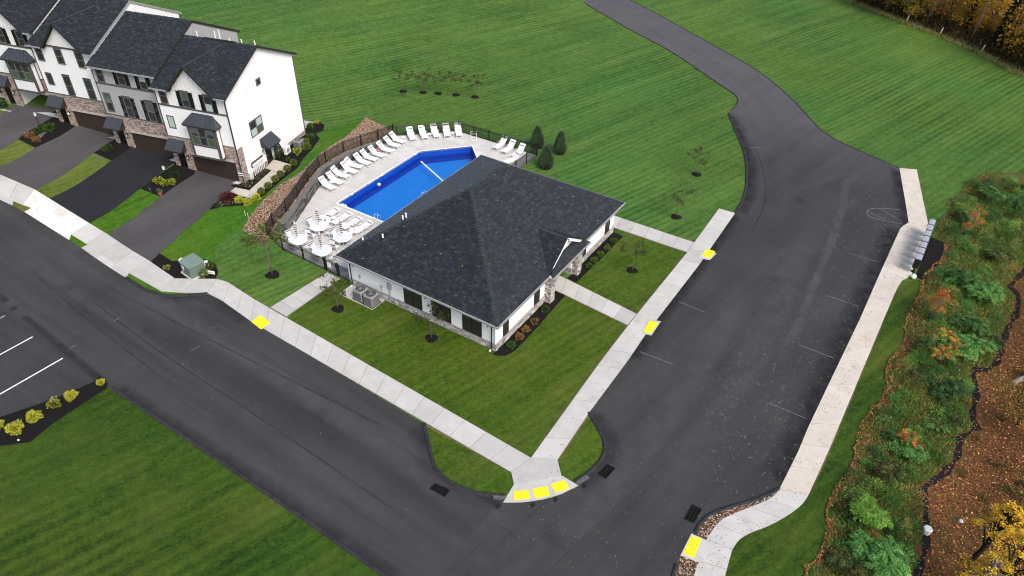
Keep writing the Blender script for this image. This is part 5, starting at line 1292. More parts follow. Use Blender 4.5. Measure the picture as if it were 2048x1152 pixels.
    # ground floor
    if openbay:
        B().box(gx0, gx1, 0.3, 5.48, -0.1, 0.03).o('garage_floor', M_conc, t)
        dn = B().box(gx0+0.25, gx0+1.15, 2.4, 2.45, 0.05, 2.05).o('door', M_wdoor, t); B().box(gx0+1.0, gx0+1.06, 2.36, 2.4, 0.95, 1.05).o('door_handle', M_gutter, dn)
        B().box(gx0+0.0, gx0+0.25, 2.4, 2.5, 0, 2.1).o('inner_wall', M_batten_w, t)
    else: garage(t, gx0, gx1, gz)
    corbel(t, gx0, gx1, gz+0.02)
    B().box(gx0-0.1, gx1+0.1, -0.35, 0.12, -0.12, 0.05).o('garage_apron', M_conc, t)
    B().box(-7.0, -6.05, 0.14, 0.19, 0.1, 2.2).o('door', M_door, t)
    B().box(-7.3, -5.85, -1.15, 0.14, -0.5, 0.08).o('porch_step', M_conc, t)
    lantern(t, -5.65, -0.0, 1.75, 0, lit=(k == 2))
    awning(t, -7.45, -5.65, 2.62, 3.42, 0.85)
    # low stone wall at the drive edge
    lw = B().box(-7.72, -7.5, -2.6, -0.02, -0.7, 0.16).o('garden_wall', M_stone, t); B().box(-7.76, -7.46, -2.64, -0.02, 0.16, 0.21).o('wall_cap', mat('dark_cap', (0.14, 0.14, 0.14), 0.85, 0.2, noise=(4, 0.3)), lw)
    return t
T1 = townhouse(0, 'white end townhouse nearest the pool, with gable, bay window and black shutters', M_siding_w, M_batten_w, True, True, True, 10.86, 0.0)
T2 = townhouse(1, 'grey sided townhouse with plain eaves between two white ones', M_siding_g, M_batten_g, False, False, True, 12.0, 0.66)
T3 = townhouse(2, 'white townhouse with a gable and no shutters, third from the pool', M_siding_w, M_siding_w, True, False, False, 12.0, 1.40)
T4 = townhouse(3, 'white townhouse at the left edge with an open garage under its bay', M_siding_w, M_batten_w, True, True, True, 12.0, 2.2, True)
T5 = townhouse(4, 'townhouse cut off by the top left corner of the picture', M_siding_g, M_batten_g, False, False, True, 12.0, 2.9)
# end wall of the first house: windows, side door with canopy, brick return, downspouts
S_ = R(90)
window(T1, 0.014, 5.0, 7.80, S_, 0.55, 0.52, 1, M_trim, [M_glass], sash=False)
window(T1, 0.014, 3.44, 3.58, S_, 1.80, 1.42, 2, M_trim_dark, [M_curtain, M_glass, M_glass_green, M_curtain])
B().box(0.0, 0.045, 0.0, 0.85, -0.3, 3.5).o('brick_return', M_brick, T1)
B().box(0.0, 0.05, 0.85, 10.9, -1.2, 0.42).o('stone_base', M_brick, T1); B().box(0.0, 0.08, 0.85, 10.9, 0.42, 0.48).o('sill_course', M_sill, T1)
dr_ = B().box(0.002, 0.09, 3.95, 4.80, -0.08, 2.0).o('door', M_door, T1); B().box(0.09, 0.12, 4.05, 4.13, 0.85, 1.0).o('door_handle', M_gutter, dr_)
sd_ = B().box(0, 0.001, 4.1, 4.65, 0.9, 1.7).o('door_glass', M_glass, dr_, loc=(0.092, 0, 0))
lantern(T1, 0.0, 3.55, 1.55, S_)
c_ = B().box(0.0, 0.95, 3.48+0.04, 5.35-0.04, 1.98, 2.12).o('canopy', M_trim_dark, T1)
seam_roof(c_, 'canopy_roof', [(1.0, 3.45, 2.14), (1.0, 5.38, 2.14), (0.0, 5.38, 2.95), (0.0, 3.45, 2.95)], 4, 0)
B().add([(0.98, 3.47, 2.1), (0, 3.47, 2.1), (0, 3.47, 2.92)], [(0, 2, 1)]).o('canopy_cheek', M_trim_dark, c_)
B().add([(0.98, 5.36, 2.1), (0, 5.36, 2.1), (0, 5.36, 2.92)], [(0, 1, 2)]).o('canopy_cheek', M_trim_dark, c_)
B().tube([(0.06, -0.45, 8.45), (0.06, -0.1, 8.2), (0.06, -0.06, 0.15), (0.06, -0.25, 0.05)], 0.05, 6).o('downspout', M_trim_dark, T1)
B().tube([(0.06, 10.92, 8.3), (0.06, 10.9, 0.0)], 0.045, 6).o('downspout', M_trim, T1)
for y, z in ((3.1, 7.9), (9.0, 5.2), (6.0, 2.75), (6.2, 2.4)): B().box(0.0, 0.12, y, y+0.22, z, z+0.2).o('wall_vent', M_white, T1)
mb = thing('meter_bank', 'bank of white utility pipes and meters on the end wall of the townhouse', 'meters', tloc(0.05, 2.4, 1.1), TH)
B().box(0.0, 0.06, -0.95, 0.95, 1.0, 1.5).o('back_board', M_trim, mb)
for i in range(7):
    y = -0.8+i*0.26; B().tube([(0.14, y, -0.1), (0.14, y, 1.2)], 0.035, 6).o('pipe', M_white, mb); B().lathe([(0.09, 1.15), (0.10, 1.3), (0.06, 1.38)], 0.16, y, 8).o('meter', M_white, mb)
for px, py, h in ((412, 72, 0.5), (441, 72, 0.75), (449, 76, 0.95), (463, 74, 0.3), (483, 84, 0.35), (515, 89, 0.4)):
    d = FW+RT*(px-1024)/FPX-UP*(py-576)/FPX; zz = 1.2+10.6; tt = (zz-CAM[2])/d[2]; p = CAM+d*tt
    lx_ = (p[0]-TO[0])*math.cos(TH)+(p[1]-TO[1])*math.sin(TH); ly_ = 6.2
    zr = 8.72+0.05+(10.86/2-abs(ly_-10.86/2))*0.48
    lx_ = {412: -6.6, 441: -4.6, 449: -4.1, 463: -3.1, 483: -1.8, 515: -0.4}[px]
    B().tube([(lx_, ly_, zr-0.1), (lx_, ly_, zr+h)], 0.06, 8).o('vent_pipe', M_white, T1)
B().box(-5.3, -1.9, 5.28, 5.58, 11.25, 11.36).o('ridge_vent', M_underlay, T1)

# ================================================================== POOL FURNITURE
def proto_lounger(backdeg=50):
    """frame lies along local y: foot at y=-1.0, head at y=+0.9; seat 0.36 high"""
    t = thing('sun_lounger', 'x', 'sun lounger'); W = 0.33; r = 0.022
    for s in (-1, 1):
        B().tube([(s*W, -0.98, 0.06), (s*W, -0.98, 0.34), (s*W, -0.90, 0.37), (s*W, 0.25, 0.37), (s*W, 0.42, 0.30), (s*W, 0.62, 0.03)], r, 6).o('side_rail', M_white_frame, t, True)
        B().tube([(s*W, -0.62, 0.36), (s*W, -0.52, 0.12), (s*W, -0.45, 0.02), (s*W, -0.36, 0.12), (s*W, -0.22, 0.36)], r*0.9, 6).o('leg', M_white_frame, t, True)
        B().tube([(s*(W+0.03), -0.05, 0.36), (s*(W+0.05), 0.0, 0.56), (s*(W+0.05), 0.32, 0.58), (s*(W+0.02), 0.42, 0.44)], r*0.9, 6).o('armrest', M_white_frame, t, True)
    B().tube([(-W, -0.98, 0.12), (W, -0.98, 0.12)], r*0.8, 6).o('cross_bar', M_white_frame, t)
    st = B().bbox(-W+0.01, W-0.01, -0.95, 0.22, 0.365, 0.39, 0.008).o('seat_sling', M_sling, t)
    a = R(backdeg); L = 0.86; y0, z0 = 0.24, 0.385
    def bp(x, l, h=0.0): return (x, y0+l*math.cos(a)-h*math.sin(a), z0+l*math.sin(a)+h*math.cos(a))
    bk = B().hexa([bp(-W+0.01, 0), bp(W-0.01, 0), bp(W-0.01, L), bp(-W+0.01, L), bp(-W+0.01, 0, 0.025), bp(W-0.01, 0, 0.025), bp(W-0.01, L, 0.025), bp(-W+0.01, L, 0.025)]).o('backrest', M_sling, t)
    for s in (-1, 1): B().tube([bp(s*W, -0.02), bp(s*W, L+0.02)], r*0.9, 6).o('back_rail', M_white_frame, bk)
    B().tube([bp(-W, L+0.02), bp(W, L+0.02)], r, 6).o('top_bar', M_white_frame, bk)
    B().hexa([bp(-W+0.03, L-0.27, 0.024), bp(W-0.03, L-0.27, 0.024), bp(W-0.03, L-0.17, 0.024), bp(-W+0.03, L-0.17, 0.024), bp(-W+0.03, L-0.27, 0.034), bp(W-0.03, L-0.27, 0.034), bp(W-0.03, L-0.17, 0.034), bp(-W+0.03, L-0.17, 0.034)]).o('grey_strap', M_greyband, bk)
    B().hexa([bp(-W+0.03, L-0.17, 0.02), bp(W-0.03, L-0.17, 0.02), bp(W-0.03, L, 0.02), bp(-W+0.03, L, 0.02), bp(-W+0.03, L-0.17, 0.06), bp(W-0.03, L-0.17, 0.06), bp(W-0.03, L, 0.05), bp(-W+0.03, L, 0.05)]).o('head_pad', M_sling, bk)
    return t
LP = proto_lounger(46); lused = [0]
def place_lounger(x, y, rz, label, group, proto=None):
    if proto is None:
        o = LP if lused[0] == 0 else copy_tree(LP); lused[0] = 1
    else: o = copy_tree(proto)
    o.location = (x, y, 0.05); o.rotation_euler = (0, 0, rz); o['label'] = label; o['group'] = group; return o
o5 = lambda x, y: (480+x/4.115, 220+y/4.115); o6 = lambda x, y: (760+x/4.43, 220+y/4.43)
H5 = [(690, 565), (745, 520), (800, 480), (865, 435), (912, 405), (978, 370), (1035, 340), (1105, 310), (1165, 270), (1225, 230), (1272, 195)]
F5 = [(780, 660), (845, 615), (895, 560), (965, 525), (1010, 480), (1070, 455), (1130, 420), (1190, 390), (1260, 350), (1315, 310), (1355, 275)]
def lounger_px(h, f, label, group, proto=None, zh=1.0):
    hx, hy = GZ(*h, zh+0.03); fx, fy = GZ(*f, 0.25); d = math.atan2(hy-fy, hx-fx)
    # foot bar sits at local y = -0.98
    return place_lounger(fx+math.cos(d)*0.98, fy+math.sin(d)*0.98, d-math.pi/2, label, group, proto)
GW, GB, GR_, GT = 'loungers along the retaining wall', 'loungers along the back fence', 'loungers in the far right corner', 'loungers facing the pool by the tables'
WLP = []
for i, (h, f) in enumerate(zip(H5, F5)):
    lab = f'white sling lounger along the retaining wall, {ORD[i]} from the patio tables'
    WLP.append(lounger_px(o5(*h), o5(*f), lab, GW))
H6 = [(265, 165), (372, 155), (480, 145), (585, 135), (690, 130)]; F6 = [(300, 275), (405, 262), (510, 250), (600, 245), (705, 240)]
for i, (h, f) in enumerate(zip(H6, F6)): lounger_px(o6(*h), o6(*f), f'white sling lounger in front of the back fence, {ORD[i]} from the left', GB)
H7 = [(1085, 250), (1170, 275), (1255, 310)]; F7 = [(1015, 350), (1095, 385), (1180, 420)]
for i, (h, f) in enumerate(zip(H7, F7)): lounger_px(o6(*h), o6(*f), f'white sling lounger in the far right pool corner, {ORD[i]} from the left', GR_)
lounger_px(o6(1195, 385), o6(1105, 478), 'white lounger half hidden behind the clubhouse roof by the side fence', GR_)
# the four loungers by the tables, backrests lowered, facing the pool
LF = proto_lounger(8); first = True
o8_ = lambda x, y: (560+x/8.23, 400+y/8.23)
for i, (n_, f_) in enumerate([((730, 290), (900, 160)), ((930, 350), (1105, 235)), ((1100, 440), (1260, 305)), ((1280, 510), (1440, 370))]):
    nx, ny = GZ(*o8_(*n_), 0.4); fx, fy = GZ(*o8_(*f_), 0.55); d = math.atan2(fy-ny, fx-nx); d = R(84)
    mx, my = (nx+fx)/2, (ny+fy)/2
    o = LF if first else copy_tree(LF); first = False
    o.location = (mx, my-0.1, 0.05); o.rotation_euler = (0, 0, d+math.pi/2+math.pi); o['label'] = f'white lounger laid flat between tables and pool, {ORD[i]} from the left'; o['group'] = GT
# side tables
def side_table(x, y, label):
    t = thing('side_table', label, 'side table', (x, y, 0.05), group='small round white side tables')
    B().lathe([(0.20, 0.40), (0.25, 0.41), (0.255, 0.435), (0.23, 0.445)], n=14).o('table_top', M_white, t)
    for k in range(3):
        q = 2*math.pi*k/3+0.4; B().tube([(0.2*math.cos(q), 0.2*math.sin(q), 0.41), (0.14*math.cos(q), 0.14*math.sin(q), 0.2), (0.2*math.cos(q), 0.2*math.sin(q), 0)], 0.016, 5).o('leg', M_white_frame, t)
    B().tube([(0.17*math.cos(k*math.pi/5), 0.17*math.sin(k*math.pi/5), 0.12) for k in range(11)], 0.012, 5, False).o('ring', M_white_frame, t)
for px, lab in [(o6(208, 243), 'round white side table at the left end of the back fence loungers'), (o6(437, 212), 'round white side table between second and third back fence loungers'), (o6(642, 202), 'round white side table between fourth and fifth back fence loungers'),
                (o5(752, 595), 'round white side table between the first and second wall loungers'), (o5(868, 508), 'round white side table between the third and fourth wall loungers'),
                (o8_(690, 275), 'round white side table left of the flat loungers'), (o8_(885, 290), 'round white side table between first and second flat loungers'), (o8_(1045, 400), 'round white side table between second and third flat loungers'), (o8_(1225, 470), 'round white side table between third and fourth flat loungers')]:
    x, y = GZ(*px, 0.45); side_table(x, y, lab)
# dining tables, chairs, closed parasols
def proto_chair():
    t = thing('patio_chair', 'x', 'chair'); W = 0.25
    for s in (-1, 1):
        B().tube([(s*W, -0.24, 0.0), (s*W, -0.26, 0.62), (s*W, 0.22, 0.62), (s*W, 0.30, 0.42), (s*W, 0.28, 0.0)], 0.02, 6).o('side_frame', M_white_frame, t, True)
        B().tube([(s*W, -0.24, 0.02), (s*W, 0.28, 0.02)], 0.016, 5).o('floor_rail', M_white_frame, t)
        B().tube([(s*(W-0.02), 0.2, 0.4), (s*(W-0.02), 0.38, 0.9)], 0.018, 6).o('back_post', M_white_frame, t)
    B().bbox(-W+0.02, W-0.02, -0.25, 0.24, 0.40, 0.43, 0.008).o('seat', M_sling, t)
    B().hexa([(-W+0.02, 0.23, 0.42), (W-0.02, 0.23, 0.42), (W-0.02, 0.26, 0.42), (-W+0.02, 0.26, 0.42), (-W+0.02, 0.36, 0.86), (W-0.02, 0.36, 0.86), (W-0.02, 0.385, 0.86), (-W+0.02, 0.385, 0.86)]).o('backrest', M_sling, t)
    B().hexa([(-W, 0.345, 0.80), (W, 0.345, 0.80), (W, 0.40, 0.80), (-W, 0.40, 0.80), (-W, 0.36, 0.93), (W, 0.36, 0.93), (W, 0.415, 0.93), (-W, 0.415, 0.93)]).o('grey_strap', M_greyband, t)
    B().tube([(-W, 0.40, 0.94), (W, 0.40, 0.94)], 0.026, 6).o('top_bar', M_white_frame, t)
    return t
CP = proto_chair(); cused = [0]
TN = ['far left', 'left front', 'far right', 'near']
o7_ = lambda x, y: (540+x/5.236, 420+y/5.236)
for i, (px, nm) in enumerate([((515, 165), 'middle back'), ((290, 310), 'left'), ((760, 280), 'right'), ((545, 425), 'front')]):
    x, y = GZ(*o7_(*px), 0.77)
    t = thing('dining_table', f'octagonal white patio table, the {nm} one of the four', 'table', (x, y, 0.05), group='white patio tables'); n8 = 8; rr = 0.88
    ring = B(); 
    for k in range(n8):
        p = [(r_*math.cos(2*math.pi*(k+j)/n8+0.39), r_*math.sin(2*math.pi*(k+j)/n8+0.39)) for j in (0, 1) for r_ in (rr, rr-0.09)]
        ring.hexa([(*p[0], 0.69), (*p[2], 0.69), (*p[3], 0.69), (*p[1], 0.69), (*p[0], 0.725), (*p[2], 0.725), (*p[3], 0.725), (*p[1], 0.725)])
    ring.o('table_rim', M_white_frame, t)
    B().prism([((rr-0.09)*math.cos(2*math.pi*k/n8+0.39), (rr-0.09)*math.sin(2*math.pi*k/n8+0.39)) for k in range(n8)], 0.70, 0.715).o('glass_top', M_tableglass, t)
    for k in range(2):
        q = k*math.pi/2+0.3; B().box(-(rr-0.1), rr-0.1, -0.025, 0.025, 0.716, 0.722).o('cross_rib', M_white_frame, t, rz=q)
    for k in range(4):
        q = k*math.pi/2+0.39+math.pi/8; B().tube([(0.6*math.cos(q), 0.6*math.sin(q), 0.69), (0.5*math.cos(q), 0.5*math.sin(q), 0.4), (0.62*math.cos(q), 0.62*math.sin(q), 0.0)], 0.022, 6).o('leg', M_white_frame, t, True)
    u = thing('closed_parasol', f'closed black and white striped parasol in the {nm} patio table', 'parasol', (x, y, 0.05), group='closed striped parasols')
    B().tube([(0, 0, 0.0), (0, 0, 2.62)], 0.02, 8).o('pole', M_white_frame, u); B().lathe([(0.22, 0.0), (0.22, 0.05), (0.05, 0.09)], n=12).o('base', M_greyband, u)
    nb = 13; cn = B()
    for k in range(nb):
        z0 = 1.02+k*1.4/nb; z1 = 1.02+(k+1)*1.4/nb; f0 = 1-k/nb; f1 = 1-(k+1)/nb; cn.k = k % 2; rr0 = 0.035+0.06*math.sin(math.pi*min(1, 0.25+0.75*f0)); rr1 = 0.035+0.06*math.sin(math.pi*min(1, 0.25+0.75*f1))
        m_ = 12; vs = [((r_*(1+0.22*(j % 2)))*math.cos(2*math.pi*j/m_+0.5*k/nb), (r_*(1+0.22*(j % 2)))*math.sin(2*math.pi*j/m_+0.5*k/nb), z) for r_, z in ((rr0, z0), (rr1, z1)) for j in range(m_)]
        cn.add(vs, [(j, (j+1) % m_, m_+(j+1) % m_, m_+j) for j in range(m_)])
    cn.k = 0; cn.lathe([(0.05, 2.41), (0.06, 2.5), (0.03, 2.6), (0.01, 2.66)], n=8)
    cn.o('canopy', [M_white, M_blackfab], u)
    for k, (ox, oy, sd_) in enumerate(((155, 100, 'near right'), (-95, 130, 'near left'), (140, -85, 'far right'), (-150, -75, 'far left'))):
        qx, qy = GZ(540+px[0]/5.236+ox/8.23, 420+px[1]/5.236+oy/8.23, 0.55); q = math.atan2(qy-y, qx-x)
        o = CP if cused[0] == 0 else copy_tree(CP); cused[0] = 1
        o.location = (x+1.14*math.cos(q), max(33.4, y+1.14*math.sin(q)), 0.05); o.rotation_euler = (0, 0, q-math.pi/2); o['label'] = f'white patio chair on the {sd_} side of the {nm} patio table'; o['group'] = 'white patio chairs'
# folded stand by the far fence, red towel bin
x, y = GZ(*o6(830, 235), 0.2)
t = thing('lift_frame', 'white tubular frame lying on the deck by the far fence corner', 'frame', (x, y, 0.05), R(35))
for s in (-0.3, 0.3): B().tube([(s, -0.9, 0.03), (s, 0.0, 0.45), (s, 0.5, 0.5), (s, 0.55, 0.02)], 0.022, 6).o('rail', M_white_frame, t)
for yy, zz in ((-0.8, 0.07), (-0.4, 0.26), (0.0, 0.45), (0.5, 0.5)): B().tube([(-0.3, yy, zz), (0.3, yy, zz)], 0.018, 6).o('rung', M_white_frame, t)
x, y = GZ(*o5(1150, 335), 0.25)
t = thing('red_ring', 'red ring buoy leaning by the eighth lounger at the wall', 'ring buoy', (x-0.25, y+0.1, 0.35), R(60)); B().tube([(0.24*math.cos(k*math.pi/6), 0.06*math.sin(k*math.pi/6), 0.24*math.sin(k*math.pi/6)) for k in range(13)], 0.06, 7, False).o('ring', M_red, t, True)

# ================================================================== PLANTS
def quads(P, d, nrm, Ln, Wd):
    """leaf diamonds from base points P, direction d, face normal nrm"""
    d = d/np.linalg.norm(d, axis=1, keepdims=True); s = np.cross(nrm, d); s /= np.linalg.norm(s, axis=1, keepdims=True)+1e-9
    Ln = np.broadcast_to(Ln, (len(P),))[:, None]; Wd = np.broadcast_to(Wd, (len(P),))[:, None]
    V = np.stack([P, P+d*Ln*0.45-s*Wd/2, P+d*Ln, P+d*Ln*0.45+s*Wd/2], 1).reshape(-1, 3)
    F = np.arange(len(P)*4).reshape(-1, 4); return V, F
def quad_obj(name, P, d, nrm, Ln, Wd, cols, parent=None, m=None):
    V, F = quads(P, d, nrm, Ln, Wd); return arr_obj(name, V, F, m or M_leaf, np.repeat(cols, 4, 0), parent)
def unit(n):
    v = rng.normal(0, 1, (n, 3)); return v/np.linalg.norm(v, axis=1, keepdims=True)
def blob(n, c, r, shell=0.55):
    u = unit(n); q = rng.uniform(shell**3, 1, n)**(1/3); return np.array(c)+u*q[:, None]*np.array(r)
OLIVE = [(0.050, 0.062, 0.014), (0.080, 0.090, 0.022), (0.035, 0.045, 0.010), (0.115, 0.105, 0.035)]
LIME = [(0.13, 0.21, 0.025), (0.09, 0.16, 0.02), (0.19, 0.26, 0.04)]
def mulch_ring(x, y, r=0.62):
    z = hz(x, y); b = B(); n = 18; prof = [(1.0, 0.012), (0.9, 0.05), (0.55, 0.09), (0.15, 0.11)]; vs = []; fs = []
    for a, h in prof:
        for k in range(n): t = 2*math.pi*k/n; w_ = a*r*(1+0.10*math.sin(3*t+x)+0.05*math.sin(7*t)); vs.append((x+w_*math.cos(t), y+w_*math.sin(t)*0.95, z+h))
    fs = [(i*n+k, i*n+(k+1) % n, (i+1)*n+(k+1) % n, (i+1)*n+k) for i in range(3) for k in range(n)]+[tuple(3*n+k for k in range(n))]
    b.add(vs, fs); return tag(b.o('mulch_ring', M_mulch, smooth=True), kind='structure')
def young_tree(x, y, h, label, cols=OLIVE, n=900, spread=0.42, seed=0, group='young trees in mulch rings', bark=None, lsz=(0.11, 0.19), low=0.5, cat='tree', ring=True):
    z = hz(x, y); t = thing('young_tree', label, cat, (x, y, z), rng.uniform(0, 6.28), group)
    if ring: mulch_ring(x, y, 0.36+0.05*h)
    tr = B(); tr.tube([(0, 0, 0), (0.02, 0.01, h*0.3), (-0.02, 0.02, h*0.6), (0.02, 0, h*0.85)], [0.045*h/3, 0.036*h/3, 0.026*h/3, 0.01], 6)
    tr.o('trunk', bark or M_bark, t, True)
    cl = []
    nb = 8
    for k in range(nb):
        a = 2*math.pi*k/nb+rng.uniform(-0.4, 0.4); z0 = h*rng.uniform(low-0.05, 0.72); L = h*spread*rng.uniform(0.65, 1.1); up = rng.uniform(0.55, 1.1)
        p0 = np.array([0, 0, z0]); p1 = p0+np.array([math.cos(a)*L*0.5, math.sin(a)*L*0.5, L*0.45*up]); p2 = p0+np.array([math.cos(a+0.2)*L, math.sin(a+0.2)*L, L*0.75*up])
        if p2[2] > h: p2[2] = h*0.97
        B().tube([tuple(p0), tuple(p1), tuple(p2)], [0.016*h/3, 0.011*h/3, 0.004], 5).o('branch', bark or M_bark, t, True)
        for q, w_ in ((p2, 1.0), (p1*0.35+p2*0.65, 0.8), (p1, 0.35)): cl.append((q, w_))
    cl.append((np.array([0.02, 0, h*0.92]), 1.0)); ws = np.array([c[1] for c in cl])**1.5*rng.uniform(0.4, 1.4, len(cl)); ws /= ws.sum()
    k = rng.choice(len(cl), n, p=ws); C = np.array([c[0] for c in cl])[k]; P = C+rng.normal(0, 1, (n, 3))*np.array([0.115, 0.115, 0.075])*h/2.4
    leaves('crown', P, rng.uniform(lsz[0], lsz[1], n), palette(n, cols, 0.28), t, 1.2)
    return t
P5 = [(806, 183), (846, 185), (876, 187), (912, 190), (950, 194)]
for i, q in enumerate(P5):
    x, y = GP(*q); young_tree(x, y, 2.75+0.12*(i == 4), f'young olive leaved tree on the field, {ORD[i]} from the left of five', n=430+90*(i == 4), spread=0.42, lsz=(0.12, 0.20))
for q, h, lab in [((1393, 349), 2.6, 'sparse young tree alone on the grass inside the road bend'), ((1352, 434), 3.0, 'young tree on the grass above the side path'), ((1264, 541), 2.7, 'young tree on the lawn between the two entrance paths'),
                  ((676, 618), 2.8, 'young tree on the lawn next to the gate path'), ((863, 677), 2.7, 'young tree on the front lawn before the dark windows')]:
    x, y = GP(*q); young_tree(x, y, h, lab, n=480)
x, y = GP(545, 550); young_tree(x, y, 4.7, 'taller leafy young tree between transformer and patio fence', cols=LIME+OLIVE, n=1500, spread=0.36, lsz=(0.12, 0.19), low=0.55)
def conifer(x, y, h, r, label):
    z = hz(x, y); t = thing('spruce', label, 'tree', (x, y, z), group='small dark conifers by the pool fence')
    B().tube([(0, 0, 0), (0, 0, h*0.95)], [0.05, 0.01], 6).o('trunk', M_bark_dark, t)
    n = 3600; u = rng.uniform(0, 1, n)**0.85; zz = h*(0.04+0.96*(1-u)); a = rng.uniform(0, 2*np.pi, n)
    tier = 0.82+0.22*np.abs(np.sin(zz*11/h*3.1+a*2)); rr = r*(np.clip(1-(zz/h)**1.9, 0, 1)+0.03)*np.minimum(1, 0.72+zz/h*1.2)*tier*rng.uniform(0.45, 1.0, n)**0.5
    P = np.c_[rr*np.cos(a), rr*np.sin(a), zz]; d = np.c_[np.cos(a), np.sin(a), rng.uniform(-0.2, 0.6, n)]
    quad_obj('crown', P, d, unit(n), rng.uniform(0.10, 0.24, n), 0.06, palette(n, [(0.055, 0.098, 0.052), (0.085, 0.140, 0.074), (0.036, 0.066, 0.038), (0.17, 0.21, 0.13)], 0.3), t)
    b = mulch_ring(x, y, r*0.85)
for q, h, r, lab in [((1074, 293), 2.35, 0.66, 'pointed dark spruce touching the far corner of the pool fence'), ((1120, 306), 2.5, 0.60, 'rounded dark spruce farthest right of the three'), ((1092, 334), 2.4, 0.72, 'dark brownish spruce nearest the clubhouse roof')]:
    x, y = GP(*q); conifer(x, y, h, r*1.08, lab)
def shrub(x, y, r, h, cols, label, n=260, lsz=(0.07, 0.12), name='shrub', cat='shrub', group=None, zoff=0.0, stem=True, shape=0.6):
    z = hz(x, y)+zoff; t = thing(name, label, cat, (x, y, z), group=group)
    P = blob(n, (0, 0, 0), (r, r, h*0.5), shape); _a = np.arctan2(P[:, 1], P[:, 0]); _s = x*3.7+y*1.9; lump = 1+(0.05 if shape > 0.7 else 0.20)*(np.sin(3*_a+_s)+np.sin(5*_a-_s*1.7+P[:, 2]*9/h)*0.7); P = P*lump[:, None]+np.array([0, 0, h*0.52]); d = P-np.array([0, 0, h*0.3]); nn = unit(n)
    quad_obj('foliage', P-d*0.05, d+rng.normal(0, 0.35, P.shape)*r, nn, rng.uniform(*lsz, n), rng.uniform(*lsz, n)*0.6, palette(n, cols, 0.25), t)
    if stem:
        for k in range(3): q = 2*math.pi*k/3; B().tube([(0.02*math.cos(q), 0.02*math.sin(q), 0), (r*0.35*math.cos(q), r*0.35*math.sin(q), h*0.5)], [0.014, 0.006], 4).o('stem', M_bark_dark, t)
    return t
BOX = [(0.14, 0.20, 0.026), (0.22, 0.28, 0.045), (0.09, 0.14, 0.02)]; YEL = [(0.56, 0.56, 0.05), (0.70, 0.64, 0.09), (0.36, 0.42, 0.04)]; DKG = [(0.025, 0.055, 0.012), (0.045, 0.085, 0.02), (0.015, 0.035, 0.008)]
RED = [(0.11, 0.012, 0.018), (0.17, 0.02, 0.025), (0.06, 0.008, 0.012)]; TAN = [(0.30, 0.17, 0.06), (0.40, 0.26, 0.10), (0.20, 0.10, 0.04)]; GRN = [(0.06, 0.14, 0.02), (0.10, 0.20, 0.03), (0.035, 0.09, 0.012)]
# lower left parking bed
GL = 'yellow leaved shrubs in the parking bed'
for i, (q, r) in enumerate([((203, 768), 0.22), ((144, 797), 0.38), ((111, 813), 0.40), ((71, 840), 0.44), ((34, 864), 0.50), ((-4, 858), 0.40)]):
    x, y = GP(*q); shrub(x, y, r, r*1.5, YEL if i != 2 else YEL+OLIVE, f'golden leaved shrub in the parking bed, {ORD[i]} from the street', n=800, group=GL)
# boxwood row along the garden path, side bed
GBX = 'clipped round boxwoods along the garden path'
for i, q in enumerate([(523.6, 388), (537.7, 376.5), (551.5, 363), (562, 353), (575, 342), (588, 331)]):
    x, y = GP(*q); shrub(x, y, 0.32, 0.6, BOX, f'clipped round boxwood by the garden path, {ORD[i]} from the driveway', n=1100, lsz=(0.07, 0.11), group=GBX, shape=0.8)
for q, r, h, c, lab in [((480, 405), 0.40, 0.6, YEL, 'yellow green shrub just right of the red maple'), ((496, 410), 0.36, 0.6, YEL, 'yellow green shrub at the lawn edge, middle of three'), ((514, 400), 0.38, 0.6, YEL, 'yellow green shrub nearest the boxwood row'),
                        ((614, 300), 0.42, 0.75, BOX, 'large round boxwood in front of the air conditioner'), ((612, 288), 0.32, 0.6, BOX, 'round boxwood behind the air conditioner bed'), ((595, 308), 0.45, 0.6, GRN+YEL, 'bright green leafy shrub beside the white condenser'),
                        ((621, 278), 0.42, 0.6, GRN, 'bright green shrub near the back of the side bed'), ((622, 256), 0.30, 0.55, BOX, 'round boxwood by the back patio'), ((634, 247), 0.25, 0.35, YEL, 'small yellow plant at the back tip of the side bed'), ((577, 322), 0.2, 0.3, GRN, 'low green plant at the corner of the door slab'),
                        ((352, 358), 0.50, 0.75, DKG, 'dark green shrub beside the porch between the drives'), ((318, 366), 0.40, 0.55, YEL+LIME, 'lime shrub in the drive bed, leftmost of three'), ((331, 370), 0.34, 0.5, YEL+LIME, 'lime shrub in the drive bed, middle of three'), ((345, 369), 0.38, 0.55, YEL+LIME, 'lime shrub in the drive bed, rightmost of three'),
                        ((218, 302), 0.50, 0.7, GRN+DKG, 'green leafy shrub at the foot of the grey townhouse'), ((100, 262), 0.60, 0.8, GRN, 'green leafy shrub by the lamp post bed'), ((80, 268), 0.55, 0.7, GRN+OLIVE, 'green shrub left of the lamp post'), ((62, 276), 0.5, 0.6, TAN, 'dry tan grass clump in the lamp post bed'), ((75, 284), 0.35, 0.5, TAN, 'small dry tan grass clump at the bed edge'),
                        ((8, 216), 0.5, 0.7, DKG, 'dark shrub at the left edge by the open garage'),
                        ((382, 540), 0.3, 0.5, OLIVE, 'small shrub left of the transformer') if False else ((335, 538), 0.24, 0.3, YEL+OLIVE, 'small yellow plant in the transformer bed'), ((408, 553), 0.40, 0.7, BOX, 'rounded shrub at the right foot of the transformer'), ((421, 537), 0.34, 0.55, BOX+DKG, 'shrub behind the white sign at the transformer')]:
    x, y = GP(*q); shrub(x, y, r, h, c, lab, n=700)
x, y = GP(456, 402); shrub(x, y, 0.72, 0.85, RED, 'dark red dwarf maple at the end of the driveway', n=900, name='dwarf_maple')
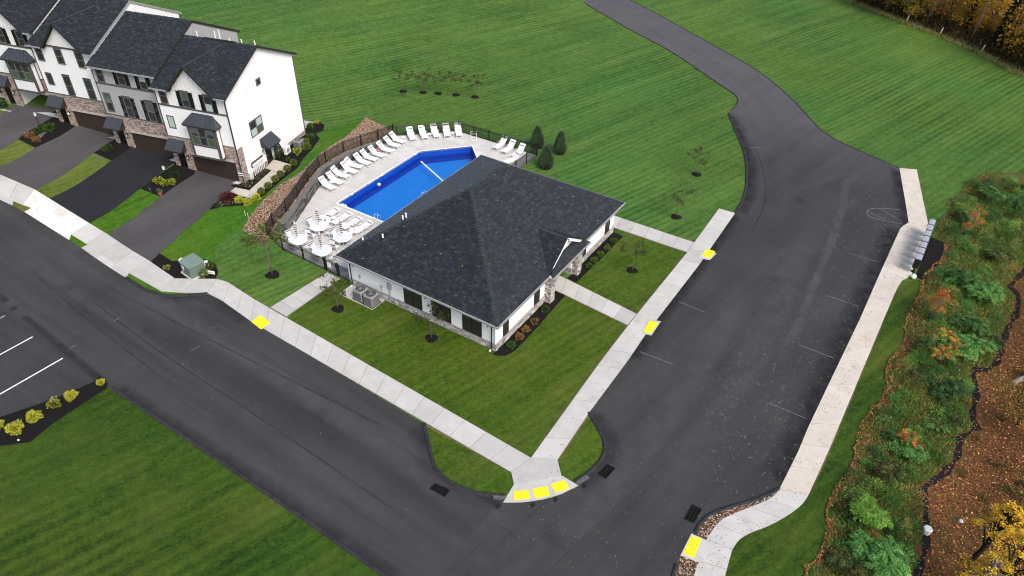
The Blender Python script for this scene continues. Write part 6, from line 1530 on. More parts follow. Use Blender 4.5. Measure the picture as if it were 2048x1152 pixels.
x, y = GP(620, 270); t = shrub(x, y, 0.3, 1.2, DKG, 'dark upright conifer at the back of the side bed', n=500)
x, y = GP(560, 318)
z = hz(x, y); t = thing('arborvitae', 'narrow pointed arborvitae beside the side door', 'tree', (x, y, z)); n = 1500; u = rng.uniform(0, 1, n); zz = 1.9*u; a = rng.uniform(0, 6.28, n); rr = 0.40*np.sin(np.clip(np.pi*(0.16+0.84*u), 0, np.pi))**0.8*rng.uniform(0.6, 1, n)
quad_obj('crown', np.c_[rr*np.cos(a), rr*np.sin(a), zz], np.c_[np.cos(a)*0.4, np.sin(a)*0.4, np.ones(n)], unit(n), 0.13, 0.05, palette(n, DKG+[(0.05, 0.10, 0.02)], 0.3), t); B().tube([(0, 0, 0), (0, 0, 1.4)], [0.04, 0.01], 5).o('trunk', M_bark, t)
# white bedding flowers
def flowers(poly, label, n=260):
    Q = rand_in(GPS(*poly), n); P = np.c_[Q, hgt(Q[:, 0], Q[:, 1])+0.06+rng.uniform(0.02, 0.2, n)]
    tag(leaves('bedding_flowers', P, rng.uniform(0.06, 0.13, n), palette(n, [(0.55, 0.55, 0.42), (0.10, 0.16, 0.04), (0.32, 0.33, 0.14), (0.05, 0.09, 0.02)], 0.2), tilt=1.0), label, 'flowers', kind='stuff')
flowers([(428, 415), (440, 405), (466, 405), (472, 411), (445, 415)], 'white bedding flowers below the red maple', 200)
flowers([(474, 374), (500, 379), (540, 343), (533, 340), (500, 364)], 'pale bedding flowers along the meter wall', 260)
# clubhouse bed plants
for i, (x, y, r, h, c, lab) in enumerate([(-21.3, 33.6, 0.42, 0.6, GRN, 'green shrub at the near corner of the clubhouse bed'), (-21.3, 34.7, 0.45, 0.6, TAN+[(0.26, 0.12, 0.03)], 'orange brown shrub in the clubhouse bed, nearest the corner'), (-21.35, 35.7, 0.42, 0.5, TAN, 'brown twiggy shrub in the middle of the clubhouse bed'), (-21.3, 36.8, 0.42, 0.55, TAN+OLIVE, 'tan shrub in the clubhouse bed below the white wall'), (-21.35, 38.5, 0.45, 0.6, GRN+DKG, 'green shrub left of the stone column'),
                                          (-21.2, 45.4, 0.42, 0.5, GRN, 'green shrub right of the entrance column, first of five'), (-21.25, 46.4, 0.36, 0.5, LIME, 'green shrub right of the entrance column, second of five'), (-21.25, 47.5, 0.36, 0.5, LIME, 'green shrub right of the entrance column, third of five'), (-21.2, 48.7, 0.36, 0.5, LIME, 'green shrub right of the entrance column, fourth of five'), (-21.2, 49.9, 0.40, 0.5, GRN, 'green shrub right of the entrance column, fifth of five')]):
    shrub(x, y, r*0.72, h*0.8, c, lab, n=420, group='shrubs in the clubhouse beds')

# ------------------------------------------------------------------ rough vegetation on the right
MEAD = [p for p in thk_all]
xl_ = lambda y: np.interp(y, [q[1] for q in dl][::-1], [q[0] for q in dl][::-1])
thx = np.array(sorted([(q[1], q[0]) for q in thk[:-1]]))
def edge_x(y): return np.interp(y, thx[:, 0], thx[:, 1])
def mead_pts(n, far=False):
    Q = np.c_[np.zeros(0), np.zeros(0)]
    while len(Q) < n:
        q = np.c_[rng.uniform(0, 16, n), rng.uniform(17, 82, n)]; k = inpoly(q[:, 0], q[:, 1], MEAD) & ((q[:, 0] < xl_(q[:, 1])-0.28) | (q[:, 1] > 70)); Q = np.r_[Q, q[k]]
    return Q[:n]
n = 60000; Q = mead_pts(n); H_ = hgt(Q[:, 0], Q[:, 1])
pat = np.sin(Q[:, 0]*1.1+np.sin(Q[:, 1]*0.53)*1.7)+np.sin(Q[:, 1]*0.41+Q[:, 0]*0.6)
cg = palette(n, [(0.13, 0.23, 0.035), (0.19, 0.28, 0.05), (0.085, 0.16, 0.026), (0.26, 0.30, 0.075)], 0.25); ct = palette(n, [(0.36, 0.28, 0.12), (0.25, 0.165, 0.07), (0.30, 0.30, 0.10)], 0.25)
nearedge = np.clip(1-(Q[:, 0]-edge_x(Q[:, 1]))/1.3, 0, 1)
f = (rng.random(n) < np.clip(0.30-0.14*pat+0.55*nearedge, 0.08, 0.92))[:, None]; cc = np.where(f, ct, cg)
d = np.c_[rng.normal(0, 0.55, n), rng.normal(0, 0.55, n), np.ones(n)]
ln = rng.uniform(0.16, 0.42, n)*(1+0.25*np.clip(pat, -1, 1))*(1-0.55*nearedge)
o = quad_obj('meadow_growth', np.c_[Q, H_], d, unit(n), ln, rng.uniform(0.035, 0.075, n), cc); tag(o, 'tall weeds and grasses between roadside lawn and ditch', 'weeds', kind='stuff')
# bushy weeds growing between the shrubs
ck = 420; cQ = mead_pts(ck); kk = (cQ[:, 0]-edge_x(cQ[:, 1]) > 0.5) & (xl_(cQ[:, 1])-cQ[:, 0] > 0.6); cQ = cQ[kk]; ck = len(cQ)
cr = rng.uniform(0.35, 0.95, ck); chh = rng.uniform(0.25, 1.3, ck); ccol = palette(ck, [(0.10, 0.24, 0.05), (0.18, 0.29, 0.055), (0.06, 0.13, 0.034), (0.25, 0.28, 0.075), (0.32, 0.21, 0.075), (0.14, 0.33, 0.08)], 0.2, [0.28, 0.22, 0.18, 0.14, 0.06, 0.12])
n = 90000; k = rng.choice(ck, n); u = unit(n); u[:, 2] = np.abs(u[:, 2]); q = rng.uniform(0.3, 1, n)**0.6
P = np.c_[cQ[k], hgt(cQ[k][:, 0], cQ[k][:, 1])]+u*q[:, None]*np.c_[cr[k], cr[k], chh[k]]
tag(quad_obj('bushy_weeds', P, u+rng.normal(0, 0.5, u.shape), unit(n), rng.uniform(0.08, 0.17, n), rng.uniform(0.04, 0.08, n), np.clip(ccol[k]*rng.uniform(0.65, 1.4, (n, 1)), 0.004, 1)), 'bushy green weeds filling the rough strip', 'weeds', kind='stuff')
# fallen leaves over the wood floor and its edge
n = 42000; q = np.c_[rng.uniform(4, 22, n*2), rng.uniform(14, 72, n*2)]; k = q[:, 0] > xl_(q[:, 1])+0.25; q = q[k][:n]
BRN = [(0.21, 0.09, 0.035), (0.36, 0.16, 0.055), (0.48, 0.25, 0.10), (0.11, 0.052, 0.027), (0.58, 0.34, 0.10)]
P = np.c_[q, hgt(q[:, 0], q[:, 1])+0.05+rng.uniform(0, 0.05, len(q))]
tag(leaves('leaf_litter', P, rng.uniform(0.09, 0.19, len(q)), palette(len(q), BRN, 0.35, [0.32, 0.27, 0.10, 0.27, 0.04]), tilt=0.7, m=M_deadleaf), 'brown fallen leaves covering the wood floor beyond the ditch', 'leaves', kind='stuff')
n = 5200; yy = rng.uniform(17, 66, n); xx = edge_x(yy)+np.abs(rng.normal(0, 0.55, n))*(0.6+0.5*np.sin(yy*1.3)+0.3*np.sin(yy*3.1))-0.2+0.25*np.sin(yy*0.9); P = np.c_[xx, yy, hgt(xx, yy)+0.08+rng.uniform(0, 0.06, n)]
tag(leaves('edge_leaves', P, rng.uniform(0.08, 0.15, n), palette(n, BRN, 0.3, [0.4, 0.2, 0.05, 0.33, 0.02]), tilt=0.8, m=M_deadleaf), 'reddish fallen leaves heaped along the edge of the roadside lawn', 'leaves', kind='stuff')
# low olive clumps on the wood floor
ck = 70; cy = rng.uniform(18, 68, ck); cx = xl_(cy)+rng.uniform(0.4, 6.5, ck); cr = rng.uniform(0.25, 0.7, ck); n = 9000; k = rng.choice(ck, n); u = unit(n); u[:, 2] = np.abs(u[:, 2])
P = np.c_[cx[k], cy[k], hgt(cx[k], cy[k])+0.04]+u*rng.uniform(0.3, 1, (n, 1))*np.c_[cr[k], cr[k], cr[k]*0.4]
tag(quad_obj('low_clumps', P, u+rng.normal(0, 0.5, u.shape), unit(n), rng.uniform(0.07, 0.15, n), 0.05, palette(n, [(0.07, 0.085, 0.02), (0.11, 0.12, 0.03), (0.15, 0.10, 0.03), (0.05, 0.07, 0.015)], 0.3)), 'low olive weeds in patches on the wood floor', 'weeds', kind='stuff')
q = np.array(dl)[rng.choice(len(dl), 420)]+rng.normal(0, 0.16, (420, 2)); P = np.c_[q, hgt(q[:, 0], q[:, 1])+0.07]
tag(leaves('ditch_leaves', P, rng.uniform(0.08, 0.15, 420), palette(420, BRN, 0.3), tilt=0.5, m=M_deadleaf), 'fallen leaves caught in the black ditch', 'leaves', kind='stuff')
def fronds(name, label, cat, x, y, r, h, nf, cols, nl=9, leafl=0.15, group=None, accent=None, frac=0.0, stems=True):
    """bushy shrub of many short drooping pinnate leaves on several stems"""
    z = hz(x, y); t = thing(name, label, cat, (x, y, z), group=group)
    ns = 6; sa = rng.uniform(0, 6.28, ns); sr = r*rng.uniform(0.1, 0.75, ns); sh = h*rng.uniform(0.55, 1.1, ns); head = np.c_[sr*np.cos(sa), sr*np.sin(sa), sh*0.75]; hr = r*rng.uniform(0.30, 0.55, ns)
    for i in range(ns): B().tube([(0.1*math.cos(sa[i]), 0.1*math.sin(sa[i]), 0), (head[i][0]*0.7, head[i][1]*0.7, head[i][2]*0.6), tuple(head[i])], [0.03, 0.02, 0.01], 5).o('stem', M_bark_dark, t)
    k = rng.choice(ns, nf); u = unit(nf); u[:, 2] = np.abs(u[:, 2])*0.9-0.15
    base = head[k]+u*hr[k][:, None]*rng.uniform(0.2, 1, (nf, 1))*np.array([1, 1, 0.7]); base[:, 2] = np.maximum(base[:, 2], 0.08)
    az = np.arctan2(u[:, 1], u[:, 0])+rng.normal(0, 0.9, nf); L = rng.uniform(0.28, 0.6, nf); rise = rng.uniform(-0.1, 0.7, nf); sz = leafl*rng.uniform(0.6, 1.35, nf)
    tone = palette(nf, cols, 0.16)*(0.75+0.5*rng.random((ns, 1)))[k]
    if accent is not None:
        kk = (k < max(1, int(ns*frac*2))) & (rng.random(nf) < 0.6); tone[kk] = palette(int(kk.sum()), accent, 0.2)
    T = np.linspace(0.1, 1, nl); c, s = np.cos(az), np.sin(az); Z = L[:, None]*(rise[:, None]*T-0.75*T*T*np.abs(rise[:, None])-0.25*T*T)
    p = np.stack([base[:, :1]+(L*c)[:, None]*T, base[:, 1:2]+(L*s)[:, None]*T, base[:, 2:]+Z], -1); PP = []; DD = []; CC = []; LL = []
    for sg in (-1, 1):
        d = np.stack([c*0.5-s*sg, s*0.5+c*sg, -0.2+0*c], -1)[:, None, :]+rng.normal(0, 0.18, (nf, nl, 3)); PP.append(p.reshape(-1, 3)); DD.append(d.reshape(-1, 3)); CC.append(np.repeat(tone, nl, 0)*rng.uniform(0.75, 1.25, (nf*nl, 1))); LL.append((sz[:, None]*(0.55+0.6*np.sin(T*2.6))).ravel())
    PP = np.concatenate(PP); LL = np.concatenate(LL)
    quad_obj('foliage', PP, np.concatenate(DD), np.tile([0, 0, 1.0], (len(PP), 1))+rng.normal(0, 0.4, PP.shape), LL, LL*0.42, np.clip(np.concatenate(CC), 0.003, 1), t); return t
SUM = [(0.085, 0.20, 0.045), (0.13, 0.26, 0.06), (0.06, 0.15, 0.04)]; SUMB = [(0.13, 0.33, 0.075), (0.19, 0.40, 0.10), (0.09, 0.25, 0.06)]; DEEP = [(0.035, 0.085, 0.024), (0.055, 0.115, 0.032)]
YO = [(0.55, 0.40, 0.03), (0.48, 0.28, 0.04), (0.45, 0.12, 0.04)]; ORG = [(0.42, 0.14, 0.03), (0.50, 0.22, 0.04), (0.32, 0.07, 0.03)]
for q, r, h, nf, c, ac, fr_, lab in [((1985, 400), 1.5, 1.5, 70, DEEP+SUM, None, 0, 'dark green leafy thicket at the top of the rough growth'), ((2030, 420), 1.5, 1.3, 60, SUM, None, 0, 'green frond thicket at the right edge below the field'), ((1920, 440), 0.9, 1.1, 34, SUM, None, 0, 'small green frond shrub beside the orange sapling'),
                                ((1955, 600), 1.5, 1.5, 80, SUMB, None, 0, 'bright green frond shrub right of the orange red sapling'), ((1925, 575), 1.3, 1.2, 60, SUM+DEEP, None, 0, 'green frond shrub beside the mailbox mulch'), ((1925, 655), 1.6, 1.0, 70, DEEP+SUM, None, 0, 'dark green frond shrub below the bright one'),
                                ((1880, 730), 1.5, 2.0, 90, SUM, YO, 0.34, 'green shrub with yellow and red leaves at the lawn edge'), ((1930, 715), 1.4, 1.3, 80, SUMB, None, 0, 'pale green frond shrub near the bend of the ditch'), ((1880, 775), 1.8, 0.9, 80, DEEP, None, 0, 'dark low shrub mass under the yellow leaved shrub'),
                                ((1815, 905), 1.1, 1.0, 46, SUMB+SUM, ORG, 0.12, 'green frond shrub halfway down the lawn edge'), ((1770, 950), 0.9, 0.8, 34, DEEP+OLIVE, ORG, 0.1, 'dark shrub with red leaves at the lawn edge'), ((1725, 1045), 1.1, 1.2, 50, [(0.12, 0.26, 0.03), (0.17, 0.32, 0.05)], None, 0, 'yellow green frond shrub near the bottom edge'),
                                ((1745, 1115), 1.7, 1.3, 110, SUMB, None, 0, 'large bright green frond shrub at the bottom edge'), ((1690, 1135), 1.0, 0.7, 40, DEEP+OLIVE, None, 0, 'dark olive shrub at the bottom beside the lawn'), ((2000, 520), 1.3, 0.8, 50, OLIVE+SUM, None, 0, 'olive green shrub in the middle of the rough growth'), ((1975, 690), 1.1, 0.7, 44, SUM+OLIVE, None, 0, 'low green shrub by the upper ditch'), ((1870, 850), 1.2, 0.6, 44, OLIVE+SUM, None, 0, 'low olive shrub left of the ditch')]:
    x, y = GP(*q); fronds('frond_shrub', lab, 'shrub', x, y, r*0.95, h*1.2, int(nf*3.4), c, accent=ac, frac=fr_, group='frond shrubs in the rough growth')
def small_tree(name, label, x, y, h, r, cols, n, lsz, bark, zlow=0.35, lean=(0, 0), group=None, cl=14, tr=0.05, csp=(0.18, 0.36)):
    z = hz(x, y); t = thing(name, label, 'tree', (x, y, z), group=group)
    top = np.array([lean[0], lean[1], h]); B().tube([(0, 0, 0), tuple(top*0.35+np.array([0.1*r, 0, 0])), tuple(top*0.7), tuple(top*0.95)], [tr, tr*0.8, tr*0.5, tr*0.15], 7).o('trunk', bark, t, True)
    cs = []
    for k in range(cl):
        f = rng.uniform(zlow, 0.98); a = rng.uniform(0, 6.28); rad = r*rng.uniform(0.35, 1.0)*math.sin(math.pi*min(0.97, 0.25+0.75*(f-zlow)/(1-zlow)))**0.6; c = top*f+np.array([math.cos(a)*rad, math.sin(a)*rad, 0]); cs.append(c)
        B().tube([tuple(top*max(0.1, f-0.18)), tuple((top*f+c)/2+np.array([0, 0, 0.02*h])), tuple(c)], [tr*0.4, tr*0.25, tr*0.08], 5).o('limb', bark, t, True)
    k = rng.choice(cl, n); s_ = r*rng.uniform(*csp, cl)[k][:, None]; P = np.array(cs)[k]+rng.normal(0, 1, (n, 3))*s_*np.array([1, 1, 0.6]); tone = rng.uniform(0.75, 1.25, cl)[k][:, None]
    leaves('crown', P, rng.uniform(*lsz, n), np.clip(palette(n, cols, 0.22)*tone, 0.003, 1), t, 1.3); return t
for q, h, r, c, lab in [((1925, 475), 3.2, 0.75, ORG+[(0.50, 0.28, 0.08)], 'orange leaved sapling near the top of the rough growth'), ((1858, 640), 3.0, 0.85, ORG, 'orange red sapling beside the roadside lawn')]:
    x, y = GP(*q); small_tree('sapling', lab, x, y, h, r, c, 800, (0.10, 0.18), M_bark_pale, 0.45, (0.35, 0.1))
    t = thing('tree_guard', f'dark green planting guard at the foot of the {lab.split()[0]} {"" if "red" in lab else "top "}sapling'.replace('  ', ' '), 'tree guard', (x, y, hz(x, y))); B().lathe([(0.12, 0), (0.13, 0.35), (0.16, 0.6), (0.12, 0.62)], n=8).o('tube', mat('guard_green', (0.01, 0.05, 0.04), 0.5, 0.4), t); B().box(0.14, 0.18, -0.02, 0.02, 0, 0.9).o('stake', M_bark_dark, t)
YM = [(0.80, 0.50, 0.03), (0.85, 0.58, 0.05), (0.72, 0.36, 0.025), (0.52, 0.44, 0.05)]
for q, zc, h, r, n_, bk_, lab in [((2012, 1018), 4.4, 5.4, 1.1, 2000, M_bark_dark, 'yellow leaved maple crown at the right edge above the corner'), ((2042, 1095), 4.8, 6.0, 1.6, 3000, M_bark_dark, 'yellow leaved maple with dark trunk in the bottom right corner'), ((1978, 1120), 3.6, 4.6, 1.3, 1900, M_bark_pale, 'orange yellow maple at the bottom edge left of the dark trunk')]:
    x, y = GZ(*q, zc); small_tree('maple', lab, x, y, h, r, YM if n_ != 2601 else YM+ORG[:1], n_, (0.10, 0.17), bk_, 0.42, (0.5, 0.4), cl=30, tr=0.16, csp=(0.07, 0.15))
x, y = GP(2035, 850); small_tree('tree', 'sparse ochre leaved tree on the wood floor at the right edge', x, y, 3.4, 1.8, [(0.30, 0.18, 0.03), (0.40, 0.25, 0.04), (0.22, 0.15, 0.03)], 2400, (0.08, 0.14), M_bark_dark, 0.3, (-1.2, -0.6), cl=20, tr=0.07)
x, y = GP(2040, 760); t = thing('fallen_log', 'grey fallen log on the leaf litter at the right edge', 'log', (x, y, hz(x, y))); B().tube([(-0.5, -0.9, 0.12), (0.0, -0.1, 0.2), (0.7, 0.9, 0.3), (1.2, 1.8, 0.6)], [0.20, 0.18, 0.16, 0.12], 9).o('trunk', M_bark_pale, t, True); B().tube([(0.3, 0.4, 0.3), (0.2, 0.9, 0.7)], [0.06, 0.03], 6).o('branch', M_bark_pale, t)

# ------------------------------------------------------------------ wood beyond the field (upper right)
GOLD = [(0.66, 0.38, 0.025), (0.76, 0.46, 0.04), (0.52, 0.27, 0.025), (0.40, 0.34, 0.04)]; RUST = [(0.50, 0.23, 0.03), (0.60, 0.33, 0.04), (0.34, 0.21, 0.04)]; OLG = [(0.22, 0.20, 0.035), (0.32, 0.26, 0.04), (0.15, 0.16, 0.03)]
eg = np.array(edge)
def wood_pt(t, back):
    d = np.r_[0, np.cumsum(np.hypot(*np.diff(eg, axis=0).T))]; q = np.array([np.interp(t*d[-1], d, eg[:, 0]), np.interp(t*d[-1], d, eg[:, 1])]); return q+np.array([0.55, 0.83])*back
WT = [(0.06, 5, 13, GOLD, 'a'), (0.14, 9, 15, RUST, 'b'), (0.22, 3, 12, OLG, 'c'), (0.30, 2.2, 16, RUST, 'd'), (0.36, 6, 14, GOLD, 'e'), (0.40, 2.0, 15, OLG, 'f'), (0.45, 3.0, 15, RUST, 'g'), (0.50, 8, 15, GOLD, 'h'), (0.56, 4.5, 13, GOLD, 'i'), (0.60, 7.0, 14, GOLD, 'j'), (0.68, 9, 15, RUST, 'k'), (0.78, 5, 15, GOLD, 'l'), (0.84, 3, 16, RUST, 'm'), (0.88, 7, 14, GOLD, 'n'), (0.93, 4, 15, OLG, 'o'), (0.97, 8, 14, GOLD, 'p'),
      (0.10, 14, 15, GOLD, 'q'), (0.25, 13, 16, OLG, 'r'), (0.42, 14, 16, RUST, 's'), (0.58, 15, 16, GOLD, 't'), (0.75, 15, 16, OLG, 'u'), (0.9, 15, 17, RUST, 'v')]
cname = {id(GOLD): 'golden', id(RUST): 'rusty orange', id(OLG): 'olive yellow'}
cnt = {}
order = sorted(range(len(WT)), key=lambda i: WT[i][0])
for i in order:
    tt, bk, h, c, _ = WT[i]; p = wood_pt(tt, bk); cn = cname[id(c)]; row = 'front' if bk < 5.5 else ('middle' if bk < 11 else 'back'); key = (cn, row); cnt[key] = cnt.get(key, 0)+1
    small_tree('forest_tree', f'tall {cn} tree in the {row} row of the wood, {ORD[cnt[key]-1]} such from the left', p[0], p[1], h*0.62, 3.2, c, 4200, (0.20, 0.40), M_bark_dark if i % 3 else M_bark_pale, 0.10 if bk > 4 else 0.16, (rng.uniform(-0.6, 0.6), rng.uniform(-0.6, 0.6)), 'trees of the wood beyond the field', cl=24, tr=0.22)
p = wood_pt(0.72, 4.5); t = thing('pine', 'dark green conifer standing among golden trees of the wood', 'tree', (p[0], p[1], 0)); n = 5200; u = rng.uniform(0, 1, n)**0.8; zz = 15*(0.05+0.95*(1-u)); a = rng.uniform(0, 6.28, n); rr = 2.3*np.minimum(1, 1-zz/15+0.05)*rng.uniform(0.3, 1, n)**0.5
quad_obj('crown', np.c_[rr*np.cos(a), rr*np.sin(a), zz], np.c_[np.cos(a), np.sin(a), rng.uniform(-0.5, 0.3, n)], unit(n), 0.5, 0.16, palette(n, [(0.010, 0.028, 0.018), (0.018, 0.042, 0.026), (0.006, 0.018, 0.012)], 0.3), t); B().tube([(0, 0, 0), (0, 0, 14)], [0.2, 0.03], 6).o('trunk', M_bark_dark, t)
NTH = ORD+['thirteenth', 'fourteenth']
# bare trunks and undergrowth along the wood edge
for i in range(14):
    p = wood_pt(0.05+0.93*i/13+rng.uniform(-0.02, 0.02), rng.uniform(0.8, 6)); h = rng.uniform(7, 12); t = thing('bare_trunk', f'slim bare trunk at the edge of the wood, {NTH[i]} from the left', 'tree', (p[0], p[1], 0), group='bare trunks at the wood edge')
    l = rng.uniform(-0.8, 0.8, 2); B().tube([(0, 0, 0), (l[0]*0.4, l[1]*0.4, h*0.5), (l[0], l[1], h)], [0.14, 0.10, 0.04], 6).o('trunk', M_bark_dark if i % 4 else M_bark_pale, t, True)
    for k in range(3): a = rng.uniform(0, 6.28); z0 = h*rng.uniform(0.4, 0.8); B().tube([(l[0]*z0/h, l[1]*z0/h, z0), (l[0]*z0/h+math.cos(a)*0.8, l[1]*z0/h+math.sin(a)*0.8, z0+1.2)], [0.04, 0.012], 5).o('branch', M_bark_dark, t)
n = 16000; tq = rng.uniform(0, 1, n); bq = np.abs(rng.normal(0, 1, n))*5+0.3; W_ = np.array([wood_pt(a, 0) for a in tq])+np.array([0.55, 0.83])*bq[:, None]
quad_obj('undergrowth', np.c_[W_, np.zeros(n)+rng.uniform(0, 0.9, n)*np.clip(bq/2, 0.2, 1)], np.c_[rng.normal(0, 0.6, n), rng.normal(0, 0.6, n), np.ones(n)], unit(n), rng.uniform(0.25, 0.7, n), 0.16, palette(n, [(0.06, 0.04, 0.02), (0.10, 0.055, 0.03), (0.035, 0.04, 0.015), (0.16, 0.09, 0.03), (0.09, 0.09, 0.03)], 0.35))
tag(bpy.data.objects['undergrowth'], 'dark brown brush on the floor of the far wood', 'brush', kind='stuff')
n = 7000; tq = rng.uniform(0, 1, n); bq = rng.normal(0.2, 0.45, n); W_ = np.array([wood_pt(a, 0) for a in tq])+np.array([0.55, 0.83])*bq[:, None]
quad_obj('dry_grass_edge', np.c_[W_, np.zeros(n)], np.c_[rng.normal(0, 0.4, n), rng.normal(0, 0.4, n), np.ones(n)], unit(n), rng.uniform(0.3, 0.7, n), 0.07, palette(n, [(0.38, 0.34, 0.13), (0.28, 0.30, 0.09), (0.45, 0.38, 0.20), (0.22, 0.28, 0.06)], 0.25))
tag(bpy.data.objects['dry_grass_edge'], 'pale dry grass fringe between field and wood', 'grass', kind='stuff')
for i, q in enumerate([(1811, 46), (1878.5, 71), (1961, 106), (2047, 151)]):
    x, y = GP(*q); b = B().box(-0.07, 0.07, -0.07, 0.07, 0, 1.1).box(-0.05, 0.05, -0.05, 0.05, 1.1, 1.18); o = b.o('marker_post', M_stake, loc=(x, y, 0)); o.rotation_euler = (0, R(8), 0); tag(o, f'pale wooden marker post at the wood edge, {ORD[i]} from the left', 'post', 'marker posts at the wood edge')

# ================================================================== STREET FURNITURE AND SMALL THINGS
# storm drain grates
for q, lab in [([(858.6, 978), (870, 966.7), (900, 981), (890, 995)], 'black storm drain grate left of the corner island'), ([(1194.5, 948), (1214, 929), (1231, 936.7), (1211.5, 959)], 'black storm drain grate right of the corner island'), ([(1367, 1039), (1384, 1009), (1404, 1019), (1388, 1048)], 'black storm drain grate by the gravel strip')]:
    P = np.array(GPS(*q)); c = P.mean(0); t = thing('storm_drain', lab, 'drain', (c[0], c[1], 0.03), group='storm drain grates'); L = P-c
    B().prism([tuple(p) for p in L], 0.001, 0.006).o('pit_shade', M_dark, t)  # flat black plate painted as the shade below the grate
    fr_ = B(); 
    for i in range(4):
        a, b = L[i], L[(i+1) % 4]; a2, b2 = a*0.9, b*0.9; fr_.hexa([(*a, 0.004), (*b, 0.004), (*b2, 0.004), (*a2, 0.004), (*a, 0.03), (*b, 0.03), (*b2, 0.03), (*a2, 0.03)])
    fr_.o('grate_frame', M_grate, t)
    for k in range(1, 9):
        u = k/9; a = (L[0]*(1-u)+L[1]*u)*0.92; b = (L[3]*(1-u)+L[2]*u)*0.92; B().tube([(*a, 0.018), (*b, 0.018)], 0.012, 4).o('grate_bar', M_grate, t)
    for k in (1, 2): u = k/3; a = (L[0]*(1-u)+L[3]*u)*0.92; b = (L[1]*(1-u)+L[2]*u)*0.92; B().tube([(*a, 0.018), (*b, 0.018)], 0.014, 4).o('grate_bar', M_grate, t)
for q, lab in [([(986, 991), (1013, 992), (1011, 1000), (987, 1000)], 'grey tapered kerb stone left of the corner apron'), ([(1150, 968), (1172, 952), (1179, 957), (1158, 971)], 'grey tapered kerb stone right of the corner apron')]:
    P = GPS(*q); c = np.mean(P, 0); o = B().prism([(x-c[0], y-c[1]) for x, y in P], 0.0, 0.13).o('kerb_stone', mat('kerb_stone_grey', (0.10, 0.10, 0.105), 0.85, 0.2, noise=(5, 0.3)), loc=(c[0], c[1], 0.0)); tag(o, lab, 'kerb stone')
for i, q in enumerate([(996.6, 1013), (1065.6, 1011), (1111, 1000), (1168.5, 973)]):
    x, y = GP(*q); o = B().bbox(-0.11, 0.11, -0.16, 0.16, 0, 0.07, 0.02).o('rubber_block', mat('rubber_black', (0.016, 0.016, 0.017), 0.8, 0.2), loc=(x, y, 0.03), rz=R(-30+12*i)); tag(o, f'small black block on the asphalt before the corner apron, {ORD[i]} from the left', 'block', 'black blocks before the corner apron')
# transformer cabinet, its white companions
x, y = GP(388, 548); t = thing('transformer', 'green utility transformer cabinet on the mulch beside the sidewalk', 'utility box', (x, y+0.1, 0.05), R(14.5-22))
B().bbox(-0.85, 0.85, -0.75, 0.75, -0.1, 0.12, 0.02).o('pad', M_conc, t); B().bbox(-0.76, 0.76, -0.66, 0.66, 0.12, 1.15, 0.02).o('cabinet', M_green_box, t)
B().add([(-0.80, -0.70, 1.15), (0.80, -0.70, 1.15), (0.80, 0.70, 1.15), (-0.80, 0.70, 1.15), (-0.78, -0.2, 1.30), (0.78, -0.2, 1.30), (0.78, 0.68, 1.30), (-0.78, 0.68, 1.30)], [(3, 2, 1, 0), (4, 5, 6, 7), (0, 1, 5, 4), (1, 2, 6, 5), (2, 3, 7, 6), (3, 0, 4, 7)]).o('lid', mat('transformer_lid', (0.17, 0.235, 0.195), 0.5, 0.4, noise=(2, 0.08)), t)
B().box(-0.5, -0.15, -0.668, -0.66, 0.62, 0.9).o('warning_label', M_white, t); B().box(-0.6, -0.35, -0.668, -0.66, 0.32, 0.42).o('number_plate', M_white, t); B().box(-0.02, 0.02, -0.675, -0.66, 0.2, 1.1).o('door_seam', M_hvac_dark, t)
x, y = GP(367, 533); t = thing('utility_pedestal', 'white utility pedestal left of the green transformer', 'pedestal', (x, y, 0.05)); B().bbox(-0.16, 0.16, -0.16, 0.16, 0, 0.62, 0.03).o('body', M_white, t); B().bbox(-0.18, 0.18, -0.18, 0.18, 0.62, 0.72, 0.04).o('cap', M_white, t)
x, y = GP(413, 532); o = B().bbox(-0.3, 0.3, -0.22, 0.22, 0, 0.35, 0.04).o('utility_vault', M_white, loc=(x, y, 0.06), rz=R(-20)); tag(o, 'low white utility box behind the green transformer', 'utility box')
x, y = GP(423, 551); t = thing('yard_sign', 'low white yard sign right of the green transformer', 'sign', (x, y, 0.05), R(20)); o = B().box(-0.36, 0.36, -0.02, 0.02, 0.14, 0.44).o('board', M_white, t); B().box(-0.2, 0.1, -0.024, -0.02, 0.26, 0.32).o('printed_bar', M_greyband, o)
for s in (-0.25, 0.25): B().tube([(s, 0, 0), (s, 0, 0.15)], 0.012, 5).o('leg', M_gutter, t)
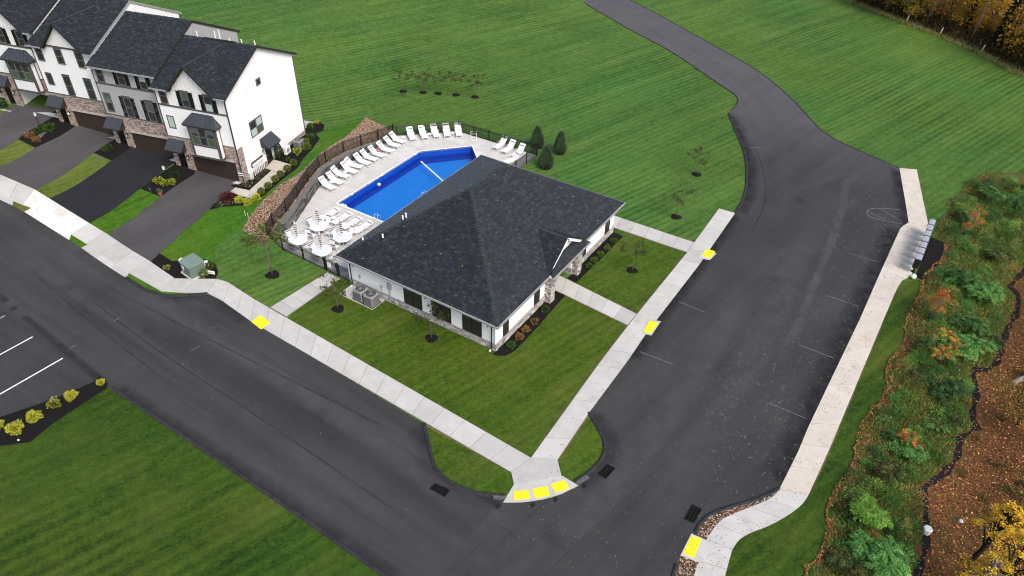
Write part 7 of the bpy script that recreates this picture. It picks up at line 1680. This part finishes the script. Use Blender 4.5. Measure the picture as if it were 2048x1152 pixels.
# air conditioners by the clubhouse
def condenser(x, y, z, label, s=0.47, h=0.95, rz=0):
    t = thing('condenser', label, 'air conditioner', (x, y, z), rz, 'grey air conditioners')
    B().bbox(-s-0.06, s+0.06, -s-0.06, s+0.06, 0, 0.06, 0.01).o('base', M_hvac_dark, t)
    B().bbox(-s, s, -s, s, 0.06, h, 0.07).o('housing', M_hvac, t)
    gl = B()
    for k in range(16):
        u = -s+0.09+(2*s-0.18)*k/15
        for sg in (-1, 1): gl.box(u-0.006, u+0.006, sg*s-0.008, sg*s+0.008, 0.12, h-0.1).box(sg*s-0.008, sg*s+0.008, u-0.006, u+0.006, 0.12, h-0.1)
    gl.o('side_grille', M_hvac_dark, t)['kind'] = 'stuff'
    B().lathe([(s*0.82, h+0.001), (s*0.82, h+0.02), (s*0.74, h+0.02), (s*0.74, h+0.003)], n=20).o('fan_ring', M_hvac_dark, t)
    B().lathe([(s*0.72, h+0.002), (s*0.72, h+0.006)], n=20).o('fan_well', M_hvac_dark, t)
    B().lathe([(s*0.22, h+0.006), (s*0.2, h+0.03)], n=10).o('motor', M_hvac, t)
    for k in range(4): a = k*math.pi/2; B().tube([(s*0.2*math.cos(a), s*0.2*math.sin(a), h+0.02), (s*0.75*math.cos(a), s*0.75*math.sin(a), h+0.02)], 0.008, 4).o('guard_bar', M_gutter, t)
    for k in range(3):
        a = k*2.09+0.3; c, s2 = math.cos(a), math.sin(a); B().add([(c*s*0.2, s2*s*0.2, h+0.008), (c*s*0.68-s2*0.1, s2*s*0.68+c*0.1, h+0.012), (c*s*0.68+s2*0.08, s2*s*0.68-c*0.08, h+0.008)], [(0, 1, 2), (2, 1, 0)]).o('fan_blade', M_gutter, t)
condenser(-34.15, 31.75, 0.06, 'grey air conditioner at the clubhouse wall, left of the pair'); condenser(-33.05, 31.72, 0.06, 'grey air conditioner at the clubhouse wall, right of the pair')
o = B().prism([(-36.0, 31.15), (-32.5, 31.15), (-32.5, 32.6), (-36.0, 32.6)], 0.0, 0.06).o('equipment_pad', M_conc); tag(o, kind='structure')
t = thing('electric_meter', 'grey electric meter with conduit on the white clubhouse wall', 'meter', (-31.9, CLY0-0.02, 0)); B().bbox(-0.19, 0.19, -0.14, 0.0, 1.35, 1.95, 0.03).o('box', M_meter, t); B().lathe([(0.12, 0), (0.12, 0.06), (0.08, 0.09)], 0, 0, 12).o('dial', M_gutter, t, loc=(0, -0.13, 1.7)).rotation_euler = (R(90), 0, 0); B().tube([(0, -0.07, 0.0), (0, -0.07, 1.36)], 0.045, 6).o('conduit', M_meter, t)
for x, z, lab in [(-35.0, 1.15, 'small grey outlet box near the left end of the clubhouse wall'), (-32.75, 1.1, 'small grey disconnect box above the air conditioners')]:
    t = thing('outlet_box', lab, 'utility box', (x, CLY0-0.02, z)); B().bbox(-0.09, 0.09, -0.08, 0, 0, 0.28, 0.02).o('box', M_meter, t); B().tube([(0, -0.04, -0.3), (0, -0.04, 0.0)], 0.018, 5).o('conduit', M_meter, t)
t = thing('gas_meter', 'grey gas meter low on the stone base of the clubhouse', 'meter', (-31.2, CLY0-0.1, 0.1)); B().bbox(-0.14, 0.14, -0.2, 0.0, 0.2, 0.5, 0.05).o('body', M_meter, t); B().tube([(0.1, -0.1, 0.5), (0.1, -0.1, 0.65), (0.3, -0.1, 0.65), (0.3, -0.1, -0.1)], 0.025, 6).o('pipe', M_bark, t)
# townhouse side yard equipment
x, y = GP(599, 296); condenser(x, y, hz(x, y)+0.03, 'grey air conditioner at the side of the end townhouse', 0.42, 0.9, TH)
x, y = GP(576, 310); t = thing('heat_pump', 'white heat pump on a stand by the side door', 'heat pump', (x, y, hz(x, y)+0.02), TH+R(90)); B().bbox(-0.4, 0.4, -0.16, 0.16, 0.2, 0.95, 0.03).o('housing', M_white, t); B().lathe([(0.26, 0), (0.26, 0.02)], n=16).o('fan_grille', M_gutter, t, loc=(-0.05, -0.165, 0.58)).rotation_euler = (R(90), 0, 0)
for s in (-0.3, 0.3): B().box(s-0.03, s+0.03, -0.2, 0.2, 0, 0.2).o('foot', M_hvac_dark, t)
x, y = GP(503, 358); t = thing('utility_pedestal', 'pale green utility pedestal at the brick corner of the end townhouse', 'pedestal', (x, y, hz(x, y))); B().bbox(-0.2, 0.2, -0.2, 0.2, 0, 0.7, 0.04).o('body', mat('pale_green', (0.55, 0.62, 0.55), 0.5, 0.4), t); B().bbox(-0.22, 0.22, -0.22, 0.22, 0.7, 0.8, 0.05).o('cap', M_white, t)
# small yard items
def stake_light(px, lab, h=0.45):
    x, y = GP(*px); t = thing('path_light', lab, 'path light', (x, y, hz(x, y)), group='small path lights'); B().tube([(0, 0, 0), (0, 0, h)], 0.012, 5).o('stem', M_black_metal, t); B().lathe([(0.09, h-0.02), (0.07, h+0.03), (0.01, h+0.06)], n=8).o('hood', M_gutter, t)
stake_light((501, 399), 'small path light at the yellow shrubs'); stake_light((543, 361), 'small path light beside the boxwood row')
def lamp_post(px, lab, h=1.9):
    x, y = GP(*px); t = thing('lamp_post', lab, 'lamp post', (x, y, hz(x, y))); B().tube([(0, 0, 0), (0, 0, h)], 0.035, 6).o('post', M_black_metal, t); B().lathe([(0.05, h), (0.11, h+0.05), (0.14, h+0.3), (0.03, h+0.4)], n=6).o('lantern', M_tableglass, t); B().lathe([(0.15, h+0.3), (0.02, h+0.45)], n=6).o('cap', M_gutter, t)
lamp_post((86, 268), 'black lamp post in the bed between the left driveways'); lamp_post((338, 372), 'black lamp post in the bed with lime shrubs', 1.7)
x, y = GP(322, 392); t = thing('flower_pot', 'terracotta flower pot with pale flowers at the drive edge', 'flower pot', (x, y, hz(x, y)+0.04)); B().lathe([(0.12, 0), (0.19, 0.28), (0.21, 0.3), (0.18, 0.31)], n=12).o('pot', M_terracotta, t); n = 120; leaves('flowers', blob(n, (0, 0, 0.5), (0.28, 0.28, 0.25), 0.3), rng.uniform(0.06, 0.11, n), palette(n, [(0.08, 0.12, 0.04), (0.45, 0.42, 0.35), (0.12, 0.16, 0.05)], 0.2), t)
x, y = GP(303, 388); t = thing('yard_sign', 'dark blue and white yard sign between the two right driveways', 'sign', (x, y, hz(x, y)), TH-R(35)); o = B().box(-0.32, 0.32, -0.015, 0.015, 0.25, 0.68).o('board', mat('navy_print', (0.02, 0.03, 0.08), 0.5, 0.4), t); B().box(-0.28, 0.28, -0.019, -0.015, 0.52, 0.60).o('printed_bar', M_white, o); B().tube([(-0.25, 0, 0), (-0.25, 0, 0.25)], 0.01, 4).o('leg', M_gutter, t); B().tube([(0.25, 0, 0), (0.25, 0, 0.25)], 0.01, 4).o('leg', M_gutter, t)
for i, px in enumerate([(491, 432), (497, 436)]):
    x, y = GP(*px); o = B().box(-0.025, 0.025, -0.015, 0.015, 0, 0.55).o('survey_stake', M_stake, loc=(x, y, hz(x, y))); tag(o, f'short wooden survey stake on the yard lawn, the {"left" if i == 0 else "right"} one', 'stake')
t = thing('flag_sign', 'small blue and white bracket sign on the downspout of the end townhouse', 'sign', tloc(0.1, -0.25, 1.2+1.0), TH); B().box(-0.3, 0.25, -0.01, 0.01, 0, 0.32).o('panel', M_white, t); B().box(-0.28, 0.23, -0.014, -0.01, 0.1, 0.2).o('printed_bar', mat('navy_print', (0.02, 0.03, 0.08)), t)
# mailboxes
GMB = 'cluster mailboxes in a row'
ym = np.linspace(60.18, 66.5, 7); posn = ['nearest to the camera', 'second nearest', 'third from the near end', 'middle one', 'third from the far end', 'second farthest', 'farthest away']
for i, yy in enumerate(ym):
    t = thing('mailbox_unit', f'grey topped cluster mailbox beside the walk, {posn[i]} of seven', 'mailbox', (1.64, float(yy), 0.06), group=GMB)
    B().bbox(-0.14, 0.14, -0.14, 0.14, 0, 0.04, 0.01).o('base_plate', M_black_metal, t); B().box(-0.08, 0.08, -0.08, 0.08, 0.04, 0.62).o('pedestal', M_black_metal, t)
    body = B().bbox(-0.22, 0.22, -0.44, 0.44, 0.62, 1.50, 0.01).o('cabinet', M_black_metal, t)
    B().add([(-0.235, -0.43, 1.50), (0.235, -0.43, 1.50), (0.235, 0.43, 1.50), (-0.235, 0.43, 1.50), (-0.235, -0.43, 1.545), (0.235, -0.43, 1.545), (0.235, 0.43, 1.545), (-0.235, 0.43, 1.545), (0, -0.43, 1.575), (0, 0.43, 1.575)], [(3, 2, 1, 0), (4, 8, 9, 7), (8, 5, 6, 9), (0, 1, 5, 8, 4), (2, 3, 7, 9, 6), (1, 2, 6, 5), (3, 0, 4, 7)]).o('roof', M_mailtop, t)
    for r in range(4):
        for c_ in range(2): B().bbox(-0.232, -0.218, -0.41+0.42*c_, -0.03+0.42*c_, 0.66+0.205*r, 0.85+0.205*r, 0.004).o('door', M_trim_dark, body)
for (px, lab, s) in [((1825.5, 557), 'white rounded boulder at the near end of the mailbox row', 0.24), ((1864, 447), 'white rounded boulder at the far end of the mailbox row', 0.22)]:
    x, y = GP(*px); V = ROCK2_V*np.array([2*s, 2*s*1.15, 2*s])+rng.normal(0, 0.012, ROCK2_V.shape); V[:, 2] += s*0.7; o = arr_obj('white_boulder', V, ROCK2_F, M_white, smooth=True); o.location = (x, y, hz(x, y)+0.05); tag(o, lab, 'boulder')
x, y = GP(1851, 1066); t = thing('drain_pipe', 'white hexagonal pipe cap standing in the ditch', 'pipe', (x, y, hz(x, y))); B().lathe([(0.22, 0), (0.22, 0.35)], n=6).o('pipe', M_white, t); B().lathe([(0.27, 0.35), (0.27, 0.45), (0.2, 0.5)], n=6).o('cap', M_white, t)
x, y = GP(2036, 412); V = ROCK2_V*np.array([1.0, 0.7, 0.5]); o = arr_obj('stump', V, ROCK2_F, M_bark_pale, smooth=True); o.location = (x, y, hz(x, y)+0.1); tag(o, 'pale flat stump in the rough growth near the right edge', 'stump')
x, y = GP(1920, 1044); V = ROCK2_V*0.3; o = arr_obj('pale_stone', V, ROCK2_F, M_conc); o.location = (x, y, hz(x, y)+0.1); tag(o, 'small pale stone on the brown leaf litter', 'stone')
x, y = GP(38, 882); V = ROCK2_V*np.array([0.22, 0.16, 0.14]); o = arr_obj('pale_stone', V, ROCK2_F, M_conc); o.location = (x, y, 0.1); tag(o, 'small pale stone at the edge of the parking bed', 'stone')
# wheel stop stake by parking bed
x, y = GP(107, 800); o = B().bbox(-0.25, 0.25, -0.05, 0.05, 0, 0.1, 0.02).o('marker_stub', M_conc, loc=(x, y, 0.04), rz=R(-20)); tag(o, 'short pale stub lying beside the golden shrubs', 'stub')
# fallen leaves on paving
LV = [(0.42, 0.36, 0.28), (0.30, 0.19, 0.10), (0.20, 0.13, 0.08), (0.48, 0.32, 0.14)]
lot_r = clip(clip(east_poly, 0, 1, -16), 0, -1, 80)
fallen('lot_leaves', GPS((1817, 446), (1640, 805), (1558, 978), (1440, 1010), (1400, 800), (1560, 560), (1700, 400), (1790, 345)), 9, (0.045, 0.085), [(0.42, 0.40, 0.36), (0.30, 0.24, 0.18), (0.55, 0.52, 0.47)], 0.045, 'pale fallen leaves sprinkled on the asphalt by the mailboxes', clump=0.5)
fallen('corner_leaves', GPS((1280, 700), (1560, 700), (1500, 980), (1340, 1140), (900, 1140), (1000, 1010), (1160, 975), (1215, 890)), 2.6, (0.05, 0.09), [(0.34, 0.32, 0.28), (0.25, 0.20, 0.15)], 0.045, 'thin scatter of fallen leaves on the asphalt near the corner', clump=0.4)
fallen('walk_leaves', GPS((1798.6, 337), (1833, 340), (1855, 446), (1822, 553), (1794, 577), (1658, 900), (1614, 995), (1537, 1052), (1464, 1101), (1450, 1152), (1388, 1152), (1413, 1079), (1446, 1039), (1558, 979), (1640, 805), (1754, 560), (1801, 456), (1817, 446)), 19, (0.06, 0.12), [(0.35, 0.22, 0.12), (0.26, 0.14, 0.08), (0.45, 0.32, 0.20), (0.20, 0.12, 0.07)], 0.085, 'brown fallen leaves strewn on the mailbox walk', clump=0.6)
fallen('path_leaves', GPS((1062, 917), (1440, 420), (1470, 428), (1115, 920), (1123, 951), (1157, 972), (1110, 995), (1006, 1006), (1025, 971)), 2.2, (0.06, 0.11), [(0.30, 0.19, 0.12), (0.20, 0.12, 0.08)], 0.09, 'few brown leaves on the right walk and corner apron')
fallen('pad_leaves', GPS((1366, 1108), (1382, 1073.7), (1402, 1079), (1388, 1117.5)), 16, (0.06, 0.10), [(0.20, 0.12, 0.05)], 0.105, 'brown leaves on the lowest yellow warning pad')
fallen('street_leaves', GPS((100, 600), (300, 640), (860, 1000), (760, 1120), (250, 780)), 0.35, (0.05, 0.09), [(0.34, 0.32, 0.28)], 0.045, 'very sparse leaves on the left street')
fallen('lawn_leaves', L_front, 0.5, (0.06, 0.11), [(0.24, 0.15, 0.07), (0.16, 0.10, 0.05)], 0.03, 'few brown leaves lying on the front lawn')
# floating leaves on the pool
n = 70; q = np.c_[rng.uniform(-45, -40.2, n), rng.uniform(41.5, 54, n)]
V, F, C = scatter(LEAF_V, LEAF_F, np.c_[q, np.full(n, -0.57)], rng.uniform(0.05, 0.1, n), rotmats(n, 0.05), palette(n, [(0.03, 0.05, 0.09), (0.06, 0.06, 0.05), (0.25, 0.2, 0.12)], 0.2)); tag(arr_obj('pool_leaves', V, F, M_deadleaf, C), 'dark leaves floating on the pool water', 'leaves', kind='stuff')
